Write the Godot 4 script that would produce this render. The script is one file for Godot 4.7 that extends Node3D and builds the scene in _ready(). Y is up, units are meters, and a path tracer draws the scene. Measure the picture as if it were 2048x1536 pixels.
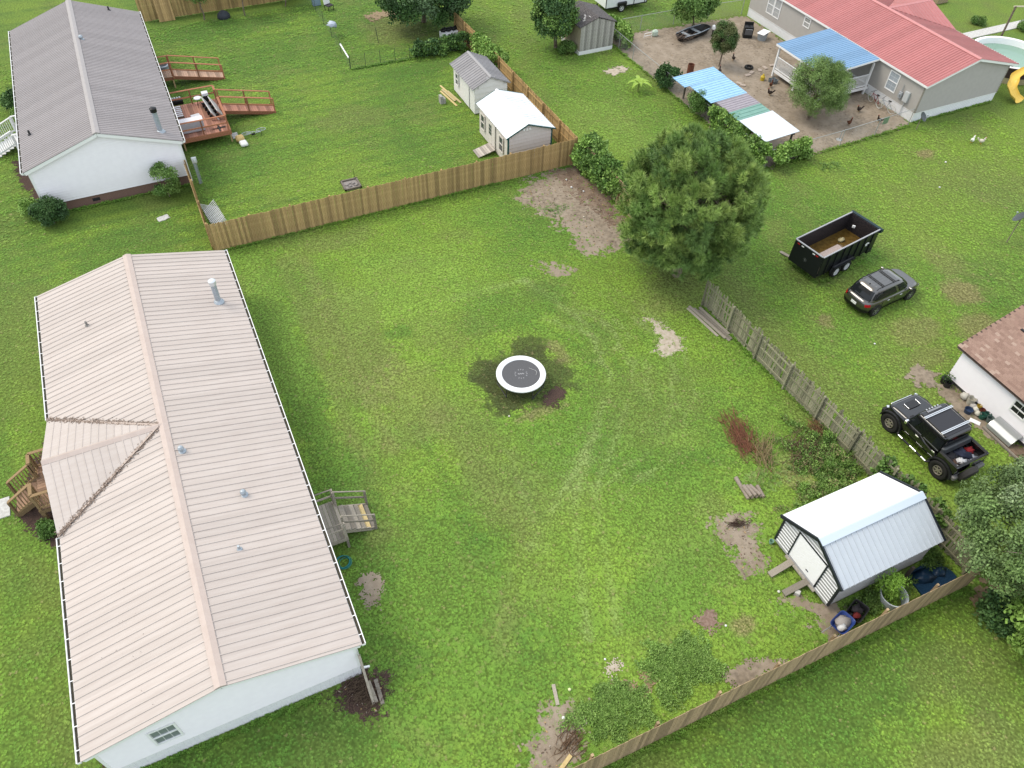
extends Node3D
# A drone view over back yards. Yard axes: +X towards the neighbour with the red roof, +Z down the yard, y up, metres; the origin lies under the trampoline.

var rng := RandomNumberGenerator.new()
var counts := {}
var MT := {}
var TX := {}
var n_big := FastNoiseLite.new()
var n_mid := FastNoiseLite.new()
var n_small := FastNoiseLite.new()
var n_fine := FastNoiseLite.new()
var DIRT: Array = []      # bare soil: [outline, fray, bounds]
var SOLID: Array = []     # Rect2 footprints without grass

class Shape:
	var v := PackedVector3Array()
	var n := PackedVector3Array()
	var c := PackedColorArray()
	var tint := Color(1, 1, 1)
	func tri(a: Vector3, b: Vector3, d: Vector3):
		var k := (b - a).cross(d - a).normalized()
		v.append(a); v.append(d); v.append(b)
		n.append(k); n.append(k); n.append(k)
		c.append(tint); c.append(tint); c.append(tint)
	func trin(a: Vector3, b: Vector3, d: Vector3, na: Vector3, nb: Vector3, nd: Vector3):
		v.append(a); v.append(d); v.append(b)
		n.append(na); n.append(nd); n.append(nb)
		c.append(tint); c.append(tint); c.append(tint)
	func quad(a: Vector3, b: Vector3, d: Vector3, e: Vector3):
		tri(a, b, d); tri(a, d, e)
	func box(p: Vector3, s: Vector3, b := Basis.IDENTITY):
		var x := b.x * s.x * 0.5
		var y := b.y * s.y * 0.5
		var z := b.z * s.z * 0.5
		quad(p - x + y + z, p + x + y + z, p + x + y - z, p - x + y - z)
		quad(p - x - y - z, p + x - y - z, p + x - y + z, p - x - y + z)
		quad(p - x - y + z, p + x - y + z, p + x + y + z, p - x + y + z)
		quad(p + x - y - z, p - x - y - z, p - x + y - z, p + x + y - z)
		quad(p + x - y + z, p + x - y - z, p + x + y - z, p + x + y + z)
		quad(p - x - y - z, p - x - y + z, p - x + y + z, p - x + y - z)
	func span(lo: Vector3, hi: Vector3):
		box((lo + hi) * 0.5, (hi - lo).abs())
	func bevel(p: Vector3, s: Vector3, r: float, b := Basis.IDENTITY):
		# a box with chamfered edges
		var h := s * 0.5
		var q := Vector3(maxf(h.x - r, 0.001), maxf(h.y - r, 0.001), maxf(h.z - r, 0.001))
		for sx in [-1.0, 1.0]:
			face(p, b, Vector3(sx * h.x, 0, 0), Vector3(0, q.y, 0), Vector3(0, 0, q.z) * sx)
			face(p, b, Vector3(0, sx * h.y, 0), Vector3(0, 0, q.z), Vector3(q.x, 0, 0) * sx)
			face(p, b, Vector3(0, 0, sx * h.z), Vector3(q.x, 0, 0), Vector3(0, q.y, 0) * sx)
			for sy in [-1.0, 1.0]:
				edge(p, b, Vector3(sx * h.x, sy * q.y, 0), Vector3(sx * q.x, sy * h.y, 0), Vector3(0, 0, q.z))
				edge(p, b, Vector3(0, sx * h.y, sy * q.z), Vector3(0, sx * q.y, sy * h.z), Vector3(q.x, 0, 0))
				edge(p, b, Vector3(sx * h.x, 0, sy * q.z), Vector3(sx * q.x, 0, sy * h.z), Vector3(0, q.y, 0))
				for sz in [-1.0, 1.0]:
					out3(p, p + b * Vector3(sx * h.x, sy * q.y, sz * q.z), p + b * Vector3(sx * q.x, sy * h.y, sz * q.z), p + b * Vector3(sx * q.x, sy * q.y, sz * h.z))
	func out3(o: Vector3, a: Vector3, d: Vector3, e: Vector3):
		if (d - a).cross(e - a).dot(a - o) > 0: tri(a, d, e)
		else: tri(a, e, d)
	func face(p: Vector3, b: Basis, m: Vector3, e1: Vector3, e2: Vector3):
		var a := p + b * (m - e1 - e2)
		var d := p + b * (m + e1 - e2)
		var e := p + b * (m + e1 + e2)
		var f := p + b * (m - e1 + e2)
		out3(p, a, d, e); out3(p, a, e, f)
	func edge(p: Vector3, b: Basis, m1: Vector3, m2: Vector3, ax: Vector3):
		var a := p + b * (m1 - ax)
		var d := p + b * (m1 + ax)
		var e := p + b * (m2 + ax)
		var f := p + b * (m2 - ax)
		out3(p, a, d, e); out3(p, a, e, f)
	func beam(a: Vector3, e: Vector3, w: float, h: float, up := Vector3.UP):
		var z := (e - a).normalized()
		if absf(z.dot(up)) > 0.99: up = Vector3.RIGHT
		var x := up.cross(z).normalized()
		box((a + e) * 0.5, Vector3(w, h, a.distance_to(e)), Basis(x, z.cross(x), z))
	func tube(a: Vector3, e: Vector3, r0: float, r1: float, seg := 8, caps := true):
		var z := (e - a).normalized()
		var up := Vector3.UP if absf(z.y) < 0.95 else Vector3.RIGHT
		var x := up.cross(z).normalized()
		var y := z.cross(x)
		for i in seg:
			var t0 := TAU * i / seg
			var t1 := TAU * (i + 1) / seg
			var d0 := x * cos(t0) + y * sin(t0)
			var d1 := x * cos(t1) + y * sin(t1)
			trin(a + d0 * r0, a + d1 * r0, e + d1 * r1, d0, d1, d1)
			trin(a + d0 * r0, e + d1 * r1, e + d0 * r1, d0, d1, d0)
			if caps:
				trin(e, e + d0 * r1, e + d1 * r1, z, z, z)
				trin(a, a + d1 * r0, a + d0 * r0, -z, -z, -z)
	func path(pts: Array, r: float, seg := 6):
		for i in pts.size() - 1: tube(pts[i], pts[i + 1], r, r, seg, i == 0 or i == pts.size() - 2)
	func lathe(o: Vector3, prof: Array, seg := 16, b := Basis.IDENTITY):
		# prof: Vector2(radius, height) going up the outside
		for k in prof.size() - 1:
			var p: Vector2 = prof[k]
			var q: Vector2 = prof[k + 1]
			var nn := Vector2(q.y - p.y, p.x - q.x).normalized()
			for i in seg:
				var t0 := TAU * i / seg
				var t1 := TAU * (i + 1) / seg
				var d0 := Vector3(cos(t0), 0, -sin(t0))
				var d1 := Vector3(cos(t1), 0, -sin(t1))
				var m0 := b * (d0 * nn.x + Vector3(0, nn.y, 0))
				var m1 := b * (d1 * nn.x + Vector3(0, nn.y, 0))
				var A := o + b * (d0 * p.x + Vector3(0, p.y, 0))
				var B := o + b * (d1 * p.x + Vector3(0, p.y, 0))
				var C := o + b * (d1 * q.x + Vector3(0, q.y, 0))
				var D := o + b * (d0 * q.x + Vector3(0, q.y, 0))
				if p.x > 0.0001: trin(A, B, C, m0, m1, m1)
				if q.x > 0.0001: trin(A, C, D, m0, m1, m0)
	func blob(o: Vector3, r: Vector3, seed_no := 0, rough := 0.15, rings := 6, seg := 9):
		# a lumpy closed ball
		var f := FastNoiseLite.new()
		f.seed = seed_no; f.frequency = 0.9
		var P := []
		for j in rings + 1:
			var row := []
			for i in seg + 1:
				var ph := PI * j / rings
				var th := TAU * (i % seg) / seg
				var d := Vector3(sin(ph) * cos(th), cos(ph), sin(ph) * sin(th))
				row.append(o + d * r * (1.0 + rough * 2.0 * f.get_noise_3dv(d * (1.3 if rough < 0.3 else 3.0))))
			P.append(row)
		for j in rings:
			for i in seg:
				var a: Vector3 = P[j][i]
				var b: Vector3 = P[j][i + 1]
				var d: Vector3 = P[j + 1][i + 1]
				var e: Vector3 = P[j + 1][i]
				var na := ((a - o) / r).normalized()
				var nb := ((b - o) / r).normalized()
				var nd := ((d - o) / r).normalized()
				var ne := ((e - o) / r).normalized()
				if j > 0: trin(a, b, d, na, nb, nd)
				if j < rings - 1: trin(a, d, e, na, nd, ne)
	func slab(pts: PackedVector2Array, y0: float, y1: float):
		# a flat plate with the outline pts in xz
		var ix := Geometry2D.triangulate_polygon(pts)
		for k in range(0, ix.size(), 3):
			var a := pts[ix[k]]
			var b := pts[ix[k + 1]]
			var d := pts[ix[k + 2]]
			var up := (b - a).cross(d - a) < 0
			var A := Vector3(a.x, y1, a.y)
			var B := Vector3(b.x, y1, b.y) if up else Vector3(d.x, y1, d.y)
			var D := Vector3(d.x, y1, d.y) if up else Vector3(b.x, y1, b.y)
			tri(A, B, D)
		if y1 - y0 > 0.0001:
			var w := 0.0
			for i in pts.size(): w += pts[i].cross(pts[(i + 1) % pts.size()])
			for i in pts.size():
				var a := pts[i]
				var b := pts[(i + 1) % pts.size()]
				if w > 0: quad(Vector3(b.x, y0, b.y), Vector3(a.x, y0, a.y), Vector3(a.x, y1, a.y), Vector3(b.x, y1, b.y))
				else: quad(Vector3(a.x, y0, a.y), Vector3(b.x, y0, b.y), Vector3(b.x, y1, b.y), Vector3(a.x, y1, a.y))
	func prism(pts: Array, ax: Vector3, o := Vector3.ZERO):
		# pts: Vector3 outline in a plane, pushed out along ax
		var m := pts.size()
		for i in m: quad(o + pts[i], o + pts[(i + 1) % m], o + pts[(i + 1) % m] + ax, o + pts[i] + ax)
		for i in range(1, m - 1):
			tri(o + pts[0], o + pts[i + 1], o + pts[i])
			tri(o + pts[0] + ax, o + pts[i] + ax, o + pts[i + 1] + ax)
	func mesh() -> ArrayMesh:
		var a := []
		a.resize(Mesh.ARRAY_MAX)
		a[Mesh.ARRAY_VERTEX] = v
		a[Mesh.ARRAY_NORMAL] = n
		a[Mesh.ARRAY_COLOR] = c
		var m := ArrayMesh.new()
		m.add_surface_from_arrays(Mesh.PRIMITIVE_TRIANGLES, a)
		return m

func lin(r: float, g: float, b: float) -> Color:
	return Color(r, g, b).linear_to_srgb()

func numbered(called: String, parent: Node) -> String:
	var key := str(parent.get_instance_id()) + called
	var k: int = counts.get(key, 0)
	counts[key] = k + 1
	return called if k == 0 else "%s_%03d" % [called, k]

func tag(o: Node, label: String, category: String, group := "", kind := ""):
	o.set_meta("label", label)
	if category != "": o.set_meta("category", category)
	if group != "": o.set_meta("group", group)
	if kind != "": o.set_meta("kind", kind)

func thing(called: String, label: String, category: String, at := Vector3.ZERO, turn := 0.0, group := "") -> Node3D:
	var o := Node3D.new()
	o.name = numbered(called, self)
	add_child(o)
	o.position = at
	o.rotation.y = turn
	tag(o, label, category, group)
	return o

func put(parent: Node, called: String, s, m: Material, at := Vector3.ZERO, b := Basis.IDENTITY) -> MeshInstance3D:
	var o := MeshInstance3D.new()
	o.name = numbered(called, parent)
	o.mesh = s.mesh() if s is Shape else s
	o.material_override = m
	o.transform = Transform3D(b, at)
	parent.add_child(o, true)
	return o

func one(called: String, label: String, category: String, s, m: Material, at := Vector3.ZERO, turn := 0.0, group := "") -> MeshInstance3D:
	var o := put(self, called, s, m, at, Basis(Vector3.UP, turn))
	tag(o, label, category, group)
	return o

func setting(called: String, label: String, s, m: Material, at := Vector3.ZERO) -> MeshInstance3D:
	var o := put(self, called, s, m, at)
	o.set_meta("kind", "structure")
	o.set_meta("label", label)
	return o

func copy(o: Node3D, at: Vector3, turn := 0.0, label := "") -> Node3D:
	var base: String = o.name
	if base.length() > 4 and base.substr(base.length() - 4, 1) == "_" and base.right(3).is_valid_int(): base = base.left(base.length() - 4)
	var d: Node3D = o.duplicate()
	d.name = numbered(base, self)
	add_child(d)
	d.position = at
	d.rotation.y = turn
	if label != "": d.set_meta("label", label)
	return d

# ---- textures: colour, grain and wear
func grain_tex(key: String, a: Color, b: Color, freq: float, stretch := Vector2.ONE, speck := 0.25, oct := 4, size := 256) -> ImageTexture:
	if TX.has(key): return TX[key]
	var f := FastNoiseLite.new()
	f.seed = hash(key) % 1000
	f.noise_type = FastNoiseLite.TYPE_SIMPLEX
	f.frequency = freq
	f.fractal_octaves = oct
	var src := f.get_seamless_image(int(size * stretch.x), int(size * stretch.y))
	src.resize(size, size, Image.INTERPOLATE_BILINEAR)
	var im := Image.create(size, size, true, Image.FORMAT_RGB8)
	var r := RandomNumberGenerator.new()
	r.seed = hash(key)
	for y in size:
		for x in size:
			var t := src.get_pixel(x, y).r + (r.randf() - 0.5) * speck
			im.set_pixel(x, y, a.lerp(b, clampf((t - 0.5) * 1.6 + 0.5, 0.0, 1.0)))
	im.generate_mipmaps()
	TX[key] = ImageTexture.create_from_image(im)
	return TX[key]

func mat(key: String, col: Color, rough := 0.8, metal := 0.0) -> StandardMaterial3D:
	if MT.has(key): return MT[key]
	var m := StandardMaterial3D.new()
	m.albedo_color = col
	m.roughness = rough
	m.metallic = metal
	m.metallic_specular = 0.4
	MT[key] = m
	return m

func mat_tex(key: String, a: Color, b: Color, freq: float, scale: Vector3, rough := 0.85, stretch := Vector2.ONE, speck := 0.25, bump := 0.0, world := true) -> StandardMaterial3D:
	if MT.has(key): return MT[key]
	var m := mat(key, Color.WHITE, rough)
	var t := grain_tex(key, a, b, freq, stretch, speck)
	m.albedo_texture = t
	m.uv1_triplanar = true
	m.uv1_world_triplanar = world
	m.uv1_scale = scale
	if bump > 0.0:
		m.heightmap_enabled = true
		m.heightmap_texture = t
		m.heightmap_scale = bump
	return m

func vcol(m: StandardMaterial3D) -> StandardMaterial3D:
	m.vertex_color_use_as_albedo = true
	return m

func poly(a: Array) -> PackedVector2Array:
	var p := PackedVector2Array()
	for i in range(0, a.size(), 2): p.append(Vector2(a[i], a[i + 1]))
	return p

func ragged(p: PackedVector2Array, step: float, amp: float) -> PackedVector2Array:
	# the same outline with a frayed edge
	var o := PackedVector2Array()
	for i in p.size():
		var a := p[i]
		var b := p[(i + 1) % p.size()]
		var m := maxi(1, int(a.distance_to(b) / step))
		var nrm := (b - a).orthogonal().normalized()
		for k in m:
			var q := a.lerp(b, float(k) / m)
			o.append(q + nrm * amp * (n_small.get_noise_2d(q.x * 1.3, q.y * 1.3) * 1.6 + n_mid.get_noise_2d(q.x * 2.0, q.y * 2.0) * 1.4))
	return o

# ---- the lawn
var TINTS: Array = []   # x, z, rx, rz, tone, strength

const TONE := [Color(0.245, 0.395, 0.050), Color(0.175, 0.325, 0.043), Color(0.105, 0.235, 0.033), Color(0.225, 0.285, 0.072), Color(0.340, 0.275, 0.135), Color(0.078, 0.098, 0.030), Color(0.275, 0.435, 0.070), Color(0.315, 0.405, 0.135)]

const RINGS := [[3.5, 0.3, 2, 0.5], [4.3, 0.22, 7, 0.7], [4.9, 0.2, 2, 0.5], [5.5, 0.22, 7, 0.85], [6.2, 0.2, 7, 0.8], [6.7, 0.2, 2, 0.5], [7.3, 0.24, 7, 0.75], [8.3, 0.25, 7, 0.6]]
const TRACKS := [[-4.5, -0.2, -3.3, 7.3, 0.9, 3, 0.7], [-3.3, 7.3, -6.4, 11.6, 0.8, 3, 0.6], [1.9, 4.0, -3.5, 8.2, 0.4, 7, 0.8], [-0.7, 6.8, -3.2, 12.5, 0.4, 7, 0.75], [0.3, 6.9, -2.0, 12.8, 0.35, 7, 0.6], [3.4, 2.3, -0.7, 6.8, 0.4, 7, 0.7], [4.3, 3.0, 0.3, 6.9, 0.35, 7, 0.6], [-8.3, -14.5, -8.4, 2.2, 0.6, 3, 0.8], [-7.2, -14.0, -7.0, 1.0, 0.6, 4, 0.35], [-2.6, 4.5, -2.2, 9.5, 0.5, 2, 0.5], [-0.8, -7.5, 3.7, -7.3, 0.4, 7, 0.6], [5.3, -2.6, 3.7, -7.3, 0.4, 7, 0.6], [-5.6, 0.0, -5.2, 9.0, 0.5, 2, 0.45], [-2.2, 3.2, -3.0, 8.6, 0.35, 7, 0.55]]

func lawn(x: float, z: float) -> Color:
	var b := n_big.get_noise_2d(x, z)
	var m := n_mid.get_noise_2d(x, z)
	var s := n_small.get_noise_2d(x, z)
	var c: Color = TONE[1].lerp(TONE[0], clampf(0.5 + b * 1.1 + m * 0.8 + s * 0.3, 0.0, 1.0))
	c = c.lerp(TONE[2], clampf(-b * 1.0 + m * 0.8 - s * 0.5 - 0.22, 0.0, 0.6))
	c = c.lerp(TONE[3], clampf(n_mid.get_noise_2d(x * 0.55 + 90.0, z * 0.55) * 1.3 - 0.2 + s * 0.3, 0.0, 0.55))
	# mown and driven tracks: rings round the trampoline, straight passes elsewhere
	var wob := m * 0.5 + s * 0.25
	if x < 12.0 and z > -16.0 and z < 16.7 and x > -11.0:
		var r := Vector2(x - 0.6, z + 0.8).length() + wob
		for q in RINGS:
			var dd := absf(r - q[0])
			if dd < q[1]:
				var turn := clampf(0.35 + 0.8 * (x - 0.6) / r + 0.35 * (z + 0.8) / r, 0.0, 1.0)
				c = c.lerp(TONE[q[2]], q[3] * turn * (1.0 - dd / q[1]) * clampf(0.75 + 1.4 * n_mid.get_noise_2d(x * 0.5, z * 0.5 + 70.0), 0.0, 1.0))
		for q in TRACKS:
			var dd := Vector2(x, z).distance_to(Geometry2D.get_closest_point_to_segment(Vector2(x, z), Vector2(q[0], q[1]), Vector2(q[2], q[3]))) + absf(wob) * 0.5
			if dd < q[4]: c = c.lerp(TONE[q[5]], q[6] * (1.0 - dd / q[4]))
	elif x < 12.0 and z < -17.0: c = c.lerp(TONE[2], 0.75 * clampf(sin(z * 5.2 + x * 0.25 + m * 1.5) - 0.25 + s, 0.0, 1.0))
	elif x > 12.5: c = c.lerp(TONE[3], 0.35 * clampf(sin(x * 1.9 + z * 0.7 + m * 2.5), 0.0, 1.0))
	else: c = c.lerp(TONE[2], 0.3 * clampf(sin(x * 2.4 + m * 1.5), 0.0, 1.0))
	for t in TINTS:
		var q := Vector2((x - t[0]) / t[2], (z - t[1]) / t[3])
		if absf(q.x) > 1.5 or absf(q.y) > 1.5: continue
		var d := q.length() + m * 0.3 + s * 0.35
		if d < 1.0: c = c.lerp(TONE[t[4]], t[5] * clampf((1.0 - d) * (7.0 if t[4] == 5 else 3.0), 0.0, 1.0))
	return c

func edge_depth(p: Vector2, d: Array) -> float:
	# metres inside the frayed outline of a soil patch (negative outside)
	var pts: PackedVector2Array = d[0]
	var best := 1e9
	for i in pts.size():
		best = minf(best, p.distance_squared_to(Geometry2D.get_closest_point_to_segment(p, pts[i], pts[(i + 1) % pts.size()])))
	var s := sqrt(best) * (1.0 if Geometry2D.is_point_in_polygon(p, pts) else -1.0)
	return s + d[1] * (n_mid.get_noise_2d(p.x * 1.6, p.y * 1.6) * 1.3 + n_small.get_noise_2d(p.x * 0.9, p.y * 0.9) * 1.3 + n_fine.get_noise_2d(p.x * 1.5, p.y * 1.5) * 0.7)

func soil_depth(p: Vector2) -> float:
	var m := -9.0
	for d in DIRT:
		if d[2].has_point(p): m = maxf(m, edge_depth(p, d))
	return m

func build_ground():
	var m := mat("lawn", Color.WHITE, 0.95)
	vcol(m)
	m.albedo_texture = grain_tex("turf", Color(0.72, 0.72, 0.66), Color(1, 1, 1), 0.035, Vector2.ONE, 0.5, 4, 512)
	m.uv1_triplanar = true
	m.uv1_world_triplanar = true
	m.uv1_scale = Vector3.ONE * 0.29
	var st := Shape.new()
	var cell := 0.5
	var X0 := -32.0
	var Z0 := -64.0
	var nx := 204
	var nz := 196
	var cols := PackedColorArray()
	for j in nz + 1:
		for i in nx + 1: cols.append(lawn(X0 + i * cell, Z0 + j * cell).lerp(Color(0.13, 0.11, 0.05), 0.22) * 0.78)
	var up := Vector3.UP
	for j in nz:
		for i in nx:
			var a := Vector3(X0 + i * cell, 0, Z0 + j * cell)
			var k := j * (nx + 1) + i
			var q := [a, a + Vector3(0, 0, cell), a + Vector3(cell, 0, cell), a + Vector3(cell, 0, 0)]
			var cc := [cols[k], cols[k + nx + 1], cols[k + nx + 2], cols[k + 1]]
			for t in [[0, 1, 2], [0, 2, 3]]:
				for e in [t[0], t[2], t[1]]:
					st.v.append(q[e]); st.n.append(up); st.c.append(cc[e])
	st.tint = TONE[1].lerp(TONE[0], 0.3)
	var X1 := X0 + nx * cell
	var Z1 := Z0 + nz * cell
	var F := 420.0
	for r in [[-F, -F, F, Z0], [-F, Z1, F, F], [-F, Z0, X0, Z1], [X1, Z0, F, Z1]]:
		st.quad(Vector3(r[0], 0, r[3]), Vector3(r[2], 0, r[3]), Vector3(r[2], 0, r[1]), Vector3(r[0], 0, r[1]))
	setting("ground", "mown green lawn spreading under all the houses and fences", st, m)

func tuft_mesh(blades: int, wide: float, tall: float, lean: float, seed_no: int) -> ArrayMesh:
	var r := RandomNumberGenerator.new()
	r.seed = seed_no
	var s := Shape.new()
	for k in blades:
		var a := TAU * (k + r.randf()) / blades
		var d := Vector3(cos(a), 0, sin(a))
		var side := Vector3(-d.z, 0, d.x) * wide * r.randf_range(0.7, 1.3)
		var o := d * lean * 0.25 * r.randf()
		var tip := o + d * lean * r.randf_range(0.5, 1.2) + Vector3(0, tall * r.randf_range(0.5, 1.1), 0)
		var mid := o.lerp(tip, 0.55) + Vector3(0, tall * 0.22, 0)
		s.tint = Color.WHITE * r.randf_range(0.82, 1.12)
		s.tri(o - side, o + side, mid + side * 0.8)
		s.tri(o - side, mid + side * 0.8, mid - side * 0.8)
		s.tri(mid - side * 0.8, mid + side * 0.8, tip)
	return s.mesh()

func scatter(parent: Node, called: String, mesh: Mesh, m: Material, places: Array) -> MultiMeshInstance3D:
	# places: [Transform3D, Color]
	var mm := MultiMesh.new()
	mm.transform_format = MultiMesh.TRANSFORM_3D
	mm.use_colors = true
	mm.mesh = mesh
	mm.instance_count = places.size()
	var buf := PackedFloat32Array()
	buf.resize(places.size() * 16)
	var k := 0
	for p in places:
		var t: Transform3D = p[0]
		var c: Color = p[1]
		buf[k] = t.basis.x.x; buf[k + 1] = t.basis.y.x; buf[k + 2] = t.basis.z.x; buf[k + 3] = t.origin.x
		buf[k + 4] = t.basis.x.y; buf[k + 5] = t.basis.y.y; buf[k + 6] = t.basis.z.y; buf[k + 7] = t.origin.y
		buf[k + 8] = t.basis.x.z; buf[k + 9] = t.basis.y.z; buf[k + 10] = t.basis.z.z; buf[k + 11] = t.origin.z
		buf[k + 12] = c.r; buf[k + 13] = c.g; buf[k + 14] = c.b; buf[k + 15] = 1.0
		k += 16
	mm.buffer = buf
	var o := MultiMeshInstance3D.new()
	o.name = numbered(called, parent)
	o.multimesh = mm
	o.material_override = m
	parent.add_child(o, true)
	if parent != self: o.set_meta("kind", "stuff")
	return o

func build_grass():
	var m := vcol(mat("grass_blade", Color.WHITE, 0.75))
	m.backlight = Color(0.5, 0.5, 0.4)
	var places := []
	var r := RandomNumberGenerator.new()
	r.seed = 77
	# [x0, z0, x1, z1, tufts per square metre, size]
	var fields := [[-11.3, -16.6, 12.3, 16.5, 125.0, 1.0], [-28.0, -22.0, -11.5, 20.0, 62.0, 1.0], [-11.5, 10.0, 16.0, 24.0, 62.0, 1.0], [12.3, -16.6, 27.0, 16.0, 72.0, 1.1], [27.0, -11.0, 44.0, 6.0, 40.0, 1.3], [-11.3, -34.9, 12.0, -16.9, 62.0, 1.1], [12.3, -34.0, 23.2, -16.6, 52.0, 1.3], [-28.0, -46.0, -20.3, -22.0, 26.0, 1.5], [-11.3, -48.0, 12.0, -34.9, 30.0, 1.5], [12.0, -50.0, 36.0, -34.0, 16.0, 1.8]]
	for f in fields:
		var num := int((f[2] - f[0]) * (f[3] - f[1]) * f[4])
		for i in num:
			var x := r.randf_range(f[0], f[2])
			var z := r.randf_range(f[1], f[3])
			var p := Vector2(x, z)
			var skip := false
			for q in SOLID:
				if q.has_point(p): skip = true; break
			if skip: continue
			var fine := n_fine.get_noise_2d(x * 3.2, z * 3.2)
			if fine < -0.4 and r.randf() < 0.6: continue
			var sd := soil_depth(p) + r.randfn() * 0.05
			if sd > -0.02 and r.randf() > 0.5 * exp(-sd / 0.24) + 0.02: continue
			if sd > -0.3 and sd < 0.0 and r.randf() < 0.3 + sd: continue
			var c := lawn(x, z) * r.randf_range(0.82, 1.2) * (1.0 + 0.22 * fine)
			if r.randf() < 0.03: c = c.lerp(TONE[4], 0.6)
			var s: float = f[5] * r.randf_range(0.6, 1.25) * (1.0 + 0.35 * n_mid.get_noise_2d(x * 1.4 + 30.0, z * 1.4))
			var t := Transform3D(Basis(Vector3.UP, r.randf() * TAU).scaled(Vector3(s, s * r.randf_range(0.6, 1.2), s)), Vector3(x, 0.0, z))
			places.append([t, c])
	for f in [[-11.2, -16.6, 6.4, -16.6], [-11.0, -16.85, 7.3, -16.85], [-8.0, 16.62, 5.0, 16.7], [-8.0, 16.95, 12.0, 17.15], [11.6, -1.5, 12.1, 9.0], [12.0, -1.5, 12.55, 16.0], [12.2, -31.0, 12.2, -17.0], [11.8, -31.0, 11.8, -23.0], [-11.3, -12.5, -11.3, 3.0], [-11.3, 5.2, -11.3, 10.0], [-19.6, 10.45, -13.0, 10.45], [-19.0, -24.05, -11.8, -24.05], [6.2, 11.9, 10.9, 11.9], [37.2, -11.75, 45.3, -11.85], [23.1, -31.0, 23.2, -12.0], [24.0, -11.15, 36.5, -11.55], [2.3, -35.0, 8.0, -34.9], [15.0, 9.5, 15.0, 9.6], [18.6, -2.9, 18.8, -0.4], [19.0, -0.3, 22.8, -0.9]]:
		var L := Vector2(f[0], f[1]).distance_to(Vector2(f[2], f[3]))
		for i in int(L * 34.0):
			var p := Vector2(f[0], f[1]).lerp(Vector2(f[2], f[3]), r.randf()) + Vector2(r.randfn(), r.randfn()) * 0.07
			var s := r.randf_range(0.8, 1.7)
			var c := lawn(p.x, p.y).lerp(TONE[2], 0.25) * r.randf_range(0.75, 1.2)
			places.append([Transform3D(Basis(Vector3.UP, r.randf() * TAU).scaled(Vector3(s, s * r.randf_range(1.6, 4.2), s)), Vector3(p.x, 0.0, p.y)), c])
	var o := scatter(self, "grass", tuft_mesh(9, 0.009, 0.03, 0.075, 11), m, places)
	tag(o, "short green grass and clover blades of the mown lawns", "grass", "", "stuff")

# ---- plants
func leaf_clump(leaves: int, long: float, wide: float, spread: float, seed_no: int) -> ArrayMesh:
	var r := RandomNumberGenerator.new()
	r.seed = seed_no
	var s := Shape.new()
	for k in leaves:
		var d := Vector3(r.randfn(), r.randfn() * 0.8 + 0.3, r.randfn()).normalized()
		var o := d * spread * pow(r.randf(), 0.5)
		var ax := (d + Vector3(r.randfn(), r.randfn(), r.randfn()) * 0.7).normalized()
		var side := ax.cross(Vector3(r.randfn(), r.randfn() + 0.6, r.randfn())).normalized() * wide * r.randf_range(0.7, 1.2)
		var L := long * r.randf_range(0.7, 1.25)
		s.tint = Color.WHITE * r.randf_range(0.75, 1.2)
		var tip := o + ax * L - Vector3(0, L * 0.15, 0)
		var mid := o + ax * L * 0.45
		s.tri(o, mid + side, tip)
		s.tri(o, tip, mid - side)
	return s.mesh()

func needle_tuft(needles: int, long: float, seed_no: int) -> ArrayMesh:
	# a shoot of pine needles pointing up its +y
	var r := RandomNumberGenerator.new()
	r.seed = seed_no
	var s := Shape.new()
	for k in needles:
		var t := r.randf()
		var a := r.randf() * TAU
		var el := lerpf(0.1, 1.35, t * t)
		var d := Vector3(cos(a) * cos(el), sin(el), sin(a) * cos(el))
		var o := Vector3(0, long * (t * 0.85 - 0.35), 0)
		var side := d.cross(Vector3(r.randfn(), r.randfn(), r.randfn())).normalized() * long * 0.042
		s.tint = Color(1.08, 1.1, 0.95) * r.randf_range(0.8, 1.25)
		s.tri(o - side, o + side, o + d * long * r.randf_range(0.6, 0.85))
	return s.mesh()

func leaf_mat(key: String, glow := 0.3) -> StandardMaterial3D:
	var m := vcol(mat(key, Color.WHITE, 0.6))
	m.backlight = Color(glow, glow * 1.1, glow * 0.5)
	return m

func crown_places(c: Vector3, rad: Vector3, lobes: int, lobe_r: float, per: int, tones: Array, scale_lo: float, scale_hi: float, seed_no: int, upright := 0.0, fill := 0.35, low := -0.75) -> Array:
	var r := RandomNumberGenerator.new()
	r.seed = seed_no
	var out := []
	for k in lobes:
		var d := Vector3.ZERO
		for tries in 20:
			d = Vector3(r.randfn(), r.randfn(), r.randfn()).normalized()
			if d.y > low: break
		var q := c + d * rad * (1.0 - lobe_r / maxf(rad.x, rad.y)) * pow(r.randf_range(fill, 1.0), 0.4)
		var lr := lobe_r * r.randf_range(0.65, 1.25)
		var tone: Color = tones[r.randi() % tones.size()]
		tone = tone * r.randf_range(0.85, 1.15)
		for j in per:
			var e := Vector3(r.randfn(), r.randfn(), r.randfn()).normalized()
			if e.y < -0.3 and r.randf() < 0.5: e.y = -e.y
			var p := q + e * lr * pow(r.randf_range(0.15, 1.0), 0.4) * Vector3(1.0, 0.8, 1.0)
			var outward := ((p - c) / rad).normalized()
			var y := (outward * (1.0 - upright) + Vector3.UP * upright + Vector3(r.randfn(), r.randfn(), r.randfn()) * 0.25).normalized()
			var x := y.cross(Vector3(r.randfn(), r.randfn(), r.randfn())).normalized()
			var s := r.randf_range(scale_lo, scale_hi)
			out.append([Transform3D(Basis(x, y, x.cross(y)).scaled(Vector3.ONE * s), p), tone * r.randf_range(0.8, 1.2)])
	return out

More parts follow.
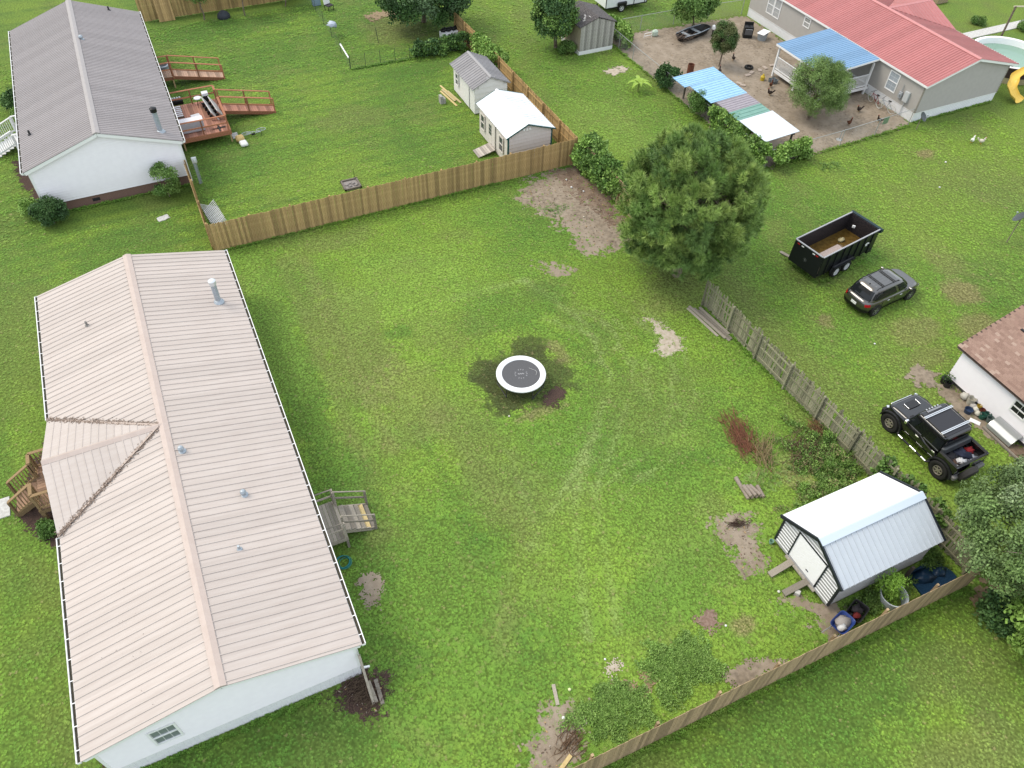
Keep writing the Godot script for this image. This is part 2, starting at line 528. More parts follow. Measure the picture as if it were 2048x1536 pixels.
func limbs(s: Shape, base: Vector3, tr: float, c: Vector3, rad: Vector3, num: int, seed_no: int):
	var r := RandomNumberGenerator.new()
	r.seed = seed_no
	var top := Vector3(c.x, c.y + rad.y * 0.55, c.z)
	var prev := base - Vector3(0, 0.05, 0)
	for k in 6:
		var t := (k + 1) / 6.0
		var q := base.lerp(top, t) + Vector3(r.randfn(), 0, r.randfn()) * 0.07
		s.tube(prev, q, lerpf(tr, tr * 0.3, k / 6.0), lerpf(tr, tr * 0.3, t), 8, k == 0)
		prev = q
	for k in num:
		var t := r.randf_range(0.3, 0.9)
		var a := base.lerp(top, t)
		var d := Vector3(r.randfn(), 0, r.randfn()).normalized()
		var e := c + d * rad * r.randf_range(0.4, 0.68)
		e.y = maxf(a.y * 0.6 + c.y * 0.4, lerpf(a.y, c.y + rad.y * r.randf_range(-0.4, 0.7), 0.7))
		var m := a.lerp(e, 0.5) + Vector3(0, 0.2 * rad.y * r.randf(), 0)
		s.tube(a, m, tr * 0.38, tr * 0.24, 6, false)
		s.tube(m, e, tr * 0.24, tr * 0.08, 6, false)
		for j in 3:
			var f := m.lerp(e, r.randf())
			s.tube(f, f + Vector3(r.randfn(), r.randf(), r.randfn()).normalized() * rad.x * 0.18, tr * 0.1, tr * 0.04, 5, false)

func tree(called: String, label: String, category: String, base: Vector3, c: Vector3, rad: Vector3, tr: float, bark: Material, foliage: Mesh, leafm: Material, lobes: int, lobe_r: float, per: int, tones: Array, s0: float, s1: float, seed_no: int, upright := 0.0, group := "", low := -0.75) -> Node3D:
	var t := thing(called, label, category, base, 0.0, group)
	var s := Shape.new()
	limbs(s, Vector3.ZERO, tr, c - base, rad, maxi(3, lobes / 5), seed_no)
	put(t, "trunk", s, bark)
	scatter(t, "crown", foliage, leafm, crown_places(c - base, rad, lobes, lobe_r, per, tones, s0, s1, seed_no, upright, 0.35, low))
	return t

func build_plants():
	var bark := mat_tex("bark", lin(0.10, 0.075, 0.055), lin(0.26, 0.21, 0.17), 0.03, Vector3(1.5, 0.5, 1.5), 0.95)
	var leafm := leaf_mat("leaf", 0.3)
	var pinem := leaf_mat("pine_needle", 0.35)
	var broad := leaf_clump(16, 0.17, 0.06, 0.22, 3)
	var small := leaf_clump(18, 0.10, 0.035, 0.16, 4)
	var fine := leaf_clump(20, 0.13, 0.018, 0.16, 5)
	var ivy := leaf_clump(14, 0.15, 0.075, 0.2, 6)
	var pine_t := needle_tuft(70, 0.42, 8)
	var g_mid := [Color(0.131, 0.236, 0.052), Color(0.105, 0.201, 0.044), Color(0.158, 0.263, 0.061)]
	var g_dark := [Color(0.061, 0.131, 0.035), Color(0.079, 0.158, 0.044), Color(0.049, 0.108, 0.035)]
	var g_lite := [Color(0.210, 0.350, 0.070), Color(0.175, 0.306, 0.061), Color(0.245, 0.385, 0.088)]
	var g_grey := [Color(0.18, 0.26, 0.10), Color(0.145, 0.22, 0.075), Color(0.23, 0.31, 0.15), Color(0.115, 0.185, 0.06), Color(0.165, 0.26, 0.08)]
	var g_pine := [Color(0.165, 0.27, 0.072), Color(0.2, 0.305, 0.08), Color(0.24, 0.345, 0.092), Color(0.13, 0.22, 0.065), Color(0.28, 0.38, 0.105)]
	tree("pine_tree", "big round pine tree at the end of the weathered picket fence", "tree", Vector3(11.86, 0, -4.27), Vector3(12.1, 4.5, -4.65), Vector3(4.15, 4.25, 4.15), 0.28, bark, pine_t, pinem, 300, 0.55, 13, g_pine, 0.75, 1.2, 21, 0.6)
	tree("willow_bush", "large bushy green tree with fine upright leaves beside the blue porch roof", "tree", Vector3(30.4, 0, -15.2), Vector3(30.6, 2.3, -15.4), Vector3(2.5, 2.35, 2.5), 0.14, bark, fine, leafm, 80, 0.65, 26, [Color(0.175, 0.271, 0.079), Color(0.149, 0.236, 0.061), Color(0.210, 0.315, 0.096)], 0.8, 1.3, 22, 0.45)
	tree("cone_tree", "dark green upright egg-shaped tree standing in the bare dirt yard", "tree", Vector3(29.16, 0, -24.55), Vector3(29.16, 2.2, -24.6), Vector3(0.95, 1.65, 0.95), 0.07, bark, small, leafm, 40, 0.32, 22, [Color(0.088, 0.158, 0.044), Color(0.123, 0.149, 0.052), Color(0.070, 0.131, 0.035)], 0.8, 1.2, 23, 0.3)
	tree("shade_tree", "tall leafy tree leaning over the old wooden shed", "tree", Vector3(18.6, 0, -32.4), Vector3(18.2, 2.7, -32.2), Vector3(1.8, 2.6, 1.8), 0.16, bark, broad, leafm, 60, 0.6, 24, g_dark + g_mid, 0.9, 1.4, 24)
	tree("shade_tree", "wide dark green tree over the junk pile beyond the wire fence", "tree", Vector3(10.4, 0, -41.0), Vector3(10.2, 3.0, -39.6), Vector3(4.3, 2.8, 3.6), 0.22, bark, broad, leafm, 120, 0.85, 28, g_dark + [Color(0.105, 0.175, 0.079)], 0.9, 1.5, 25)
	tree("yard_tree", "broad pale green tree hanging over the corner of the board fence", "tree", Vector3(14.6, 0, 18.0), Vector3(13.9, 3.2, 17.6), Vector3(3.9, 2.3, 3.7), 0.2, bark, small, leafm, 150, 0.55, 30, g_grey, 0.9, 1.35, 26, 0.0, "", -0.4)
	tree("yard_tree", "light green leafy sapling outside the fence corner beside the shrubs", "tree", Vector3(12.2, 0, 20.4), Vector3(12.1, 1.8, 20.2), Vector3(2.2, 1.6, 2.1), 0.07, bark, broad, leafm, 34, 0.5, 22, g_lite, 0.9, 1.4, 27)
	tree("fig_tree", "small spreading green tree growing behind the boat in the dirt yard", "tree", Vector3(30.9, 0, -31.2), Vector3(30.9, 1.9, -31.2), Vector3(2.2, 1.2, 1.5), 0.08, bark, broad, leafm, 36, 0.5, 20, g_mid, 0.9, 1.4, 28)
	tree("crepe_myrtle", "thin stemmed tree growing in front of the back board fence", "tree", Vector3(-6.5, 0, -48.1), Vector3(-6.4, 2.4, -48.3), Vector3(1.6, 1.3, 1.2), 0.06, bark, small, leafm, 26, 0.5, 18, g_mid, 0.9, 1.3, 29, 0.0, "slim trees before the back fence")
	tree("crepe_myrtle", "pale stemmed small tree growing beside the dark mound at the back fence", "tree", Vector3(-3.2, 0, -47.8), Vector3(-3.1, 2.5, -48.0), Vector3(1.5, 1.3, 1.2), 0.06, bark, small, leafm, 26, 0.5, 18, g_mid, 0.9, 1.3, 30, 0.0, "slim trees before the back fence")
	tree("crepe_myrtle", "dense small tree between the wire fence and the back board fence", "tree", Vector3(0.4, 0, -48.4), Vector3(0.4, 2.2, -48.4), Vector3(1.7, 1.4, 1.2), 0.06, bark, broad, leafm, 26, 0.5, 18, g_dark, 0.9, 1.3, 31, 0.0, "slim trees before the back fence")
	# bushes: name, label, x, z, height, radius, lobes, tones, foliage
	var E := [["bush", "round dark green bush at the gutter corner of the brown-roofed house", -19.7, -23.2, 1.7, 1.15, 34, g_dark, small],
		["bush", "light green bush growing against the mulch bed of the brown-roofed house", -20.9, -24.4, 1.2, 0.65, 14, g_lite, small],
		["bush", "loose sparse bush in front of the white gable and brick base", -13.1, -23.3, 2.2, 0.95, 14, g_mid, small],
		["bush", "low round shrub in the dark mulch bed beside the front porch", -21.4, -0.8, 0.5, 0.42, 9, g_mid, small],
		["bush", "round green bush growing into the blue end of the lean-to roof", 23.3, -18.9, 1.9, 1.1, 30, g_mid, small],
		["bush", "dark leafy bush growing through the wire fence by the banana plant", 23.3, -23.3, 1.9, 0.85, 22, g_dark, broad],
		["bush", "bush standing at the far side wall of the brown-roofed house", -21.0, -38.2, 1.4, 1.0, 18, g_dark, broad],
		["bush", "yellow-green bush halfway along the front of the brown-roofed house", -20.8, -36.0, 1.2, 0.7, 12, g_lite, small],
		["bush", "dark green bush out on the front lawn beyond the brown roof", -25.4, -54.6, 1.2, 1.0, 16, g_dark, broad],
		["bush", "green bush at the far end of the brown-roofed house", -12.2, -46.2, 1.3, 0.9, 14, g_mid, small],
		["bush", "leafy bush at the foot of the old wooden shed", 18.9, -31.2, 0.9, 0.9, 16, g_mid, small],
		["bush", "small green bush in the front lawn beyond the red dormer", 55.2, -22.4, 0.7, 0.7, 8, g_mid, small],
		["bush", "low green bush beside the concrete walk behind the pool", 58.0, -20.0, 0.7, 0.7, 8, g_mid, small],
		["bush", "dark leafy shrub under the broad tree at the fence corner", 11.9, 18.5, 1.3, 0.9, 18, g_dark, broad],
		["bush", "mixed green shrub growing by the orange mud puddle", 13.4, 19.6, 1.5, 1.0, 20, g_mid, broad],
		["bush", "ragged green shrub at the lawn edge outside the board fence", 12.6, 22.4, 1.3, 1.0, 18, g_lite, broad]]
	for e in E:
		var c := Vector3(0, e[4] * 0.5, 0)
		tree(e[0], e[1], "bush", Vector3(e[2], 0, e[3]), Vector3(e[2], e[4] * 0.5, e[3]), Vector3(e[5], e[4] * 0.55, e[5]), 0.035, bark, e[8], leafm, e[6], e[5] * 0.34, 18, e[7], 0.75, 1.2, hash(e[1]) % 999)
	# vines over fences: label, from, to, height, half depth, lobes, tones
	var V := [["thick green vine hedge over the board fence by the bare dirt", Vector3(12.3, 0, -16.6), Vector3(12.4, 0, -12.2), 1.9, 0.95, 60, g_mid + g_lite],
		["bright green vine heaped on the fence behind the grey-roofed shed", Vector3(12.1, 0, -33.2), Vector3(12.1, 0, -29.6), 1.9, 0.75, 40, g_lite],
		["dark green creeper covering the wire fence under the wide tree", Vector3(7.6, 0, -35.1), Vector3(11.6, 0, -34.9), 1.1, 0.6, 34, g_dark + g_mid],
		["bright green vine on the wire fence beside the old shed", Vector3(24.2, 0, -33.2), Vector3(23.9, 0, -29.8), 1.4, 0.5, 26, g_lite],
		["light green vine climbing along the silver end of the lean-to", Vector3(23.0, 0, -16.8), Vector3(23.3, 0, -11.2), 1.5, 0.55, 44, g_lite + g_mid],
		["green vine patch at the silver corner of the lean-to roof", Vector3(24.0, 0, -11.0), Vector3(26.6, 0, -11.3), 1.5, 0.5, 24, g_lite],
		["green creeper on the weathered fence behind the steel shed", Vector3(12.3, 0, 11.4), Vector3(12.4, 0, 14.6), 1.5, 0.35, 20, g_mid]]
	for e in V:
		var t := thing("vine_hedge", e[0], "hedge", e[1])
		var L: Vector3 = e[2] - e[1]
		var s := Shape.new()
		var places := []
		rng.seed = hash(e[0]) % 9999
		for k in int(L.length() * 1.5) + 1:
			var q := L * (k / (L.length() * 1.5))
			var prev := q
			for j in 4:
				var nx := prev + Vector3(rng.randfn() * 0.15, e[3] * 0.24, rng.randfn() * 0.15)
				s.tube(prev, nx, 0.025, 0.02, 5, false)
				prev = nx
		for k in e[5]:
			var u: float = (k + rng.randf()) / e[5]
			var hh: float = e[3] * rng.randf_range(0.25, 0.95)
			var c: Vector3 = L * u + Vector3(rng.randfn() * e[4] * 0.35, hh, rng.randfn() * e[4] * 0.35)
			places += crown_places(c, Vector3.ONE * e[4] * 0.62, 3, e[4] * 0.4, 12, e[6], 0.8, 1.3, rng.randi() % 9999)
		put(t, "stem", s, bark)
		scatter(t, "foliage", ivy, leafm, places)
	# the banana plant
	var b := thing("banana_plant", "bright yellow-green banana plant on the lawn by the wire fence", "plant", Vector3(20.95, 0, -23.5))
	var bs := Shape.new()
	bs.tube(Vector3.ZERO, Vector3(0.05, 0.75, 0), 0.09, 0.06, 8)
	put(b, "stem", bs, mat("banana_stem", lin(0.22, 0.28, 0.07), 0.7))
	for k in 8:
		var ls := Shape.new()
		var a := TAU * k / 8.0 + 0.3
		var d := Vector3(cos(a), 0, sin(a))
		var sd := Vector3(-d.z, 0, d.x)
		var L := 0.95 + 0.35 * sin(k * 2.3)
		var o := Vector3(0.05, 0.7, 0)
		var prev := o
		for j in 6:
			var t0 := j / 6.0
			var t1 := (j + 1) / 6.0
			var p1 := o + d * L * t1 + Vector3(0, 0.75 * t1 - 0.85 * t1 * t1, 0)
			var w0 := 0.15 * sin(PI * pow(t0, 0.7)) + 0.01
			var w1 := 0.15 * sin(PI * pow(t1, 0.7)) + 0.005
			ls.quad(prev, p1, p1 + sd * w1 + Vector3(0, 0.04, 0), prev + sd * w0 + Vector3(0, 0.04, 0))
			ls.quad(p1, prev, prev - sd * w0 + Vector3(0, 0.04, 0), p1 - sd * w1 + Vector3(0, 0.04, 0))
			prev = p1
		put(b, "leaf", ls, mat("banana_leaf", lin(0.24, 0.36, 0.045), 0.5))
	var g_weed := [Color(0.17, 0.30, 0.06), Color(0.20, 0.34, 0.07), Color(0.24, 0.38, 0.09)]
	build_weeds(bark, leafm, small, fine, g_mid + [Color(0.17, 0.29, 0.06)], g_weed)

func build_weeds(bark: Material, leafm: Material, small: Mesh, fine: Mesh, g_mid: Array, g_lite: Array):
	# [label, x, z, rx, rz, height, count, tones]
	var straw := [Color(0.25, 0.23, 0.1), Color(0.2, 0.25, 0.08)]
	var W := [["tangle of green weeds against the weathered fence above the steel shed", 10.9, 9.6, 1.5, 1.9, 0.85, 420, g_mid + g_lite + straw],
		["green weeds crowding the white roof edge of the steel shed", 9.6, 11.0, 1.9, 0.7, 0.55, 200, g_lite + g_lite + straw],
		["rank weeds growing between the steel shed and the board fence", 8.6, 15.95, 1.6, 0.35, 0.6, 200, g_mid],
		["dark green weeds beside the blue tarp behind the steel shed", 11.5, 15.2, 0.6, 0.8, 0.7, 120, g_mid],
		["tall ragged grass clump inside the board fence", -0.6, 15.0, 1.5, 1.0, 0.36, 900, g_lite],
		["broad patch of tall grass along the foot of the board fence", -3.6, 15.3, 1.6, 0.9, 0.32, 900, g_lite],
		["weeds sprouting in the bare soil of the yard corner", 8.2, -12.6, 0.9, 0.6, 0.2, 70, g_mid],
		["weed plants on the lawn outside the dirt yard wire fence", 27.6, -9.7, 1.0, 0.6, 0.3, 70, g_mid],
		["fringe of weeds along the foot of the thin wire fence", 6.0, -35.1, 4.0, 0.25, 0.25, 220, g_mid],
		["sprawling weeds between the red brush and the log pile", 7.9, 9.2, 1.5, 0.8, 0.22, 160, g_lite + straw]]
	var blade := tuft_mesh(9, 0.012, 0.34, 0.2, 41)
	for e in W:
		var t := thing("weed_patch", e[0], "weeds", Vector3(e[1], 0, e[2]))
		t.set_meta("kind", "stuff")
		rng.seed = hash(e[0]) % 9999
		var A := []
		var B := []
		for k in e[6]:
			var a := rng.randf() * TAU
			var q := sqrt(rng.randf())
			var lump := 1.0 + 0.45 * n_small.get_noise_2d(cos(a) * 0.7 + e[1], sin(a) * 0.7 + e[2]) * 2.0
			var p := Vector3(cos(a) * q * e[3] * lump, 0, sin(a) * q * e[4] * lump)
			var taper := clampf(1.15 - q * q, 0.2, 1.0) * (0.75 + 0.5 * n_fine.get_noise_2d(p.x * 0.6, p.z * 0.6))
			var tone: Color = e[7][rng.randi() % e[7].size()] * rng.randf_range(0.75, 1.25)
			var s: float = rng.randf_range(0.5, 1.1) * e[5] / 0.4 * taper
			A.append([Transform3D(Basis(Vector3.UP, rng.randf() * TAU).scaled(Vector3(0.6 + s * 0.4, s, 0.6 + s * 0.4)), p), tone])
			if e[5] > 0.5 or (e[5] > 0.3 and k % 2 == 0): B.append([Transform3D(Basis(Vector3.UP, rng.randf() * TAU).scaled(Vector3.ONE * rng.randf_range(0.7, 1.1)), p + Vector3(0, rng.randf() * e[5] * (0.8 if e[5] > 0.5 else 0.35) * taper, 0)), tone])
		scatter(t, "blades", blade, leafm, A)
		if B.size() > 0: scatter(t, "leaves", small, leafm, B)
	# feathery plant in the pot ring
	var f := thing("feathery_plant", "feathery bright green plant growing from the white ring by the steel shed", "plant", Vector3(8.55, 0, 15.95))
	var ft := []
	rng.seed = 5
	for k in 90:
		var h := rng.randf_range(0.3, 1.5)
		ft.append([Transform3D(Basis(Vector3.UP, rng.randf() * TAU), Vector3(rng.randfn() * 0.2, h, rng.randfn() * 0.2)), Color(0.2, 0.36, 0.05) * rng.randf_range(0.8, 1.3)])
	var fs := Shape.new()
	for k in 5: fs.tube(Vector3(rng.randfn() * 0.05, 0, rng.randfn() * 0.05), Vector3(rng.randfn() * 0.2, 1.3, rng.randfn() * 0.2), 0.015, 0.006, 5)
	put(f, "stem", fs, mat("green_stem", lin(0.12, 0.2, 0.05), 0.7))
	scatter(f, "foliage", fine, leafm, ft)
	# heaps of brush: label, x, z, length, spread, turn, tone, count, lift
	var H := [["heap of rust-red dead branches lying on the lawn", 8.05, 7.1, 2.3, 0.55, 1.35, Color(0.2, 0.085, 0.05), 330, 0.2],
		["brown tangle of cut twigs on the mulch at the white house corner", -11.75, 11.0, 0.9, 0.75, 0.3, Color(0.11, 0.075, 0.05), 190, 0.25],
		["tan dead stalks trailing from the red brush heap", 8.4, 8.3, 1.7, 0.45, 0.9, Color(0.26, 0.2, 0.1), 170, 0.3],
		["dark brush bundle lying across the bare soil patch", 5.35, 10.8, 0.9, 0.15, 2.9, Color(0.08, 0.05, 0.035), 60, 0.12],
		["brown dead weeds at the foot of the weathered fence", 11.6, 8.2, 0.9, 0.3, 1.5, Color(0.19, 0.10, 0.05), 90, 0.5],
		["bare grey branches of a dead shrub in the dirt yard", 28.3, -29.0, 1.6, 0.8, 0.3, Color(0.22, 0.16, 0.12), 60, 1.3],
		["brown tangle of dead stems between the red brush and the picket fence", 10.2, 8.9, 2.2, 0.9, 0.4, Color(0.15, 0.10, 0.06), 220, 0.45],
		["pile of dry branches in the corner beside the board fence", -5.6, 15.7, 0.9, 0.5, 0.4, Color(0.16, 0.10, 0.06), 90, 0.12]]
	for e in H:
		var t := thing("brush_pile", e[0], "brush", Vector3(e[1], 0, e[2]), e[5])
		rng.seed = hash(e[0]) % 9999
		var s := Shape.new()
		for k in e[7]:
			var p := Vector3(rng.randfn() * e[3] * 0.28, rng.randf() * e[8] * 0.8 + 0.01, rng.randfn() * e[4] * 0.5)
			var d := Vector3(rng.randfn() + 1.6, rng.randfn() * 0.25 * (1.0 + e[8]), rng.randfn() * 0.6).normalized() * rng.randf_range(0.25, 0.6) * minf(e[3], 1.4)
			s.tint = Color(1, 1, 1) * rng.randf_range(0.6, 1.5)
			var m := p + d * 0.5 + Vector3(rng.randfn(), 0, rng.randfn()) * 0.04
			s.tube(Vector3(p.x, maxf(p.y, 0.01), p.z), Vector3(m.x, maxf(m.y, 0.01), m.z), 0.013, 0.01, 4, false)
			s.tube(Vector3(m.x, maxf(m.y, 0.01), m.z), Vector3(p.x + d.x, maxf(p.y + d.y, 0.01), p.z + d.z), 0.01, 0.004, 4, false)
		var bm := vcol(mat("brush_" + str(hash(e[0])), Color(e[6]).linear_to_srgb(), 0.9))
		var o := put(t, "branches", s, bm)
		o.set_meta("kind", "stuff")

# ---- building pieces
func ribbed(L: float, W: float, ribs: int, rib_h := 0.032, rib_w := 0.055) -> Shape:
	# a ribbed metal sheet: x up the slope, y out, z across
	var s := Shape.new()
	var pitch := W / ribs
	var z := 0.0
	for k in ribs:
		var a := z + pitch * 0.5 - rib_w
		var pr := [[z, 0.0], [a, 0.0], [a + rib_w * 0.2, rib_h], [a + rib_w * 0.8, rib_h], [a + rib_w, 0.0], [z + pitch, 0.0]]
		for i in pr.size() - 1:
			var p: Array = pr[i]
			var q: Array = pr[i + 1]
			s.quad(Vector3(0, p[1], p[0]), Vector3(0, q[1], q[0]), Vector3(L, q[1], q[0]), Vector3(L, p[1], p[0]))
		z += pitch
	s.quad(Vector3(0, 0, 0), Vector3(0, -0.03, 0), Vector3(0, -0.03, W), Vector3(0, 0, W))
	s.quad(Vector3(0, -0.03, 0), Vector3(0, -0.03, W), Vector3(L, -0.03, W), Vector3(L, -0.03, 0))
	return s

func metal_slope(parent: Node, a: Vector3, up_slope: Vector3, along: Vector3, panels: int, ribs: int, mats: Array, called := "roof_panel", rib_h := 0.032, rib_w := 0.055):
	# a: one end of the eave; along: the eave; right-handed with up_slope
	var x := up_slope.normalized()
	var z := along.normalized()
	var y := z.cross(x)
	if y.y < 0:
		metal_slope(parent, a + along, up_slope, -along, panels, ribs, mats, called, rib_h, rib_w)
		return
	var W := along.length() / panels
	var m := ribbed(up_slope.length(), W, ribs, rib_h, rib_w).mesh()
	for k in panels:
		put(parent, called, m, mats[(k * 7 + k / 3) % mats.size()], a + z * W * k, Basis(x, y, z))

func siding(parent: Node, a: Vector3, b: Vector3, y0: float, y1: float, out: Vector3, step: float, m: Material, holes := [], called := "siding_board"):
	# lapped boards on the wall from a to b (xz), facing out; holes: [from, to, y0, y1] along the wall
	var L := a.distance_to(b)
	var d := (b - a).normalized()
	var rows := int(round((y1 - y0) / step))
	var h := (y1 - y0) / rows
	for k in rows:
		var yy := y0 + k * h
		var runs := [[0.0, L]]
		for q in holes:
			if q[3] > yy + 0.02 and q[2] < yy + h - 0.02:
				var nr := []
				for r in runs:
					if q[0] > r[0] and q[0] < r[1]: nr.append([r[0], q[0]])
					if q[1] > r[0] and q[1] < r[1]: nr.append([q[1], r[1]])
					if q[1] <= r[0] or q[0] >= r[1]: nr.append(r)
				runs = nr
		for r in runs: lap(parent, a + d * r[0], a + d * r[1], yy, yy + h, out, m, called)

func lap(parent: Node, a: Vector3, b: Vector3, y0: float, y1: float, out: Vector3, m: Material, called := "siding_board"):
	var s := Shape.new()
	var A := Vector3(a.x, y0, a.z) + out * 0.045
	var B := Vector3(b.x, y0, b.z) + out * 0.045
	var C := Vector3(b.x, y1, b.z) + out * 0.005
	var D := Vector3(a.x, y1, a.z) + out * 0.005
	if (b - a).cross(Vector3.UP).dot(out) > 0: s.quad(A, B, C, D)
	else: s.quad(B, A, D, C)
	s.quad(Vector3(a.x, y0, a.z), Vector3(b.x, y0, b.z), B, A)
	put(parent, called, s, m)

func gable_siding(parent: Node, xl: float, xr: float, y0: float, ye: float, xp: float, yp: float, z: float, out: Vector3, step: float, m: Material):
	# boards above the eave height, cut to the roof line
	var rows := int((yp - ye) / step)
	for k in rows:
		var a := ye + k * step
		var b := a + step
		var t := (a + b) * 0.5
		var f := (t - ye) / (yp - ye)
		lap(parent, Vector3(lerpf(xl, xp, f), 0, z), Vector3(lerpf(xr, xp, f), 0, z), a, b, out, m)

func skirt_wall(parent: Node, a: Vector3, b: Vector3, y1: float, out: Vector3, m: Material):
	var L := a.distance_to(b)
	var num := maxi(1, int(L / 0.95))
	var w := L / num
	var s := ribbed(y1, w, 6, 0.015, 0.05).mesh()
	var d := (b - a).normalized()
	var start := a
	if d.cross(Vector3.UP).dot(out) < 0:
		start = b
		d = -d
	# x up, y out, z along: x cross y = z
	var z := Vector3.UP.cross(out)
	if z.dot(d) < 0:
		start = start + d * L
		d = -d
	for k in num: put(parent, "skirting_panel", s, m, start + d * w * k, Basis(Vector3.UP, out, d))

func gutter(parent: Node, a: Vector3, b: Vector3, out: Vector3, m: Material, dark: Material):
	# an open channel hung under the eave edge, with hangers across its mouth
	var s := Shape.new()
	var d := (b - a).normalized()
	var mid := (a + b) * 0.5
	var L := a.distance_to(b)
	var bs := Basis(out, Vector3.UP, out.cross(Vector3.UP))
	s.box(mid + out * 0.12 - Vector3(0, 0.055, 0), Vector3(0.018, 0.11, L), bs)
	s.box(mid + out * 0.06 - Vector3(0, 0.108, 0), Vector3(0.12, 0.008, L), bs)
	s.box(mid + out * 0.006 - Vector3(0, 0.055, 0), Vector3(0.008, 0.10, L), bs)
	s.box(mid + out * 0.132 - Vector3(0, 0.004, 0), Vector3(0.02, 0.012, L), bs)
	s.box(a + out * 0.06 - Vector3(0, 0.055, 0), Vector3(0.11, 0.1, 0.008), bs)
	s.box(b + out * 0.06 - Vector3(0, 0.055, 0), Vector3(0.11, 0.1, 0.008), bs)
	var g := put(parent, "gutter", s, m)
	var t := Shape.new()
	t.box(mid + out * 0.062 - Vector3(0, 0.085, 0), Vector3(0.096, 0.03, L - 0.03), bs)
	put(g, "leaf_litter", t, dark)
	var num := int(L / 0.75)
	for k in num:
		var h := Shape.new()
		h.box(Vector3.ZERO, Vector3(0.13, 0.008, 0.03), bs)
		put(g, "hanger", h, m, a + d * (L * (k + 0.5) / num) + out * 0.065 + Vector3(0, 0.001, 0))

func window(parent: Node, c: Vector3, w: float, h: float, out: Vector3, frame: Material, glass: Material, cols := 2, rows := 2, shutter: Material = null) -> Node3D:
	var z := out
	var x := Vector3.UP.cross(z)
	var b := Basis(x, Vector3.UP, z)
	var s := Shape.new()
	for sg in [-1.0, 1.0]:
		s.box(c + x * sg * (w * 0.5 + 0.035) + z * 0.03, Vector3(0.07, h + 0.14, 0.06), b)
		s.box(c + Vector3(0, sg * (h * 0.5 + 0.035), 0) + z * 0.03, Vector3(w, 0.07, 0.06), b)
	s.box(c + z * 0.032, Vector3(w, 0.05, 0.05), b)
	var f := put(parent, "window", s, frame)
	for q in [0.25, -0.25]:
		for i in cols:
			for j in rows:
				var g := Shape.new()
				g.box(c + x * w * ((i + 0.5) / cols - 0.5) + Vector3(0, q * h + h * 0.5 * ((j + 0.5) / rows - 0.5), 0) + z * 0.012, Vector3(w / cols - 0.018, h * 0.5 / rows - 0.018, 0.01), b)
				put(f, "pane", g, glass)
	var mu := Shape.new()
	mu.box(c + z * 0.008, Vector3(w, h, 0.006), b)
	put(f, "muntin", mu, frame)
	return f

func vent_dome(parent: Node, at: Vector3, r: float, m: Material):
	var s := Shape.new()
	s.lathe(at, [Vector2(r * 1.5, -0.06), Vector2(r * 1.5, 0.0), Vector2(r * 0.8, 0.04), Vector2(r * 0.8, 0.14), Vector2(r * 1.15, 0.14), Vector2(r * 1.1, 0.2), Vector2(r * 0.7, 0.27), Vector2(0.0, 0.3)], 18)
	put(parent, "roof_vent", s, m)

func flue(parent: Node, at: Vector3, r: float, h: float, m: Material, capm: Material):
	var s := Shape.new()
	s.lathe(at, [Vector2(r * 1.9, -0.1), Vector2(r * 1.9, 0.02), Vector2(r * 1.25, 0.12), Vector2(r, 0.14), Vector2(r, h * 0.5), Vector2(r * 1.04, h * 0.5), Vector2(r * 1.04, h * 0.53), Vector2(r, h * 0.53), Vector2(r, h)], 18)
	var o := put(parent, "flue_pipe", s, m)
	var c := Shape.new()
	c.lathe(at + Vector3(0, h, 0), [Vector2(r * 1.25, -0.14), Vector2(r * 1.3, 0.02), Vector2(r * 1.35, 0.08), Vector2(r * 0.9, 0.13), Vector2(0, 0.15)], 18)
	put(o, "cap", c, capm)

func stub(parent: Node, at: Vector3, r: float, h: float, m: Material):
	var s := Shape.new()
	s.lathe(at, [Vector2(r * 2.2, -0.05), Vector2(r * 2.0, 0.02), Vector2(r, 0.06), Vector2(r, h), Vector2(0, h)], 12)
	put(parent, "vent_pipe", s, m)

func railing(parent: Node, a: Vector3, b: Vector3, h: float, m: Array, post := 0.09, mids := [0.5], bal := 0.0, posts := 2, cap := 0.14):
	# a and b on the deck surface or stair line; posts reach below it
	for k in posts:
		var p := a.lerp(b, k / float(maxi(posts - 1, 1)))
		var s := Shape.new()
		s.box(p + Vector3(0, h * 0.5 - 0.1, 0), Vector3(post, h + 0.2, post))
		put(parent, "rail_post", s, m[k % m.size()])
	var t := Shape.new()
	t.beam(a + Vector3(0, h + 0.015, 0), b + Vector3(0, h + 0.015, 0), cap, 0.035)
	put(parent, "top_rail", t, m[0])
	for q in mids:
		var u := Shape.new()
		u.beam(a + Vector3(0, h * q, 0), b + Vector3(0, h * q, 0), 0.04, 0.09)
		put(parent, "rail", u, m[m.size() - 1])
	if bal > 0.0:
		var L := a.distance_to(b)
		var num := int(L / bal)
		for k in num:
			var p := a.lerp(b, (k + 0.5) / num)
			var s := Shape.new()
			s.box(p + Vector3(0, h * 0.5 + 0.03, 0), Vector3(0.035, h - 0.1, 0.035))
			put(parent, "baluster", s, m[k % m.size()])

func decking(parent: Node, lo: Vector3, hi: Vector3, along_x: bool, w: float, mats: Array, called := "deck_board"):
	# boards with gaps; lo and hi are corners at the board's underside and top
	var span := (hi.z - lo.z) if along_x else (hi.x - lo.x)
	var num := maxi(1, int(round(span / w)))
	var bw := span / num
	for k in num:
		var s := Shape.new()
		if along_x: s.span(Vector3(lo.x, lo.y, lo.z + bw * k + 0.006), Vector3(hi.x, hi.y, lo.z + bw * (k + 1) - 0.006))
		else: s.span(Vector3(lo.x + bw * k + 0.006, lo.y, lo.z), Vector3(lo.x + bw * (k + 1) - 0.006, hi.y, hi.z))
		put(parent, called, s, mats[(k * 5 + k / 2) % mats.size()])

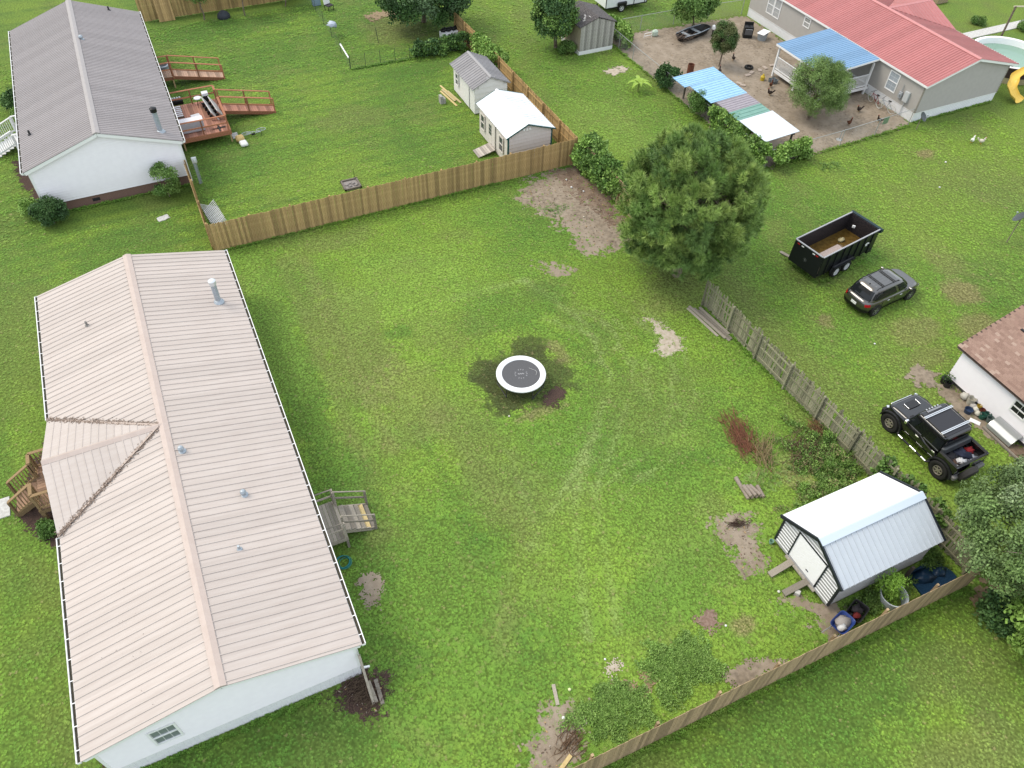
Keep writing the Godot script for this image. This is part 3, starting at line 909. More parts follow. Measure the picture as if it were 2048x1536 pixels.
func gable_body(t: Node3D, x0: float, x1: float, z0: float, z1: float, ys: float, ye: float, xr: float, yr: float, m: Material):
	# the solid core behind the boards
	var s := Shape.new()
	s.span(Vector3(x0, ys, z0), Vector3(x1, ye, z1))
	for e in [[z0 + 0.01, -1.0], [z1 - 0.01, 1.0]]:
		var A := Vector3(x0, ye, e[0])
		var B := Vector3(x1, ye, e[0])
		var C := Vector3(xr, yr - 0.06, e[0])
		if e[1] > 0: s.tri(A, B, C)
		else: s.tri(B, A, C)
	put(t, "wall", s, m)

func rake_trim(t: Node3D, xe0: float, xe1: float, ye: float, xr: float, yr: float, z: float, m: Material, w := 0.16):
	for x in [xe0, xe1]:
		var s := Shape.new()
		s.beam(Vector3(x, ye - w * 0.5, z), Vector3(xr, yr - w * 0.5, z), 0.03, w)
		put(t, "rake_board", s, m)

func ridge_cap(t: Node3D, xr: float, yr: float, z0: float, z1: float, slope0: float, slope1: float, m: Material, w := 0.2):
	var s := Shape.new()
	s.prism([Vector3(xr - w, yr - w * slope0 + 0.03, 0), Vector3(xr - w, yr - w * slope0 + 0.015, 0), Vector3(xr + w, yr - w * slope1 + 0.015, 0), Vector3(xr + w, yr - w * slope1 + 0.03, 0), Vector3(xr, yr + 0.045, 0)], Vector3(0, 0, z1 - z0), Vector3(0, 0, z0))
	put(t, "ridge_cap", s, m)

func tri_slope(t: Node3D, A: Vector3, B: Vector3, C: Vector3, panel: float, mats: Array):
	# a roof triangle: ridge from A (front) to B (back, meeting the main roof), eave corner C below A; sheets run down from the ridge
	var L := A.distance_to(B)
	var num := maxi(1, int(round(L / panel)))
	var down := C - A
	var nrm := (B - A).cross(down).normalized()
	if nrm.y < 0: nrm = -nrm
	for k in num:
		var s := Shape.new()
		var u0 := float(k) / num
		var u1 := float(k + 1) / num
		var ribs := 3
		for i in ribs:
			var a0 := lerpf(u0, u1, float(i) / ribs)
			var a1 := lerpf(u0, u1, float(i + 1) / ribs)
			var p0 := A.lerp(B, a0)
			var p1 := A.lerp(B, a1)
			var q0 := p0 + down * (1.0 - a0)
			var q1 := p1 + down * (1.0 - a1)
			s.quad(p0, p1, q1, q0)
			if a1 < 0.97:
				var hb := (B - A).normalized() * 0.022
				s.quad(p1 - hb, p1 - hb * 0.4 + nrm * 0.02, q1 - hb * 0.4 + nrm * 0.02, q1 - hb)
				s.quad(p1 - hb * 0.4 + nrm * 0.02, p1 + hb * 0.4 + nrm * 0.02, q1 + hb * 0.4 + nrm * 0.02, q1 - hb * 0.4 + nrm * 0.02)
				s.quad(p1 + hb * 0.4 + nrm * 0.02, p1 + hb, q1 + hb, q1 + hb * 0.4 + nrm * 0.02)
		put(t, "dormer_panel", s, mats[k % mats.size()])

func bits(parent: Node, called: String, a: Vector3, b: Vector3, nrm: Vector3, num: int, spread: float, m: Material, seed_no: int, sz := 0.05):
	# loose litter lying along a line
	var s := Shape.new()
	rng.seed = seed_no
	for k in num:
		var p := a.lerp(b, rng.randf()) + Vector3(rng.randfn(), 0, rng.randfn()) * spread
		s.tint = Color.WHITE * rng.randf_range(0.6, 1.4)
		s.box(p + nrm * 0.012, Vector3(sz * rng.randf_range(0.5, 2.2), 0.012, sz * rng.randf_range(0.3, 0.8)), Basis(Vector3(0, 0, 1), atan2(nrm.y, nrm.x) - PI / 2) * Basis(Vector3.UP, rng.randf() * TAU))
	var o := put(parent, called, s, m)
	o.set_meta("kind", "stuff")

# ---- the white house with the pink-beige roof
func build_front_house():
	var roofs := []
	for k in 3:
		var rb := vcol(mat_tex("beige_roof0", lin(0.455, 0.395, 0.36), lin(0.495, 0.438, 0.402), 0.02, Vector3(0.1, 0.6, 1.1), 0.55, Vector2.ONE, 0.18))
		roofs.append(rb if k == 0 else toned(rb, "beige_roof%d" % k, [1.0, 0.985, 0.97][k]))
	var white := mat_tex("white_vinyl", lin(0.83, 0.80, 0.835), lin(0.855, 0.83, 0.86), 0.02, Vector3.ONE * 0.4, 0.6, Vector2.ONE, 0.15)
	var skirt := vcol(mat_tex("white_skirt", lin(0.73, 0.735, 0.755), lin(0.78, 0.785, 0.80), 0.02, Vector3.ONE * 0.5, 0.6))
	var trim := mat("white_trim", lin(0.8, 0.8, 0.8), 0.5)
	var litter := mat_tex("gutter_litter", lin(0.03, 0.028, 0.02), lin(0.09, 0.075, 0.05), 0.05, Vector3.ONE * 2.0)
	var glass := mat("house_glass", lin(0.19, 0.22, 0.22), 0.08)
	var galv := mat_tex("galvanised", lin(0.30, 0.34, 0.38), lin(0.40, 0.44, 0.475), 0.03, Vector3.ONE, 0.45)
	galv.metallic = 0.3
	var h := thing("manufactured_house", "long white house with a pale pink-beige ribbed metal roof and cross gable", "house", Vector3(-15.65, 0, -1.1))
	var x0 := -19.85
	var x1 := -11.45
	var z0 := -12.6
	var z1 := 10.27
	var ye := 2.62
	var e0 := -20.13
	var e1 := -11.17
	var f0 := -12.86
	var f1 := 10.5
	var xr := -15.64
	var yr := 3.88
	var yv := 2.77
	h.position = Vector3.ZERO
	gable_body(h, x0, x1, z0, z1, 0.0, ye, xr, yr - 0.1, white)
	siding(h, Vector3(x0, 0, z1), Vector3(x1, 0, z1), 0.78, ye, Vector3(0, 0, 1), 0.15, white, [[1.56, 2.39, 1.28, 2.42]])
	gable_siding(h, x0, x1, 0, ye, xr, yr - 0.1, z1, Vector3(0, 0, 1), 0.15, white)
	siding(h, Vector3(x1, 0, z0), Vector3(x1, 0, z1), 0.78, ye, Vector3(1, 0, 0), 0.15, white)
	siding(h, Vector3(x0, 0, z0), Vector3(x0, 0, z1), 0.78, ye, Vector3(-1, 0, 0), 0.23, white)
	siding(h, Vector3(x0, 0, z0), Vector3(x1, 0, z0), 0.78, ye, Vector3(0, 0, -1), 0.23, white)
	skirt_wall(h, Vector3(x0, 0, z1 + 0.004), Vector3(x1, 0, z1 + 0.004), 0.74, Vector3(0, 0, 1), skirt)
	skirt_wall(h, Vector3(x1 + 0.004, 0, z0), Vector3(x1 + 0.004, 0, z1), 0.74, Vector3(1, 0, 0), skirt)
	skirt_wall(h, Vector3(x0 - 0.004, 0, z0), Vector3(x0 - 0.004, 0, z1), 0.74, Vector3(-1, 0, 0), skirt)
	var tr := Shape.new()
	tr.span(Vector3(x0 - 0.03, 0.74, z1), Vector3(x1 + 0.03, 0.79, z1 + 0.035))
	tr.span(Vector3(x1, 0.74, z0), Vector3(x1 + 0.035, 0.79, z1 - 0.001))
	put(h, "skirting_rail", tr, trim)
	for x in [x0, x1]:
		var c := Shape.new()
		c.span(Vector3(x - 0.05, 0.79, z1 - 0.04), Vector3(x + 0.05, ye, z1 + 0.04))
		put(h, "corner_board", c, trim)
	window(h, Vector3(-17.875, 1.85, z1 + 0.012), 0.74, 1.0, Vector3(0, 0, 1), trim, glass, 3, 1)
	# soffits and fascia
	var so := Shape.new()
	so.span(Vector3(e0 + 0.02, 2.63, f0 + 0.03), Vector3(x0 - 0.03, 2.66, f1 - 0.03))
	so.span(Vector3(x1 + 0.03, 2.63, f0 + 0.03), Vector3(e1 - 0.02, 2.66, f1 - 0.03))
	put(h, "soffit", so, trim)
	for z in [f0 + 0.03, f1 - 0.03]: rake_trim(h, e0 + 0.06, e1 - 0.06, yv - 0.03, xr, yr - 0.03, z, trim)
	metal_slope(h, Vector3(e0, yv, f0), Vector3(xr - e0, yr - yv, 0), Vector3(0, 0, f1 - f0), 25, 3, roofs)
	metal_slope(h, Vector3(e1, yv, f0), Vector3(xr - e1, yr - yv, 0), Vector3(0, 0, f1 - f0), 25, 3, roofs)
	var cap := mat_tex("beige_cap", lin(0.435, 0.355, 0.315), lin(0.475, 0.395, 0.355), 0.02, Vector3.ONE * 0.4, 0.5)
	ridge_cap(h, xr, yr + 0.015, f0, f1, 0.25, 0.25, cap, 0.19)
	# cross gable over the front porch
	var A := Vector3(e0 - 0.06, 3.83, -1.1)
	var B := Vector3(-15.75, 3.885, -1.1)
	tri_slope(h, A, B, Vector3(e0 - 0.06, 2.80, -4.3), 0.9, roofs)
	tri_slope(h, A, B, Vector3(e0 - 0.06, 2.80, 1.8), 0.9, roofs)
	var dc := Shape.new()
	dc.prism([Vector3(0, -0.045, -0.15), Vector3(0, -0.045, 0.15), Vector3(0, 0.045, 0)], B - A + Vector3(0.1, 0, 0), A + Vector3(0, 0.005, 0))
	put(h, "dormer_ridge_cap", dc, cap)
	var dg := Shape.new()
	dg.tri(A - Vector3(-0.12, 0.1, 0), Vector3(e0 + 0.06, 2.78, -4.2), Vector3(e0 + 0.06, 2.78, 1.7))
	put(h, "dormer_gable", dg, white)
	for z in [-4.3, 1.8]:
		var f := Shape.new()
		f.beam(Vector3(e0 - 0.05, 2.72, z), Vector3(e0 - 0.05, 3.75, -1.1), 0.03, 0.14)
		put(h, "dormer_fascia", f, trim)
		var vl := Shape.new()
		var C := Vector3(e0 - 0.02, 2.82, z)
		var w := Vector3(0.0, 0.0, 0.06)
		vl.quad(C - w, C + w, B + w + Vector3(-0.05, 0.035, 0), B - w + Vector3(-0.05, 0.035, 0))
		put(h, "valley_flashing", vl, mat_tex("valley_dirt", lin(0.33, 0.26, 0.22), lin(0.5, 0.42, 0.37), 0.05, Vector3.ONE))
		bits(h, "valley_litter", C, B, Vector3(-0.24, 0.97, 0), 800, 0.07, vcol(mat("litter", lin(0.25, 0.19, 0.155), 0.9)), 31 + int(z), 0.045)
	for g in [[f0, -4.36], [1.86, f1]]: gutter(h, Vector3(e0, yv - 0.005, g[0]), Vector3(e0, yv - 0.005, g[1]), Vector3(-1, 0, 0), trim, litter)
	gutter(h, Vector3(e1, yv - 0.005, f0), Vector3(e1, yv - 0.005, f1), Vector3(1, 0, 0), trim, litter)
	var ds := Shape.new()
	ds.span(Vector3(x1 + 0.04, 0.2, z1 - 0.14), Vector3(x1 + 0.11, 2.5, z1 - 0.06))
	ds.beam(Vector3(x1 + 0.07, 0.22, z1 - 0.1), Vector3(x1 + 0.34, 0.10, z1 - 0.1), 0.07, 0.07)
	put(h, "downspout", ds, trim)
	var ds2 := Shape.new()
	ds2.beam(Vector3(e1 + 0.06, 2.62, f1 - 0.06), Vector3(x1 + 0.075, 2.5, z1 - 0.1), 0.07, 0.07)
	put(h, "downspout", ds2, trim)
	# things through the roof
	flue(h, Vector3(-12.2, 3.04, -8.6), 0.135, 1.25, galv, mat("flue_cap", lin(0.62, 0.64, 0.66), 0.35, 0.4))
	vent_dome(h, Vector3(-15.2, 3.79, 0.5), 0.105, galv)
	vent_dome(h, Vector3(-13.46, 3.35, 3.2), 0.105, galv)
	stub(h, Vector3(-14.1, 3.5, 5.6), 0.05, 0.22, galv)
	stub(h, Vector3(-18.0, 3.3, -9.05), 0.05, 0.25, mat("dull_grey", lin(0.2, 0.19, 0.18), 0.8))
	bits(h, "roof_speck", Vector3(-18.4, 3.22, 1.5), Vector3(-17.6, 3.42, 9.5), Vector3(-0.24, 0.97, 0), 26, 0.5, vcol(mat("speck", lin(0.28, 0.24, 0.22), 0.9)), 77, 0.025)
	build_porch(); build_back_steps()

func toned(base: StandardMaterial3D, key: String, v: float) -> StandardMaterial3D:
	# the same grain in a lighter or darker board
	if MT.has(key): return MT[key]
	var m: StandardMaterial3D = base.duplicate()
	m.albedo_color = Color(v, v, v)
	MT[key] = m
	return m

func wood(key: String, a: Color, b: Color, tones := 3, scale := Vector3(5, 0.9, 5)) -> Array:
	var out := []
	var base := mat_tex(key + "0", (a * 1.15).linear_to_srgb(), (b * 1.15).linear_to_srgb(), 0.022, scale, 0.9, Vector2(1, 1), 0.3)
	base.albedo_color = Color(0.93, 0.93, 0.93)
	for k in tones: out.append(base if k == 0 else toned(base, key + str(k), [0.93, 0.8, 1.0, 0.87, 0.97][k]))
	return out

func build_porch():
	var w := wood("porch_wood", Color(0.22, 0.145, 0.075), Color(0.34, 0.235, 0.125))
	var d := wood("porch_deck", Color(0.26, 0.155, 0.10), Color(0.36, 0.235, 0.16))
	var t := thing("front_porch", "tan wooden porch with stairs and spindle rails under the cross gable", "porch", Vector3(-21.4, 0, -2.6))
	t.position = Vector3.ZERO
	decking(t, Vector3(-21.45, 0.76, -3.8), Vector3(-19.88, 0.8, -1.4), true, 0.14, d)
	var rim := Shape.new()
	rim.span(Vector3(-21.48, 0.56, -3.83), Vector3(-21.45, 0.75, -1.37))
	rim.span(Vector3(-21.449, 0.56, -1.40), Vector3(-19.9, 0.75, -1.37))
	rim.span(Vector3(-21.449, 0.56, -3.83), Vector3(-19.9, 0.75, -3.80))
	put(t, "rim_joist", rim, w[1])
	for p in [[-21.4, -3.75], [-21.4, -1.45], [-20.0, -1.45], [-20.0, -3.75]]:
		var s := Shape.new()
		s.box(Vector3(p[0], 0.28, p[1]), Vector3(0.14, 0.58, 0.14))
		put(t, "support_post", s, w[0])
	railing(t, Vector3(-21.4, 0.8, -3.75), Vector3(-19.95, 0.8, -3.75), 0.95, w, 0.09, [0.12], 0.13)
	railing(t, Vector3(-21.4, 0.8, -3.72), Vector3(-21.4, 0.8, -3.2), 0.95, w, 0.09, [0.12], 0.13)
	railing(t, Vector3(-21.4, 0.8, -2.1), Vector3(-21.4, 0.8, -1.45), 0.95, w, 0.09, [0.12], 0.13)
	railing(t, Vector3(-21.4, 0.8, -1.42), Vector3(-19.95, 0.8, -1.42), 0.95, w, 0.09, [0.12], 0.13)
	for z in [-3.2, -2.12]:
		railing(t, Vector3(-21.45, 0.75, z), Vector3(-22.5, 0.08, z), 0.95, w, 0.09, [0.12], 0.15)
		var st := Shape.new()
		st.beam(Vector3(-21.45, 0.62, z + 0.04), Vector3(-22.5, 0.06, z + 0.04), 0.04, 0.22)
		put(t, "stringer", st, w[1])
	for k in 4:
		var s := Shape.new()
		s.span(Vector3(-21.72 - 0.26 * k, 0.60 - 0.16 * k, -3.16), Vector3(-21.46 - 0.26 * k, 0.64 - 0.16 * k, -2.1))
		put(t, "tread", s, d[k % 3])
	one("door_mat", "small white patterned mat lying on the tan front porch", "mat", box_shape(Vector3(0.45, 0.015, 0.36)), mat_tex("white_mat", lin(0.6, 0.55, 0.55), lin(0.85, 0.84, 0.84), 0.06, Vector3.ONE * 3.0), Vector3(-20.95, 0.81, -3.3), 0.2)
	setting("path", "pale concrete walk ending at the front porch stairs", plate(poly([-40.0, -3.35, -22.82, -3.33, -22.82, -2.29, -40.0, -2.33]), 0.0, 0.05), mat_tex("concrete", lin(0.42, 0.41, 0.39), lin(0.55, 0.54, 0.52), 0.03, Vector3.ONE * 0.6, 0.9))

func box_shape(s: Vector3) -> Shape:
	var o := Shape.new()
	o.box(Vector3.ZERO, s)
	return o

func plate(p: PackedVector2Array, y0: float, y1: float) -> Shape:
	var o := Shape.new()
	o.slab(p, y0, y1)
	return o

func build_back_steps():
	var w := wood("grey_wood", Color(0.20, 0.175, 0.14), Color(0.42, 0.375, 0.315), 4)
	var t := thing("back_steps", "weathered grey wooden landing and stairs with one new yellow tread", "stairs", Vector3.ZERO)
	decking(t, Vector3(-11.40, 0.76, 3.1), Vector3(-10.24, 0.8, 5.0), false, 0.145, w)
	var f := Shape.new()
	f.span(Vector3(-11.4, 0.58, 5.0), Vector3(-10.24, 0.76, 5.04))
	f.span(Vector3(-11.4, 0.58, 3.06), Vector3(-10.24, 0.76, 3.1))
	f.span(Vector3(-10.28, 0.58, 3.101), Vector3(-10.24, 0.755, 4.999))
	put(t, "rim_joist", f, w[0])
	for p in [[-10.28, 3.12], [-10.28, 4.98], [-11.3, 4.98]]:
		var s := Shape.new()
		s.box(Vector3(p[0] - 0.02, 0.3, p[1]), Vector3(0.1, 0.6, 0.1))
		put(t, "support_post", s, w[1])
	var yellow := mat_tex("new_lumber", lin(0.50, 0.38, 0.17), lin(0.62, 0.49, 0.25), 0.02, Vector3(5, 1, 1))
	for k in 6:
		var s := Shape.new()
		var y := 0.66 - 0.115 * k
		s.span(Vector3(-10.22 + 0.2 * k, y, 3.36), Vector3(-10.0 + 0.2 * k, y + 0.04, 4.62))
		var o := put(t, "tread", s, yellow if k == 4 else w[k % 4])
		if k == 4: o.set_meta("label", "new yellow lumber tread")
	for z in [3.34, 4.6]:
		var st := Shape.new()
		st.beam(Vector3(-10.22, 0.58, z), Vector3(-9.0, 0.02, z), 0.04, 0.2)
		put(t, "stringer", st, w[2])
		railing(t, Vector3(-10.27, 0.8, z), Vector3(-9.0, 0.1, z), 0.95, [w[0], w[1]], 0.1, [0.55], 0.0, 2, 0.05)
	for z in [3.2, 4.94]: railing(t, Vector3(-11.35, 0.8, z), Vector3(-10.3, 0.8, z), 0.95, [w[1], w[2]], 0.1, [0.55], 0.0, 2, 0.05)

# ---- the house with the grey-brown roof, its deck and ramps
func build_back_house():
	var roofs := []
	for k in 3:
		var rb := vcol(mat_tex("taupe_roof0", lin(0.275, 0.25, 0.25), lin(0.295, 0.27, 0.27), 0.02, Vector3.ONE * 0.35, 0.5, Vector2.ONE, 0.15))
		roofs.append(rb if k == 0 else toned(rb, "taupe_roof%d" % k, [1.0, 0.98, 0.96][k]))
	var white: Material = MT["white_vinyl"]
	var trim: Material = MT["white_trim"]
	var litter: Material = MT["gutter_litter"]
	var brick := mat_tex("brick_base", lin(0.12, 0.065, 0.05), lin(0.26, 0.17, 0.14), 0.09, Vector3(1.2, 2.6, 1.2), 0.9, Vector2.ONE, 0.7)
	var h := thing("manufactured_house", "white house with a taupe metal roof on a low brick base", "house")
	var x0 := -19.95
	var x1 := -11.62
	var z0 := -43.6
	var z1 := -24.25
	var e0 := -20.2
	var e1 := -11.35
	var f0 := -43.9
	var f1 := -24.0
	var xr := -15.75
	var yr := 4.55
	var yv := 3.05
	var ye := 2.92
	gable_body(h, x0, x1, z0, z1, 0.6, ye, xr, yr - 0.1, white)
	var b := Shape.new()
	b.span(Vector3(x0 + 0.03, 0, z0 + 0.03), Vector3(x1 - 0.03, 0.6, z1 - 0.03))
	put(h, "brick_base", b, brick)
	for x in [-17.2, -13.6]:
		var v := Shape.new()
		v.box(Vector3(x, 0.3, z1 - 0.02), Vector3(0.42, 0.2, 0.03))
		for k in 4: v.box(Vector3(x, 0.225 + 0.05 * k, z1 + 0.0), Vector3(0.4, 0.012, 0.03), Basis(Vector3.RIGHT, 0.5))
		put(h, "foundation_vent", v, mat("black_grille", lin(0.02, 0.02, 0.022), 0.6))
	siding(h, Vector3(x0, 0, z1), Vector3(x1, 0, z1), 0.62, ye, Vector3(0, 0, 1), 0.165, white)
	gable_siding(h, x0, x1, 0, ye, xr, yr - 0.1, z1, Vector3(0, 0, 1), 0.165, white)
	siding(h, Vector3(x1, 0, z0), Vector3(x1, 0, z1), 0.62, ye, Vector3(1, 0, 0), 0.23, white)
	siding(h, Vector3(x0, 0, z0), Vector3(x0, 0, z1), 0.62, ye, Vector3(-1, 0, 0), 0.23, white)
	for x in [x0, x1]:
		var c := Shape.new()
		c.span(Vector3(x - 0.05, 0.62, z1 - 0.04), Vector3(x + 0.05, ye, z1 + 0.04))
		put(h, "corner_board", c, trim)
	var so := Shape.new()
	so.span(Vector3(e0 + 0.02, 2.93, f0 + 0.03), Vector3(x0 - 0.03, 2.96, f1 - 0.03))
	so.span(Vector3(x1 + 0.03, 2.93, f0 + 0.03), Vector3(e1 - 0.02, 2.96, f1 - 0.03))
	put(h, "soffit", so, trim)
	for z in [f0 + 0.03, f1 - 0.03]: rake_trim(h, e0 + 0.06, e1 - 0.06, yv - 0.03, xr, yr - 0.03, z, trim, 0.2)
	metal_slope(h, Vector3(e0, yv, f0), Vector3(xr - e0, yr - yv, 0), Vector3(0, 0, f1 - f0), 22, 4, roofs, "roof_panel", 0.025, 0.045)
	metal_slope(h, Vector3(e1, yv, f0), Vector3(xr - e1, yr - yv, 0), Vector3(0, 0, f1 - f0), 22, 4, roofs, "roof_panel", 0.025, 0.045)
	ridge_cap(h, xr, yr + 0.015, f0, f1, 0.337, 0.337, mat_tex("taupe_cap", lin(0.31, 0.285, 0.28), lin(0.34, 0.315, 0.31), 0.02, Vector3.ONE * 0.4, 0.5), 0.2)
	gutter(h, Vector3(e0, yv - 0.005, f0), Vector3(e0, yv - 0.005, f1), Vector3(-1, 0, 0), trim, litter)
	gutter(h, Vector3(e1, yv - 0.005, f0), Vector3(e1, yv - 0.005, f1), Vector3(1, 0, 0), trim, litter)
	for x in [x0, x1]:
		var d := Shape.new()
		var sg := -1.0 if x < -15.0 else 1.0
		d.beam(Vector3(x + sg * 0.32, 2.92, f1 - 0.05), Vector3(x + sg * 0.08, 2.72, z1 - 0.08), 0.07, 0.07)
		d.span(Vector3(x + sg * 0.04, 0.1, z1 - 0.13), Vector3(x + sg * 0.11, 2.75, z1 - 0.05))
		put(h, "downspout", d, trim)
	flue(h, Vector3(-12.4, 3.36, -24.98), 0.15, 1.45, MT["galvanised"], mat("black_cap", lin(0.012, 0.012, 0.014), 0.4))
	vent_dome(h, Vector3(-15.45, 4.42, -37.2), 0.13, MT["galvanised"])
	stub(h, Vector3(-19.55, 3.27, -27.8), 0.06, 0.28, mat("dark_pipe", lin(0.03, 0.03, 0.035), 0.6))
	stub(h, Vector3(-13.3, 3.72, -43.2), 0.06, 0.28, MT["dark_pipe"])
	build_red_deck()
	# white front stairs at the far side
	var w := [mat_tex("white_rail", lin(0.55, 0.55, 0.55), lin(0.72, 0.72, 0.72), 0.03, Vector3.ONE)]
	var t := thing("front_stairs", "white picket-railed front stairs of the taupe-roofed house", "stairs")
	decking(t, Vector3(-21.1, 0.72, -33.8), Vector3(-20.0, 0.76, -31.2), true, 0.14, w)
	railing(t, Vector3(-21.1, 0.76, -33.75), Vector3(-20.02, 0.76, -33.75), 0.95, w, 0.09, [0.1], 0.14)
	railing(t, Vector3(-21.1, 0.76, -31.25), Vector3(-20.02, 0.76, -31.25), 0.95, w, 0.09, [0.1], 0.14)
	for z in [-33.7, -31.9]: railing(t, Vector3(-21.15, 0.72, z), Vector3(-22.7, 0.05, z), 0.95, w, 0.09, [0.1], 0.14)
	for k in 5:
		var s := Shape.new()
		s.span(Vector3(-21.45 - 0.29 * k, 0.58 - 0.13 * k, -33.65), Vector3(-21.14 - 0.29 * k, 0.62 - 0.13 * k, -31.95))
		put(t, "tread", s, w[0])
	for p in [[-21.0, -33.7], [-21.0, -31.3]]:
		var s := Shape.new()
		s.box(Vector3(p[0], 0.35, p[1]), Vector3(0.12, 0.72, 0.12))
		put(t, "support_post", s, w[0])

func ramp(t: Node3D, xa: float, xb: float, z0: float, z1: float, y: float, m: Array, d: Array):
	# a boarded ramp falling from xa (height y) to xb on the ground
	var num := 24
	for k in num:
		var s := Shape.new()
		var p := lerpf(xa, xb, (k + 0.5) / num)
		var q := lerpf(y, 0.08, (k + 0.5) / num) - 0.02
		var a := atan2(0.08 - y, xb - xa)
		s.box(Vector3(p, q, (z0 + z1) * 0.5), Vector3((xb - xa) / num - 0.008, 0.035, z1 - z0 - 0.1), Basis(Vector3(0, 0, 1), a))
		put(t, "ramp_board", s, d[(k * 5 + k / 3) % d.size()])
	for z in [z0 + 0.03, z1 - 0.03]:
		var st := Shape.new()
		st.beam(Vector3(xa, y - 0.13, z), Vector3(xb, 0.0, z), 0.05, 0.24)
		put(t, "ramp_stringer", st, m[1])
		railing(t, Vector3(xa, y, z), Vector3(xb - 0.05, 0.08, z), 1.0, m, 0.09, [0.5], 0.0, 3, 0.14)

func build_red_deck():
	var m := wood("red_stain", Color(0.26, 0.10, 0.05), Color(0.40, 0.185, 0.11))
	var d := wood("red_deck", Color(0.33, 0.155, 0.11), Color(0.43, 0.22, 0.16))
	var p := wood("pine_deck", Color(0.36, 0.22, 0.15), Color(0.52, 0.37, 0.28))
	var plain := wood("bare_post", Color(0.34, 0.24, 0.12), Color(0.45, 0.33, 0.18), 1)
	var t := thing("deck", "red-stained square deck with a long ramp and rails", "deck")
	decking(t, Vector3(-11.55, 0.86, -32.7), Vector3(-8.2, 0.9, -28.15), false, 0.14, d)
	var rim := Shape.new()
	rim.span(Vector3(-11.55, 0.58, -28.15), Vector3(-8.2, 0.88, -28.1))
	rim.span(Vector3(-8.2, 0.58, -32.75), Vector3(-8.15, 0.88, -28.1))
	rim.span(Vector3(-11.55, 0.58, -32.75), Vector3(-8.2, 0.88, -32.7))
	put(t, "rim_joist", rim, m[0])
	for q in [[-8.26, -28.2], [-8.26, -32.6], [-11.3, -28.2], [-11.3, -32.6]]:
		var s := Shape.new()
		s.box(Vector3(q[0], 0.29, q[1]), Vector3(0.1, 0.58, 0.1))
		put(t, "support_post", s, plain[0])
	railing(t, Vector3(-11.5, 0.9, -32.6), Vector3(-8.28, 0.9, -32.6), 1.0, m, 0.09, [0.5], 0.0, 3)
	railing(t, Vector3(-8.28, 0.9, -32.55), Vector3(-8.28, 0.9, -31.9), 1.0, m, 0.09, [0.5], 0.0, 2)
	railing(t, Vector3(-8.28, 0.9, -30.85), Vector3(-8.28, 0.9, -28.25), 1.0, m, 0.09, [0.5], 0.0, 3)
	railing(t, Vector3(-11.5, 0.9, -28.2), Vector3(-8.3, 0.9, -28.2), 1.0, m, 0.09, [0.5], 0.0, 3)
	ramp(t, -8.15, -4.65, -31.95, -30.8, 0.9, m, d)
	var r := thing("ramp_deck", "red-stained narrow ramp with pale new boards at the far end of the deck", "ramp")
	decking(r, Vector3(-11.55, 0.86, -38.4), Vector3(-10.5, 0.9, -37.15), false, 0.14, p)
	for z in [-38.33, -37.2]:
		railing(r, Vector3(-11.5, 0.9, z), Vector3(-10.52, 0.9, z), 1.0, m, 0.09, [0.5], 0.0, 2)
		var s := Shape.new()
		s.beam(Vector3(-11.55, 0.74, z), Vector3(-10.5, 0.74, z), 0.05, 0.24)
		put(r, "rim_joist", s, m[1])
		var q := Shape.new()
		q.box(Vector3(-10.55, 0.31, z), Vector3(0.1, 0.62, 0.1))
		put(r, "support_post", q, plain[0])
	ramp(r, -10.45, -6.95, -38.4, -37.15, 0.9, m, p)

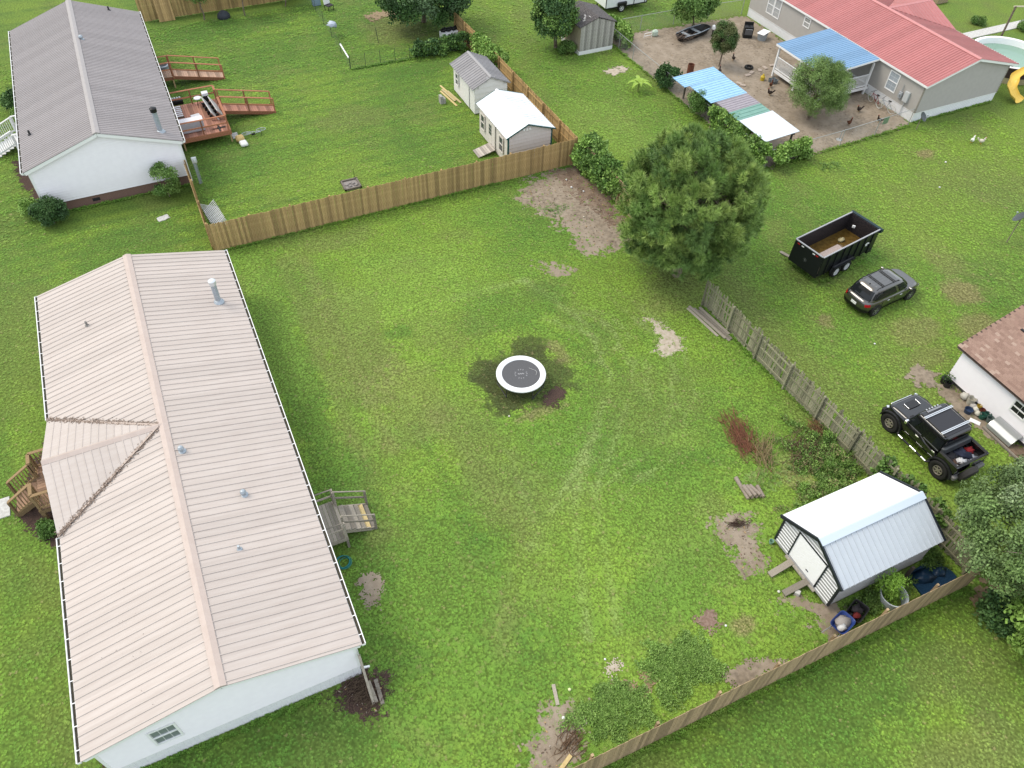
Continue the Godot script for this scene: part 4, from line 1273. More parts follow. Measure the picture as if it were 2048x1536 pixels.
# ---- the red-roofed house
func build_red_house():
	var roofs := []
	for k in 3:
		var rb := vcol(mat_tex("red_roof0", lin(0.41, 0.15, 0.145), lin(0.44, 0.168, 0.162), 0.02, Vector3.ONE * 0.35, 0.45, Vector2.ONE, 0.15))
		roofs.append(rb if k == 0 else toned(rb, "red_roof%d" % k, [1.0, 0.975, 0.95][k]))
	var beige := mat_tex("taupe_vinyl", lin(0.365, 0.345, 0.32), lin(0.39, 0.368, 0.342), 0.02, Vector3.ONE * 0.4, 0.65)
	var trim: Material = MT["white_trim"]
	var skirt: Material = MT["white_skirt"]
	var glass := mat("pale_glass", lin(0.34, 0.38, 0.42), 0.08)
	var dark: Material = MT["house_glass"]
	var h := thing("manufactured_house", "taupe house with a red ribbed metal roof and white skirting", "house")
	var x0 := 37.15
	var x1 := 45.35
	var z0 := -31.6
	var z1 := -11.95
	var e0 := 36.95
	var e1 := 46.0
	var f0 := -31.85
	var f1 := -11.7
	var xr := 41.4
	var yr := 4.05
	var yv := 2.85
	var ye := 2.72
	gable_body(h, x0, x1, z0, z1, 0, ye, xr, yr - 0.1, beige)
	siding(h, Vector3(x0, 0, z1), Vector3(x1, 0, z1), 0.72, ye, Vector3(0, 0, 1), 0.125, beige)
	gable_siding(h, x0, x1, 0, ye, xr, yr - 0.1, z1, Vector3(0, 0, 1), 0.125, beige)
	siding(h, Vector3(x0, 0, z0), Vector3(x0, 0, z1), 0.72, ye, Vector3(-1, 0, 0), 0.125, beige, [[16.4, 17.4, 1.15, 2.5]])
	siding(h, Vector3(x1, 0, z0), Vector3(x1, 0, z1), 0.72, ye, Vector3(1, 0, 0), 0.25, beige)
	skirt_wall(h, Vector3(x0, 0, z1 + 0.004), Vector3(x1, 0, z1 + 0.004), 0.68, Vector3(0, 0, 1), skirt)
	skirt_wall(h, Vector3(x0 - 0.004, 0, z0), Vector3(x0 - 0.004, 0, z1), 0.68, Vector3(-1, 0, 0), skirt)
	skirt_wall(h, Vector3(x1 + 0.004, 0, z0), Vector3(x1 + 0.004, 0, z1), 0.68, Vector3(1, 0, 0), skirt)
	var tr := Shape.new()
	tr.span(Vector3(x0 - 0.03, 0.67, z1), Vector3(x1 + 0.03, 0.73, z1 + 0.035))
	tr.span(Vector3(x0 - 0.035, 0.67, z0), Vector3(x0, 0.73, z1 - 0.001))
	put(h, "skirting_rail", tr, trim)
	for q in [[x0, z1], [x1, z1]]:
		var c := Shape.new()
		c.span(Vector3(q[0] - 0.05, 0.73, q[1] - 0.05), Vector3(q[0] + 0.05, ye, q[1] + 0.04))
		put(h, "corner_board", c, mat_tex("corner_trim", lin(0.22, 0.2, 0.17), lin(0.3, 0.28, 0.25), 0.03, Vector3.ONE))
	window(h, Vector3(x0 - 0.012, 1.82, -14.7), 0.85, 1.25, Vector3(-1, 0, 0), trim, glass, 2, 2)
	window(h, Vector3(x0 - 0.012, 2.2, -24.5), 0.62, 0.62, Vector3(-1, 0, 0), trim, dark, 2, 2)
	for z in [-29.0, -28.15]: window(h, Vector3(x0 - 0.012, 1.9, z), 0.68, 1.35, Vector3(-1, 0, 0), trim, glass, 2, 2)
	var so := Shape.new()
	so.span(Vector3(e0, 2.73, f0), Vector3(x0, 2.78, f1))
	so.span(Vector3(x1, 2.73, f0), Vector3(e1, 2.78, f1))
	so.span(Vector3(e0 - 0.02, 2.72, f0), Vector3(e0 - 0.001, 2.86, f1))
	so.span(Vector3(e1 + 0.001, 2.72, f0), Vector3(e1 + 0.02, 2.86, f1))
	put(h, "fascia", so, trim)
	for z in [f0 + 0.02, f1 - 0.02]: rake_trim(h, e0 + 0.02, e1 - 0.02, yv - 0.02, xr, yr - 0.02, z, trim, 0.16)
	metal_slope(h, Vector3(e0, yv, f0), Vector3(xr - e0, yr - yv, 0), Vector3(0, 0, f1 - f0), 22, 4, roofs)
	metal_slope(h, Vector3(e1, yv, f0), Vector3(xr - e1, yr - yv, 0), Vector3(0, 0, f1 - f0), 22, 4, roofs)
	ridge_cap(h, xr, yr + 0.015, f0, f1, 0.27, 0.27, mat_tex("red_cap", lin(0.50, 0.21, 0.205), lin(0.53, 0.235, 0.228), 0.02, Vector3.ONE * 0.4, 0.45), 0.18)
	var A := Vector3(e1 + 0.05, 4.0, -21.0)
	var B := Vector3(41.5, 4.06, -21.0)
	tri_slope(h, A, B, Vector3(e1 + 0.05, 2.87, -24.3), 0.9, roofs)
	tri_slope(h, A, B, Vector3(e1 + 0.05, 2.87, -17.8), 0.9, roofs)
	var dc := Shape.new()
	dc.prism([Vector3(0, -0.04, 0.15), Vector3(0, -0.04, -0.15), Vector3(0, 0.045, 0)], B - A, A)
	put(h, "dormer_ridge_cap", dc, MT["red_cap"])
	var dg := Shape.new()
	dg.tri(Vector3(e1 - 0.1, 3.9, -21.0), Vector3(e1 - 0.1, 2.85, -17.9), Vector3(e1 - 0.1, 2.85, -24.2))
	put(h, "dormer_gable", dg, beige)
	# meter boxes
	var mb := Shape.new()
	mb.bevel(Vector3(x0 - 0.12, 1.45, -13.05), Vector3(0.16, 0.75, 0.42), 0.01)
	mb.tube(Vector3(x0 - 0.09, 0.0, -13.05), Vector3(x0 - 0.09, 1.1, -13.05), 0.03, 0.03)
	put(h, "breaker_box", mb, mat("box_grey", lin(0.5, 0.52, 0.53), 0.5))
	var m2 := Shape.new()
	m2.bevel(Vector3(x0 - 0.12, 1.35, -13.6), Vector3(0.14, 0.45, 0.3), 0.01)
	m2.tube(Vector3(x0 - 0.19, 1.4, -13.6), Vector3(x0 - 0.3, 1.4, -13.6), 0.09, 0.085, 12)
	m2.tube(Vector3(x0 - 0.1, 1.5, -13.6), Vector3(x0 - 0.1, 2.1, -13.6), 0.025, 0.025)
	put(h, "electric_meter", m2, mat("meter_grey", lin(0.36, 0.38, 0.4), 0.4))
	# blue porch
	var p := thing("back_porch", "covered porch with a blue metal roof and white posts and rails", "porch")
	var blue := [vcol(mat_tex("blue_roof0", lin(0.17, 0.30, 0.46), lin(0.185, 0.315, 0.48), 0.02, Vector3.ONE * 0.4, 0.4, Vector2.ONE, 0.12)), toned(MT.get("blue_roof0", mat_tex("blue_roof0", lin(0.13, 0.29, 0.52), lin(0.17, 0.34, 0.58), 0.02, Vector3.ONE * 0.4, 0.4, Vector2.ONE, 0.12)), "blue_roof1", 0.96)]
	metal_slope(p, Vector3(31.9, 2.5, -21.85), Vector3(5.0, 0.33, 0), Vector3(0, 0, 5.5), 6, 4, blue)
	var ft := Shape.new()
	ft.span(Vector3(31.88, 2.36, -21.85), Vector3(31.93, 2.49, -16.35))
	ft.beam(Vector3(31.93, 2.43, -16.36), Vector3(36.9, 2.76, -16.36), 0.04, 0.13)
	ft.beam(Vector3(31.93, 2.43, -21.84), Vector3(36.9, 2.76, -21.84), 0.04, 0.13)
	put(p, "fascia", ft, trim)
	for q in [[32.1, -21.6], [32.1, -19.1], [32.1, -16.6], [36.8, -16.6]]:
		var s := Shape.new()
		s.box(Vector3(q[0], 1.22, q[1]), Vector3(0.13, 2.44, 0.13))
		put(p, "post", s, trim)
	decking(p, Vector3(32.1, 0.56, -21.6), Vector3(37.1, 0.6, -16.6), false, 0.14, wood("pale_deck", Color(0.28, 0.24, 0.19), Color(0.38, 0.33, 0.27)))
	var rj := Shape.new()
	rj.span(Vector3(32.1, 0.38, -16.6), Vector3(37.1, 0.58, -16.56))
	rj.span(Vector3(32.06, 0.38, -21.6), Vector3(32.1, 0.58, -16.56))
	put(p, "rim_joist", rj, trim)
	railing(p, Vector3(32.1, 0.6, -21.6), Vector3(32.1, 0.6, -16.6), 0.95, [trim], 0.09, [0.1], 0.12, 2, 0.08)
	railing(p, Vector3(32.1, 0.6, -16.6), Vector3(36.8, 0.6, -16.6), 0.95, [trim], 0.09, [0.1], 0.12, 2, 0.08)

# ---- the white house with the shingled roof
func build_shingle_house():
	var white: Material = MT["white_vinyl"]
	var trim: Material = MT["white_trim"]
	var h := thing("shingle_house", "small white house with a brown shingle roof beside the black pickup", "house")
	var x0 := 20.0
	var z0 := 8.12
	var x1 := 27.5
	var z1 := 19.0
	var yv := 2.28
	var xr := 23.75
	var yr := 3.9
	gable_body(h, x0, x1, z0, z1, 0.25, 2.12, xr, yr - 0.12, white)
	siding(h, Vector3(x0, 0, z0), Vector3(x0, 0, z1), 0.25, 2.12, Vector3(-1, 0, 0), 0.12, white, [[3.25, 4.05, 1.2, 1.9]])
	siding(h, Vector3(x0, 0, z0), Vector3(x1, 0, z0), 0.25, 2.12, Vector3(0, 0, -1), 0.2, white)
	gable_siding(h, x0, x1, 0, 2.12, xr, yr - 0.12, z0, Vector3(0, 0, -1), 0.2, white)
	var f := Shape.new()
	f.span(Vector3(x0 + 0.05, 0, z0 + 0.05), Vector3(x1 - 0.05, 0.25, z1 - 0.05))
	put(h, "foundation", f, mat("dark_block", lin(0.09, 0.085, 0.08), 0.9))
	window(h, Vector3(x0 - 0.012, 1.55, z0 + 3.65), 0.72, 0.62, Vector3(-1, 0, 0), trim, mat("black_glass", lin(0.02, 0.022, 0.024), 0.05), 2, 1)
	var e0 := x0 - 0.28
	var sl := (yr - yv) / (xr - e0)
	var deck := Shape.new()
	for sg in [1.0, -1.0]:
		var a := Vector3(xr - sg * (xr - e0), yv - 0.03, z0 - 0.3)
		deck.quad(a, a + Vector3(0, 0, z1 - z0 + 0.6), Vector3(xr, yr - 0.03, z1 + 0.3), Vector3(xr, yr - 0.03, z0 - 0.3))
	deck.span(Vector3(e0 + 0.02, yv - 0.16, z0 - 0.28), Vector3(x0, yv - 0.12, z1))
	put(h, "roof_deck", deck, mat("roof_felt", lin(0.10, 0.075, 0.065), 0.95))
	var sm := []
	var tones := [Color(0.255, 0.165, 0.13), Color(0.28, 0.185, 0.145), Color(0.235, 0.15, 0.118), Color(0.295, 0.195, 0.155), Color(0.265, 0.172, 0.135), Color(0.36, 0.26, 0.21)]
	var shb := mat_tex("shingle_grit", Color(0.78, 0.78, 0.78), Color(1, 1, 1), 0.08, Vector3.ONE * 1.2, 0.95, Vector2.ONE, 0.6)
	for k in tones.size():
		var q: StandardMaterial3D = shb.duplicate()
		q.albedo_color = Color(tones[k] * 1.25).linear_to_srgb()
		sm.append(q)
	var sh := Shape.new()
	sh.box(Vector3(0.08, 0.0, 0.0), Vector3(0.18, 0.012, 0.236), Basis(Vector3(0, 0, 1), 0.05))
	var sm1 := sh.mesh()
	var dirv := Vector3(1, sl, 0).normalized()
	var bs := Basis(dirv, Vector3(-sl, 1, 0).normalized(), Vector3(0, 0, 1))
	rng.seed = 808
	var rest := Shape.new()
	var used := 0
	var len_s := Vector2(xr - e0, yr - yv).length()
	for r in int(len_s / 0.135) + 1:
		for k in int((z1 - z0 + 0.6) / 0.24):
			var z := z0 - 0.18 + 0.24 * k + (0.12 if r % 2 == 1 else 0.0)
			var p := Vector3(e0, yv, z) + dirv * 0.135 * r
			if z - z0 < 4.1 - r * 0.2 and used < 298 and p.x < xr - 0.1:
				put(h, "shingle", sm1, sm[rng.randi() % 5 if rng.randf() < 0.88 else 5], p, bs)
				used += 1
			elif p.x < xr - 0.1:
				rest.tint = tones[rng.randi() % 5]
				rest.box(p + bs * Vector3(0.08, 0, 0), Vector3(0.18, 0.012, 0.236), bs * Basis(Vector3(0, 0, 1), 0.05))
	var o := put(h, "shingles", rest, vcol(mat("shingle_rest", Color.WHITE, 0.95)))
	o.set_meta("kind", "stuff")
	var rv := Shape.new()
	rv.beam(Vector3(xr - 1.55, yr - 0.62, z0 + 0.7), Vector3(xr - 1.55, yr - 0.62, z0 + 1.5), 0.12, 0.06)
	put(h, "roof_slot_vent", rv, mat("black_grille", lin(0.02, 0.02, 0.022), 0.6))
	# sheet metal cover against the wall
	var c := thing("metal_cover", "curved sheet metal cover lying against the white house wall", "cover")
	var cs := Shape.new()
	for k in 8:
		var a0 := PI * 0.5 * k / 8.0
		var a1 := PI * 0.5 * (k + 1) / 8.0
		var p0 := Vector3(19.95 - sin(a0) * 0.68, 0.12 + cos(a0) * 0.42, 0)
		var p1 := Vector3(19.95 - sin(a1) * 0.68, 0.12 + cos(a1) * 0.42, 0)
		cs.quad(p0 + Vector3(0, 0, 12.62), p0 + Vector3(0, 0, 11.25), p1 + Vector3(0, 0, 11.25), p1 + Vector3(0, 0, 12.62))
		cs.quad(p0 + Vector3(0, 0, 12.62), p1 + Vector3(0, 0, 12.62), p1 + Vector3(0.03, -0.04, 12.62), p0 + Vector3(0.0, -0.05, 12.62))
	put(c, "sheet", cs, mat("sheet_steel", lin(0.55, 0.57, 0.58), 0.28, 0.75))
	for k in 2:
		var s := Shape.new()
		s.beam(Vector3(19.22 - 0.07 * k, 0.05, 11.2), Vector3(19.12 - 0.07 * k, 0.05, 16.0), 0.05, 0.09)
		one("edging_board", ["brown edging board in the soil below the sheet metal cover", "grey edging board along the lawn below the white house wall"][k], "board", s, wood("grey_wood", Color.BLACK, Color.BLACK, 4)[k])

# ---- sheds
func build_sheds():
	var white := mat_tex("shed_white", lin(0.70, 0.685, 0.665), lin(0.74, 0.725, 0.705), 0.03, Vector3.ONE * 0.5, 0.7)
	var cream := mat_tex("shed_cream", lin(0.62, 0.575, 0.525), lin(0.67, 0.625, 0.575), 0.03, Vector3.ONE * 0.5, 0.7)
	var pink := mat_tex("shed_pink", lin(0.56, 0.51, 0.48), lin(0.6, 0.55, 0.52), 0.03, Vector3.ONE * 0.5, 0.7)  # cream siding with the shade of the end wall put into its colour
	var grey := [vcol(mat_tex("grey_tin0", lin(0.235, 0.225, 0.23), lin(0.28, 0.27, 0.275), 0.02, Vector3.ONE * 0.4, 0.5)), toned(MT["grey_tin0"], "grey_tin1", 0.95)]
	var tin := [vcol(mat_tex("white_tin0", lin(0.72, 0.74, 0.76), lin(0.8, 0.82, 0.83), 0.02, Vector3.ONE * 0.4, 0.4)), toned(MT["white_tin0"], "white_tin1", 0.97)]
	var green := mat("green_trim", lin(0.012, 0.075, 0.075), 0.5)
	var glass := mat("shed_glass", lin(0.06, 0.07, 0.075), 0.06)
	var trim: Material = MT["white_trim"]
	# grey-roofed shed
	var a := thing("garden_shed", "white shed with a grey ribbed metal roof beside the lumber", "shed")
	shed_body(a, 8.28, 10.8, -29.0, -25.1, 1.92, 9.5, 2.62, white, white, 0.35)
	shed_roof(a, 8.05, 11.0, -29.15, -24.95, 2.0, 9.5, 2.68, grey, mat("grey_tin_cap", lin(0.3, 0.29, 0.295), 0.5), mat("grey_tin_cap", lin(0.3, 0.29, 0.295), 0.5), 5)
	window(a, Vector3(8.24, 1.25, -28.2), 0.42, 0.8, Vector3(-1, 0, 0), white, glass, 2, 2)
	var dr := Shape.new()
	dr.span(Vector3(8.22, 0.15, -26.9), Vector3(8.24, 1.85, -26.0))
	put(a, "door", dr, white)
	# white-roofed shed
	var b := thing("garden_shed", "cream shed with a white metal roof, green edge trim and a small ramp", "shed")
	shed_body(b, 7.62, 10.75, -22.7, -18.05, 2.1, 8.95, 2.8, cream, pink, 0.24)
	shed_roof(b, 7.42, 10.95, -22.85, -17.9, 2.18, 8.95, 2.88, tin, mat("white_cap", lin(0.78, 0.79, 0.8), 0.4), green, 6)
	for z in [-22.0, -19.0]: window(b, Vector3(7.58, 1.2, z), 0.5, 1.0, Vector3(-1, 0, 0), cream, glass, 2, 1)
	for q in [[7.62, -18.05], [10.75, -18.05]]:
		var s := Shape.new()
		s.span(Vector3(q[0] - 0.045, 0.1, q[1] - 0.045), Vector3(q[0] + 0.045, 2.1, q[1] + 0.05))
		put(b, "corner_trim", s, green)
	for k in 2:
		var s := Shape.new()
		s.span(Vector3(7.53, 0.2, -20.95 + 0.5 * k), Vector3(7.575, 1.95, -20.47 + 0.5 * k))
		var d := put(b, "door", s, cream)
		if k == 0:
			for i in 6:
				var g := Shape.new()
				g.box(Vector3(7.525, 1.1 + 0.25 * (i / 2), -20.82 + 0.22 * (i % 2)), Vector3(0.012, 0.21, 0.18))
				put(d, "pane", g, glass)
	for k in 3:
		var v := Shape.new()
		v.box(Vector3(8.7 + 0.22 * k, 2.5, -18.01), Vector3(0.12, 0.16, 0.05))
		put(b, "gable_vent", v, trim)
	var rm := thing("shed_ramp", "small grey wooden ramp at the door of the cream shed", "ramp")
	for k in 8:
		var s := Shape.new()
		s.box(Vector3(7.42 - 0.155 * k, 0.34 - 0.037 * k, -20.25), Vector3(0.148, 0.035, 1.0), Basis(Vector3(0, 0, 1), 0.235))
		put(rm, "ramp_board", s, wood("ramp_grey", Color(0.36, 0.32, 0.28), Color(0.5, 0.45, 0.4))[k % 3])
	# old wooden shed
	var oldw := wood("old_shed", Color(0.26, 0.245, 0.22), Color(0.46, 0.44, 0.41), 3, Vector3(4, 0.7, 4))
	var tan := mat_tex("old_tan", lin(0.38, 0.32, 0.23), lin(0.48, 0.41, 0.31), 0.03, Vector3.ONE)
	var c := thing("old_shed", "old peeling wooden shed with a torn dark roof under the leafy tree", "shed")
	gable_body(c, 19.7, 22.75, -33.6, -30.5, 0.0, 2.2, 21.2, 2.75, tan)
	for k in 16:
		var s := Shape.new()
		var x := 19.7 + 3.05 * k / 16.0
		var hh := 2.2 + 0.52 * (1.0 - absf(x + 0.1 - 21.2) / 1.5)
		s.span(Vector3(x + 0.005, 0.3, -30.5), Vector3(x + 0.186, minf(hh, 2.7), -30.47))
		put(c, "wall_board", s, oldw[(k * 5) % 3])
	var sk := Shape.new()
	sk.span(Vector3(19.7, 0.0, -30.5), Vector3(22.75, 0.3, -30.46))
	sk.span(Vector3(19.66, 0.0, -33.5), Vector3(19.7, 0.3, -30.5))
	put(c, "skirting", sk, trim)
	var roofm := mat_tex("torn_roof", lin(0.035, 0.032, 0.034), lin(0.15, 0.135, 0.13), 0.03, Vector3.ONE * 0.8, 0.9)
	for sg in [-1.0, 1.0]:
		var s := Shape.new()
		var e := 19.55 if sg < 0 else 22.9
		s.prism([Vector3(e, 2.17, 0), Vector3(e, 2.22, 0), Vector3(21.2, 2.83, 0), Vector3(21.2, 2.78, 0)], Vector3(0, 0, 3.4), Vector3(0, 0, -33.8))
		put(c, "roof_slope", s, roofm)
	for k in 4:
		var s := Shape.new()
		s.box(Vector3(20.2 + 0.17 * k, 2.48 + 0.07 * k, -31.0 - 0.23 * (k % 3)), Vector3(0.22, 0.012, 0.14), Basis(Vector3(0, 1, 0), k * 0.8) * Basis(Vector3(0, 0, 1), 0.37))
		put(c, "torn_shingle", s, mat("pale_felt", lin(0.4, 0.38, 0.36), 0.9))
	build_steel_shed()

func shed_body(t: Node3D, x0: float, x1: float, z0: float, z1: float, ye: float, xr: float, yr: float, side: Material, end: Material, step: float):
	gable_body(t, x0, x1, z0, z1, 0.08, ye, xr, yr, side)
	siding(t, Vector3(x0, 0, z1), Vector3(x1, 0, z1), 0.1, ye, Vector3(0, 0, 1), step, end)
	gable_siding(t, x0, x1, 0, ye, xr, yr, z1, Vector3(0, 0, 1), step, end)
	var s := Shape.new()
	s.span(Vector3(x0 + 0.05, 0.0, z0 + 0.05), Vector3(x1 - 0.05, 0.09, z1 - 0.05))
	put(t, "skid", s, mat("skid_wood", lin(0.08, 0.07, 0.055), 0.9))

func shed_roof(t: Node3D, e0: float, e1: float, f0: float, f1: float, yv: float, xr: float, yr: float, m: Array, cap: Material, edge: Material, panels: int):
	metal_slope(t, Vector3(e0, yv, f0), Vector3(xr - e0, yr - yv, 0), Vector3(0, 0, f1 - f0), panels, 3, m)
	metal_slope(t, Vector3(e1, yv, f0), Vector3(xr - e1, yr - yv, 0), Vector3(0, 0, f1 - f0), panels, 3, m)
	ridge_cap(t, xr, yr + 0.012, f0, f1, (yr - yv) / (xr - e0), (yr - yv) / (e1 - xr), cap, 0.12)
	for z in [f0 - 0.012, f1 + 0.012]: rake_trim(t, e0, e1, yv + 0.02, xr, yr + 0.02, z, edge, 0.08)

func build_steel_shed():
	# steel shed: sunlit flat slope painted white, shaded ribbed slope painted blue-grey; door end faces -X
	var t := thing("steel_shed", "white and grey ribbed steel shed with a roll door and dark trim", "shed")
	var x0 := 6.0
	var x1 := 10.95
	var z0 := 12.12
	var z1 := 15.4
	var dark := mat("charcoal_trim", lin(0.012, 0.016, 0.022), 0.4)
	var wall := vcol(mat_tex("shed_steel", lin(0.40, 0.40, 0.405), lin(0.46, 0.46, 0.465), 0.02, Vector3.ONE * 0.5, 0.45))
	var white := mat_tex("white_membrane", lin(0.78, 0.79, 0.8), lin(0.84, 0.845, 0.85), 0.04, Vector3.ONE * 0.5, 0.5, Vector2.ONE, 0.2)  # sunlit roof slope, its brightness painted into the colour
	var blue := vcol(mat_tex("blue_grey_tin", lin(0.44, 0.475, 0.52), lin(0.46, 0.495, 0.535), 0.02, Vector3.ONE * 0.3, 0.4))  # shaded roof slope, its shade painted into the colour
	var ye := 2.02
	var yr := 2.9
	var zr := 13.82
	# core and ribbed walls (ribs run level)
	var s := Shape.new()
	s.span(Vector3(x0, 0.3, z0), Vector3(x1, ye, z1))
	s.tri(Vector3(x0, ye, z0), Vector3(x0, ye, z1), Vector3(x0, yr - 0.05, zr))
	s.tri(Vector3(x1, ye, z1), Vector3(x1, ye, z0), Vector3(x1, yr - 0.05, zr))
	put(t, "wall", s, mat("steel_core", lin(0.33, 0.33, 0.335), 0.5))
	var light := mat("steel_rib", lin(0.62, 0.63, 0.64), 0.4)
	var dull := mat("steel_rib_dull", lin(0.44, 0.45, 0.46), 0.45)
	for k in 13:
		var y := 0.4 + 0.19 * k
		var zl := z0
		var zh := z1
		if y > ye:
			zl = lerpf(z0, zr, (y - ye) / (yr - ye))
			zh = lerpf(z1, zr, (y - ye) / (yr - ye))
		var runs := [[zl + 0.05, zh - 0.05]]
		if y < 2.05: runs = [[zl + 0.05, 12.92], [14.6, zh - 0.05]]
		for r in runs:
			var q := Shape.new()
			q.prism([Vector3(x0 + 0.001, y - 0.032, 0), Vector3(x0 - 0.03, y - 0.012, 0), Vector3(x0 - 0.03, y + 0.012, 0), Vector3(x0 + 0.001, y + 0.032, 0)], Vector3(0, 0, r[1] - r[0]), Vector3(0, 0, r[0]))
			put(t, "wall_rib", q, light)
		if y < ye:
			for e in [[z1, 1.0], [z0, -1.0]]:
				var q := Shape.new()
				q.prism([Vector3(0, y - 0.032, e[0] - e[1] * 0.001), Vector3(0, y - 0.012, e[0] + e[1] * 0.018), Vector3(0, y + 0.012, e[0] + e[1] * 0.018), Vector3(0, y + 0.032, e[0] - e[1] * 0.001)], Vector3(x1 - x0 - 0.1, 0, 0), Vector3(x0 + 0.05, 0, 0))
				put(t, "wall_rib", q, dull)
	var sk := Shape.new()
	sk.span(Vector3(x0 - 0.03, 0.26, z0 - 0.02), Vector3(x1 + 0.02, 0.38, z0 + 0.05))
	sk.span(Vector3(x0 - 0.035, 0.26, z0), Vector3(x0 + 0.05, 0.38, z1))
	sk.span(Vector3(x0 - 0.03, 0.26, z1 - 0.05), Vector3(x1 + 0.02, 0.38, z1 + 0.02))
	put(t, "base_rail", sk, mat("base_grey", lin(0.36, 0.36, 0.37), 0.5))
	var u := Shape.new()
	for q in [[6.3, 12.4], [8.4, 12.4], [10.6, 12.4], [6.3, 15.1], [8.4, 15.1], [10.6, 15.1]]: u.box(Vector3(q[0], 0.13, q[1]), Vector3(0.4, 0.26, 0.2))
	put(t, "block_pier", u, mat_tex("block", lin(0.12, 0.11, 0.1), lin(0.2, 0.19, 0.18), 0.06, Vector3.ONE * 2.0))
	# roll door
	for k in 21:
		var q := Shape.new()
		var y := 0.42 + 0.078 * k
		q.prism([Vector3(x0 - 0.008, y, 0), Vector3(x0 - 0.03, y + 0.02, 0), Vector3(x0 - 0.03, y + 0.055, 0), Vector3(x0 - 0.008, y + 0.075, 0)], Vector3(0, 0, 1.56), Vector3(0, 0, 12.98))
		put(t, "door_slat", q, mat("door_white", lin(0.72, 0.725, 0.73), 0.5))
	var df := Shape.new()
	df.span(Vector3(x0 - 0.05, 0.38, 12.92), Vector3(x0 + 0.01, 2.08, 12.98))
	df.span(Vector3(x0 - 0.05, 0.38, 14.54), Vector3(x0 + 0.01, 2.08, 14.6))
	df.span(Vector3(x0 - 0.055, 2.05, 12.92), Vector3(x0 + 0.01, 2.12, 14.6))
	put(t, "door_frame", df, dark)
	var dk := Shape.new()
	dk.bevel(Vector3(x0 - 0.045, 0.75, 13.98), Vector3(0.03, 0.04, 0.14), 0.008)
	put(t, "door_handle", dk, dark)
	var sill := Shape.new()
	sill.span(Vector3(x0 - 0.14, 0.24, 12.92), Vector3(x0 - 0.036, 0.3, 14.7))
	put(t, "door_sill", sill, mat_tex("sill_wood", lin(0.28, 0.25, 0.21), lin(0.4, 0.37, 0.32), 0.03, Vector3.ONE))
	# roof slopes, overhanging
	var a0 := x0 - 0.14
	var a1 := x1 + 0.12
	var ez0 := z0 - 0.16
	var ez1 := z1 + 0.18
	var sl := (yr - ye) / (zr - z0)
	var w := Shape.new()
	w.prism([Vector3(0, ye - 0.16 * sl + 0.03, ez0), Vector3(0, ye - 0.16 * sl - 0.03, ez0), Vector3(0, yr + 0.01, zr + 0.05), Vector3(0, yr + 0.07, zr + 0.05)], Vector3(a1 - a0 - 0.1, 0, 0), Vector3(a0 + 0.05, 0, 0))
	put(t, "lit_roof_slope", w, white)
	metal_slope(t, Vector3(a0, ye - 0.18 * sl + 0.02, ez1), Vector3(0, yr - ye + 0.18 * sl + 0.02, zr - ez1), Vector3(a1 - a0, 0, 0), 5, 4, [blue], "roof_panel", 0.04, 0.05)
	var rc := Shape.new()
	rc.prism([Vector3(0, yr + 0.075, zr - 0.06), Vector3(0, yr - 0.04, zr + 0.24), Vector3(0, yr - 0.015, zr + 0.26), Vector3(0, yr + 0.1, zr)], Vector3(a1 - a0 + 0.06, 0, 0), Vector3(a0 - 0.03, 0, 0))
	put(t, "ridge_cap", rc, mat("blue_cap", lin(0.50, 0.57, 0.65), 0.4))
	for x in [a0 - 0.015, a1 + 0.015]:
		for e in [[ez0, ye - 0.16 * sl], [ez1, ye - 0.18 * sl]]:
			var q := Shape.new()
			q.beam(Vector3(x, e[1] + 0.0, e[0]), Vector3(x, yr + 0.0, zr), 0.07, 0.15)
			put(t, "rake_trim", q, dark)
	for z in [z0, z1]:
		var q := Shape.new()
		q.span(Vector3(x0 - 0.045, 0.3, z - 0.045), Vector3(x0 + 0.05, ye - 0.05, z + 0.045))
		put(t, "corner_trim", q, dark)
	for k in 2:
		var q := Shape.new()
		q.box(Vector3.ZERO, Vector3(1.15, 0.09, 0.26), Basis(Vector3(0, 0, 1), 0.19))
		one("timber_beam", ["grey timber runner leading to the roll door beside the bare soil", "grey timber runner propped on a block before the steel shed"][k], "beam", q, wood("grey_wood", Color.BLACK, Color.BLACK, 4)[k], Vector3(5.42, 0.18, 13.28 + 0.94 * k), 0.04 - 0.06 * k, "timber runners before the roll door")

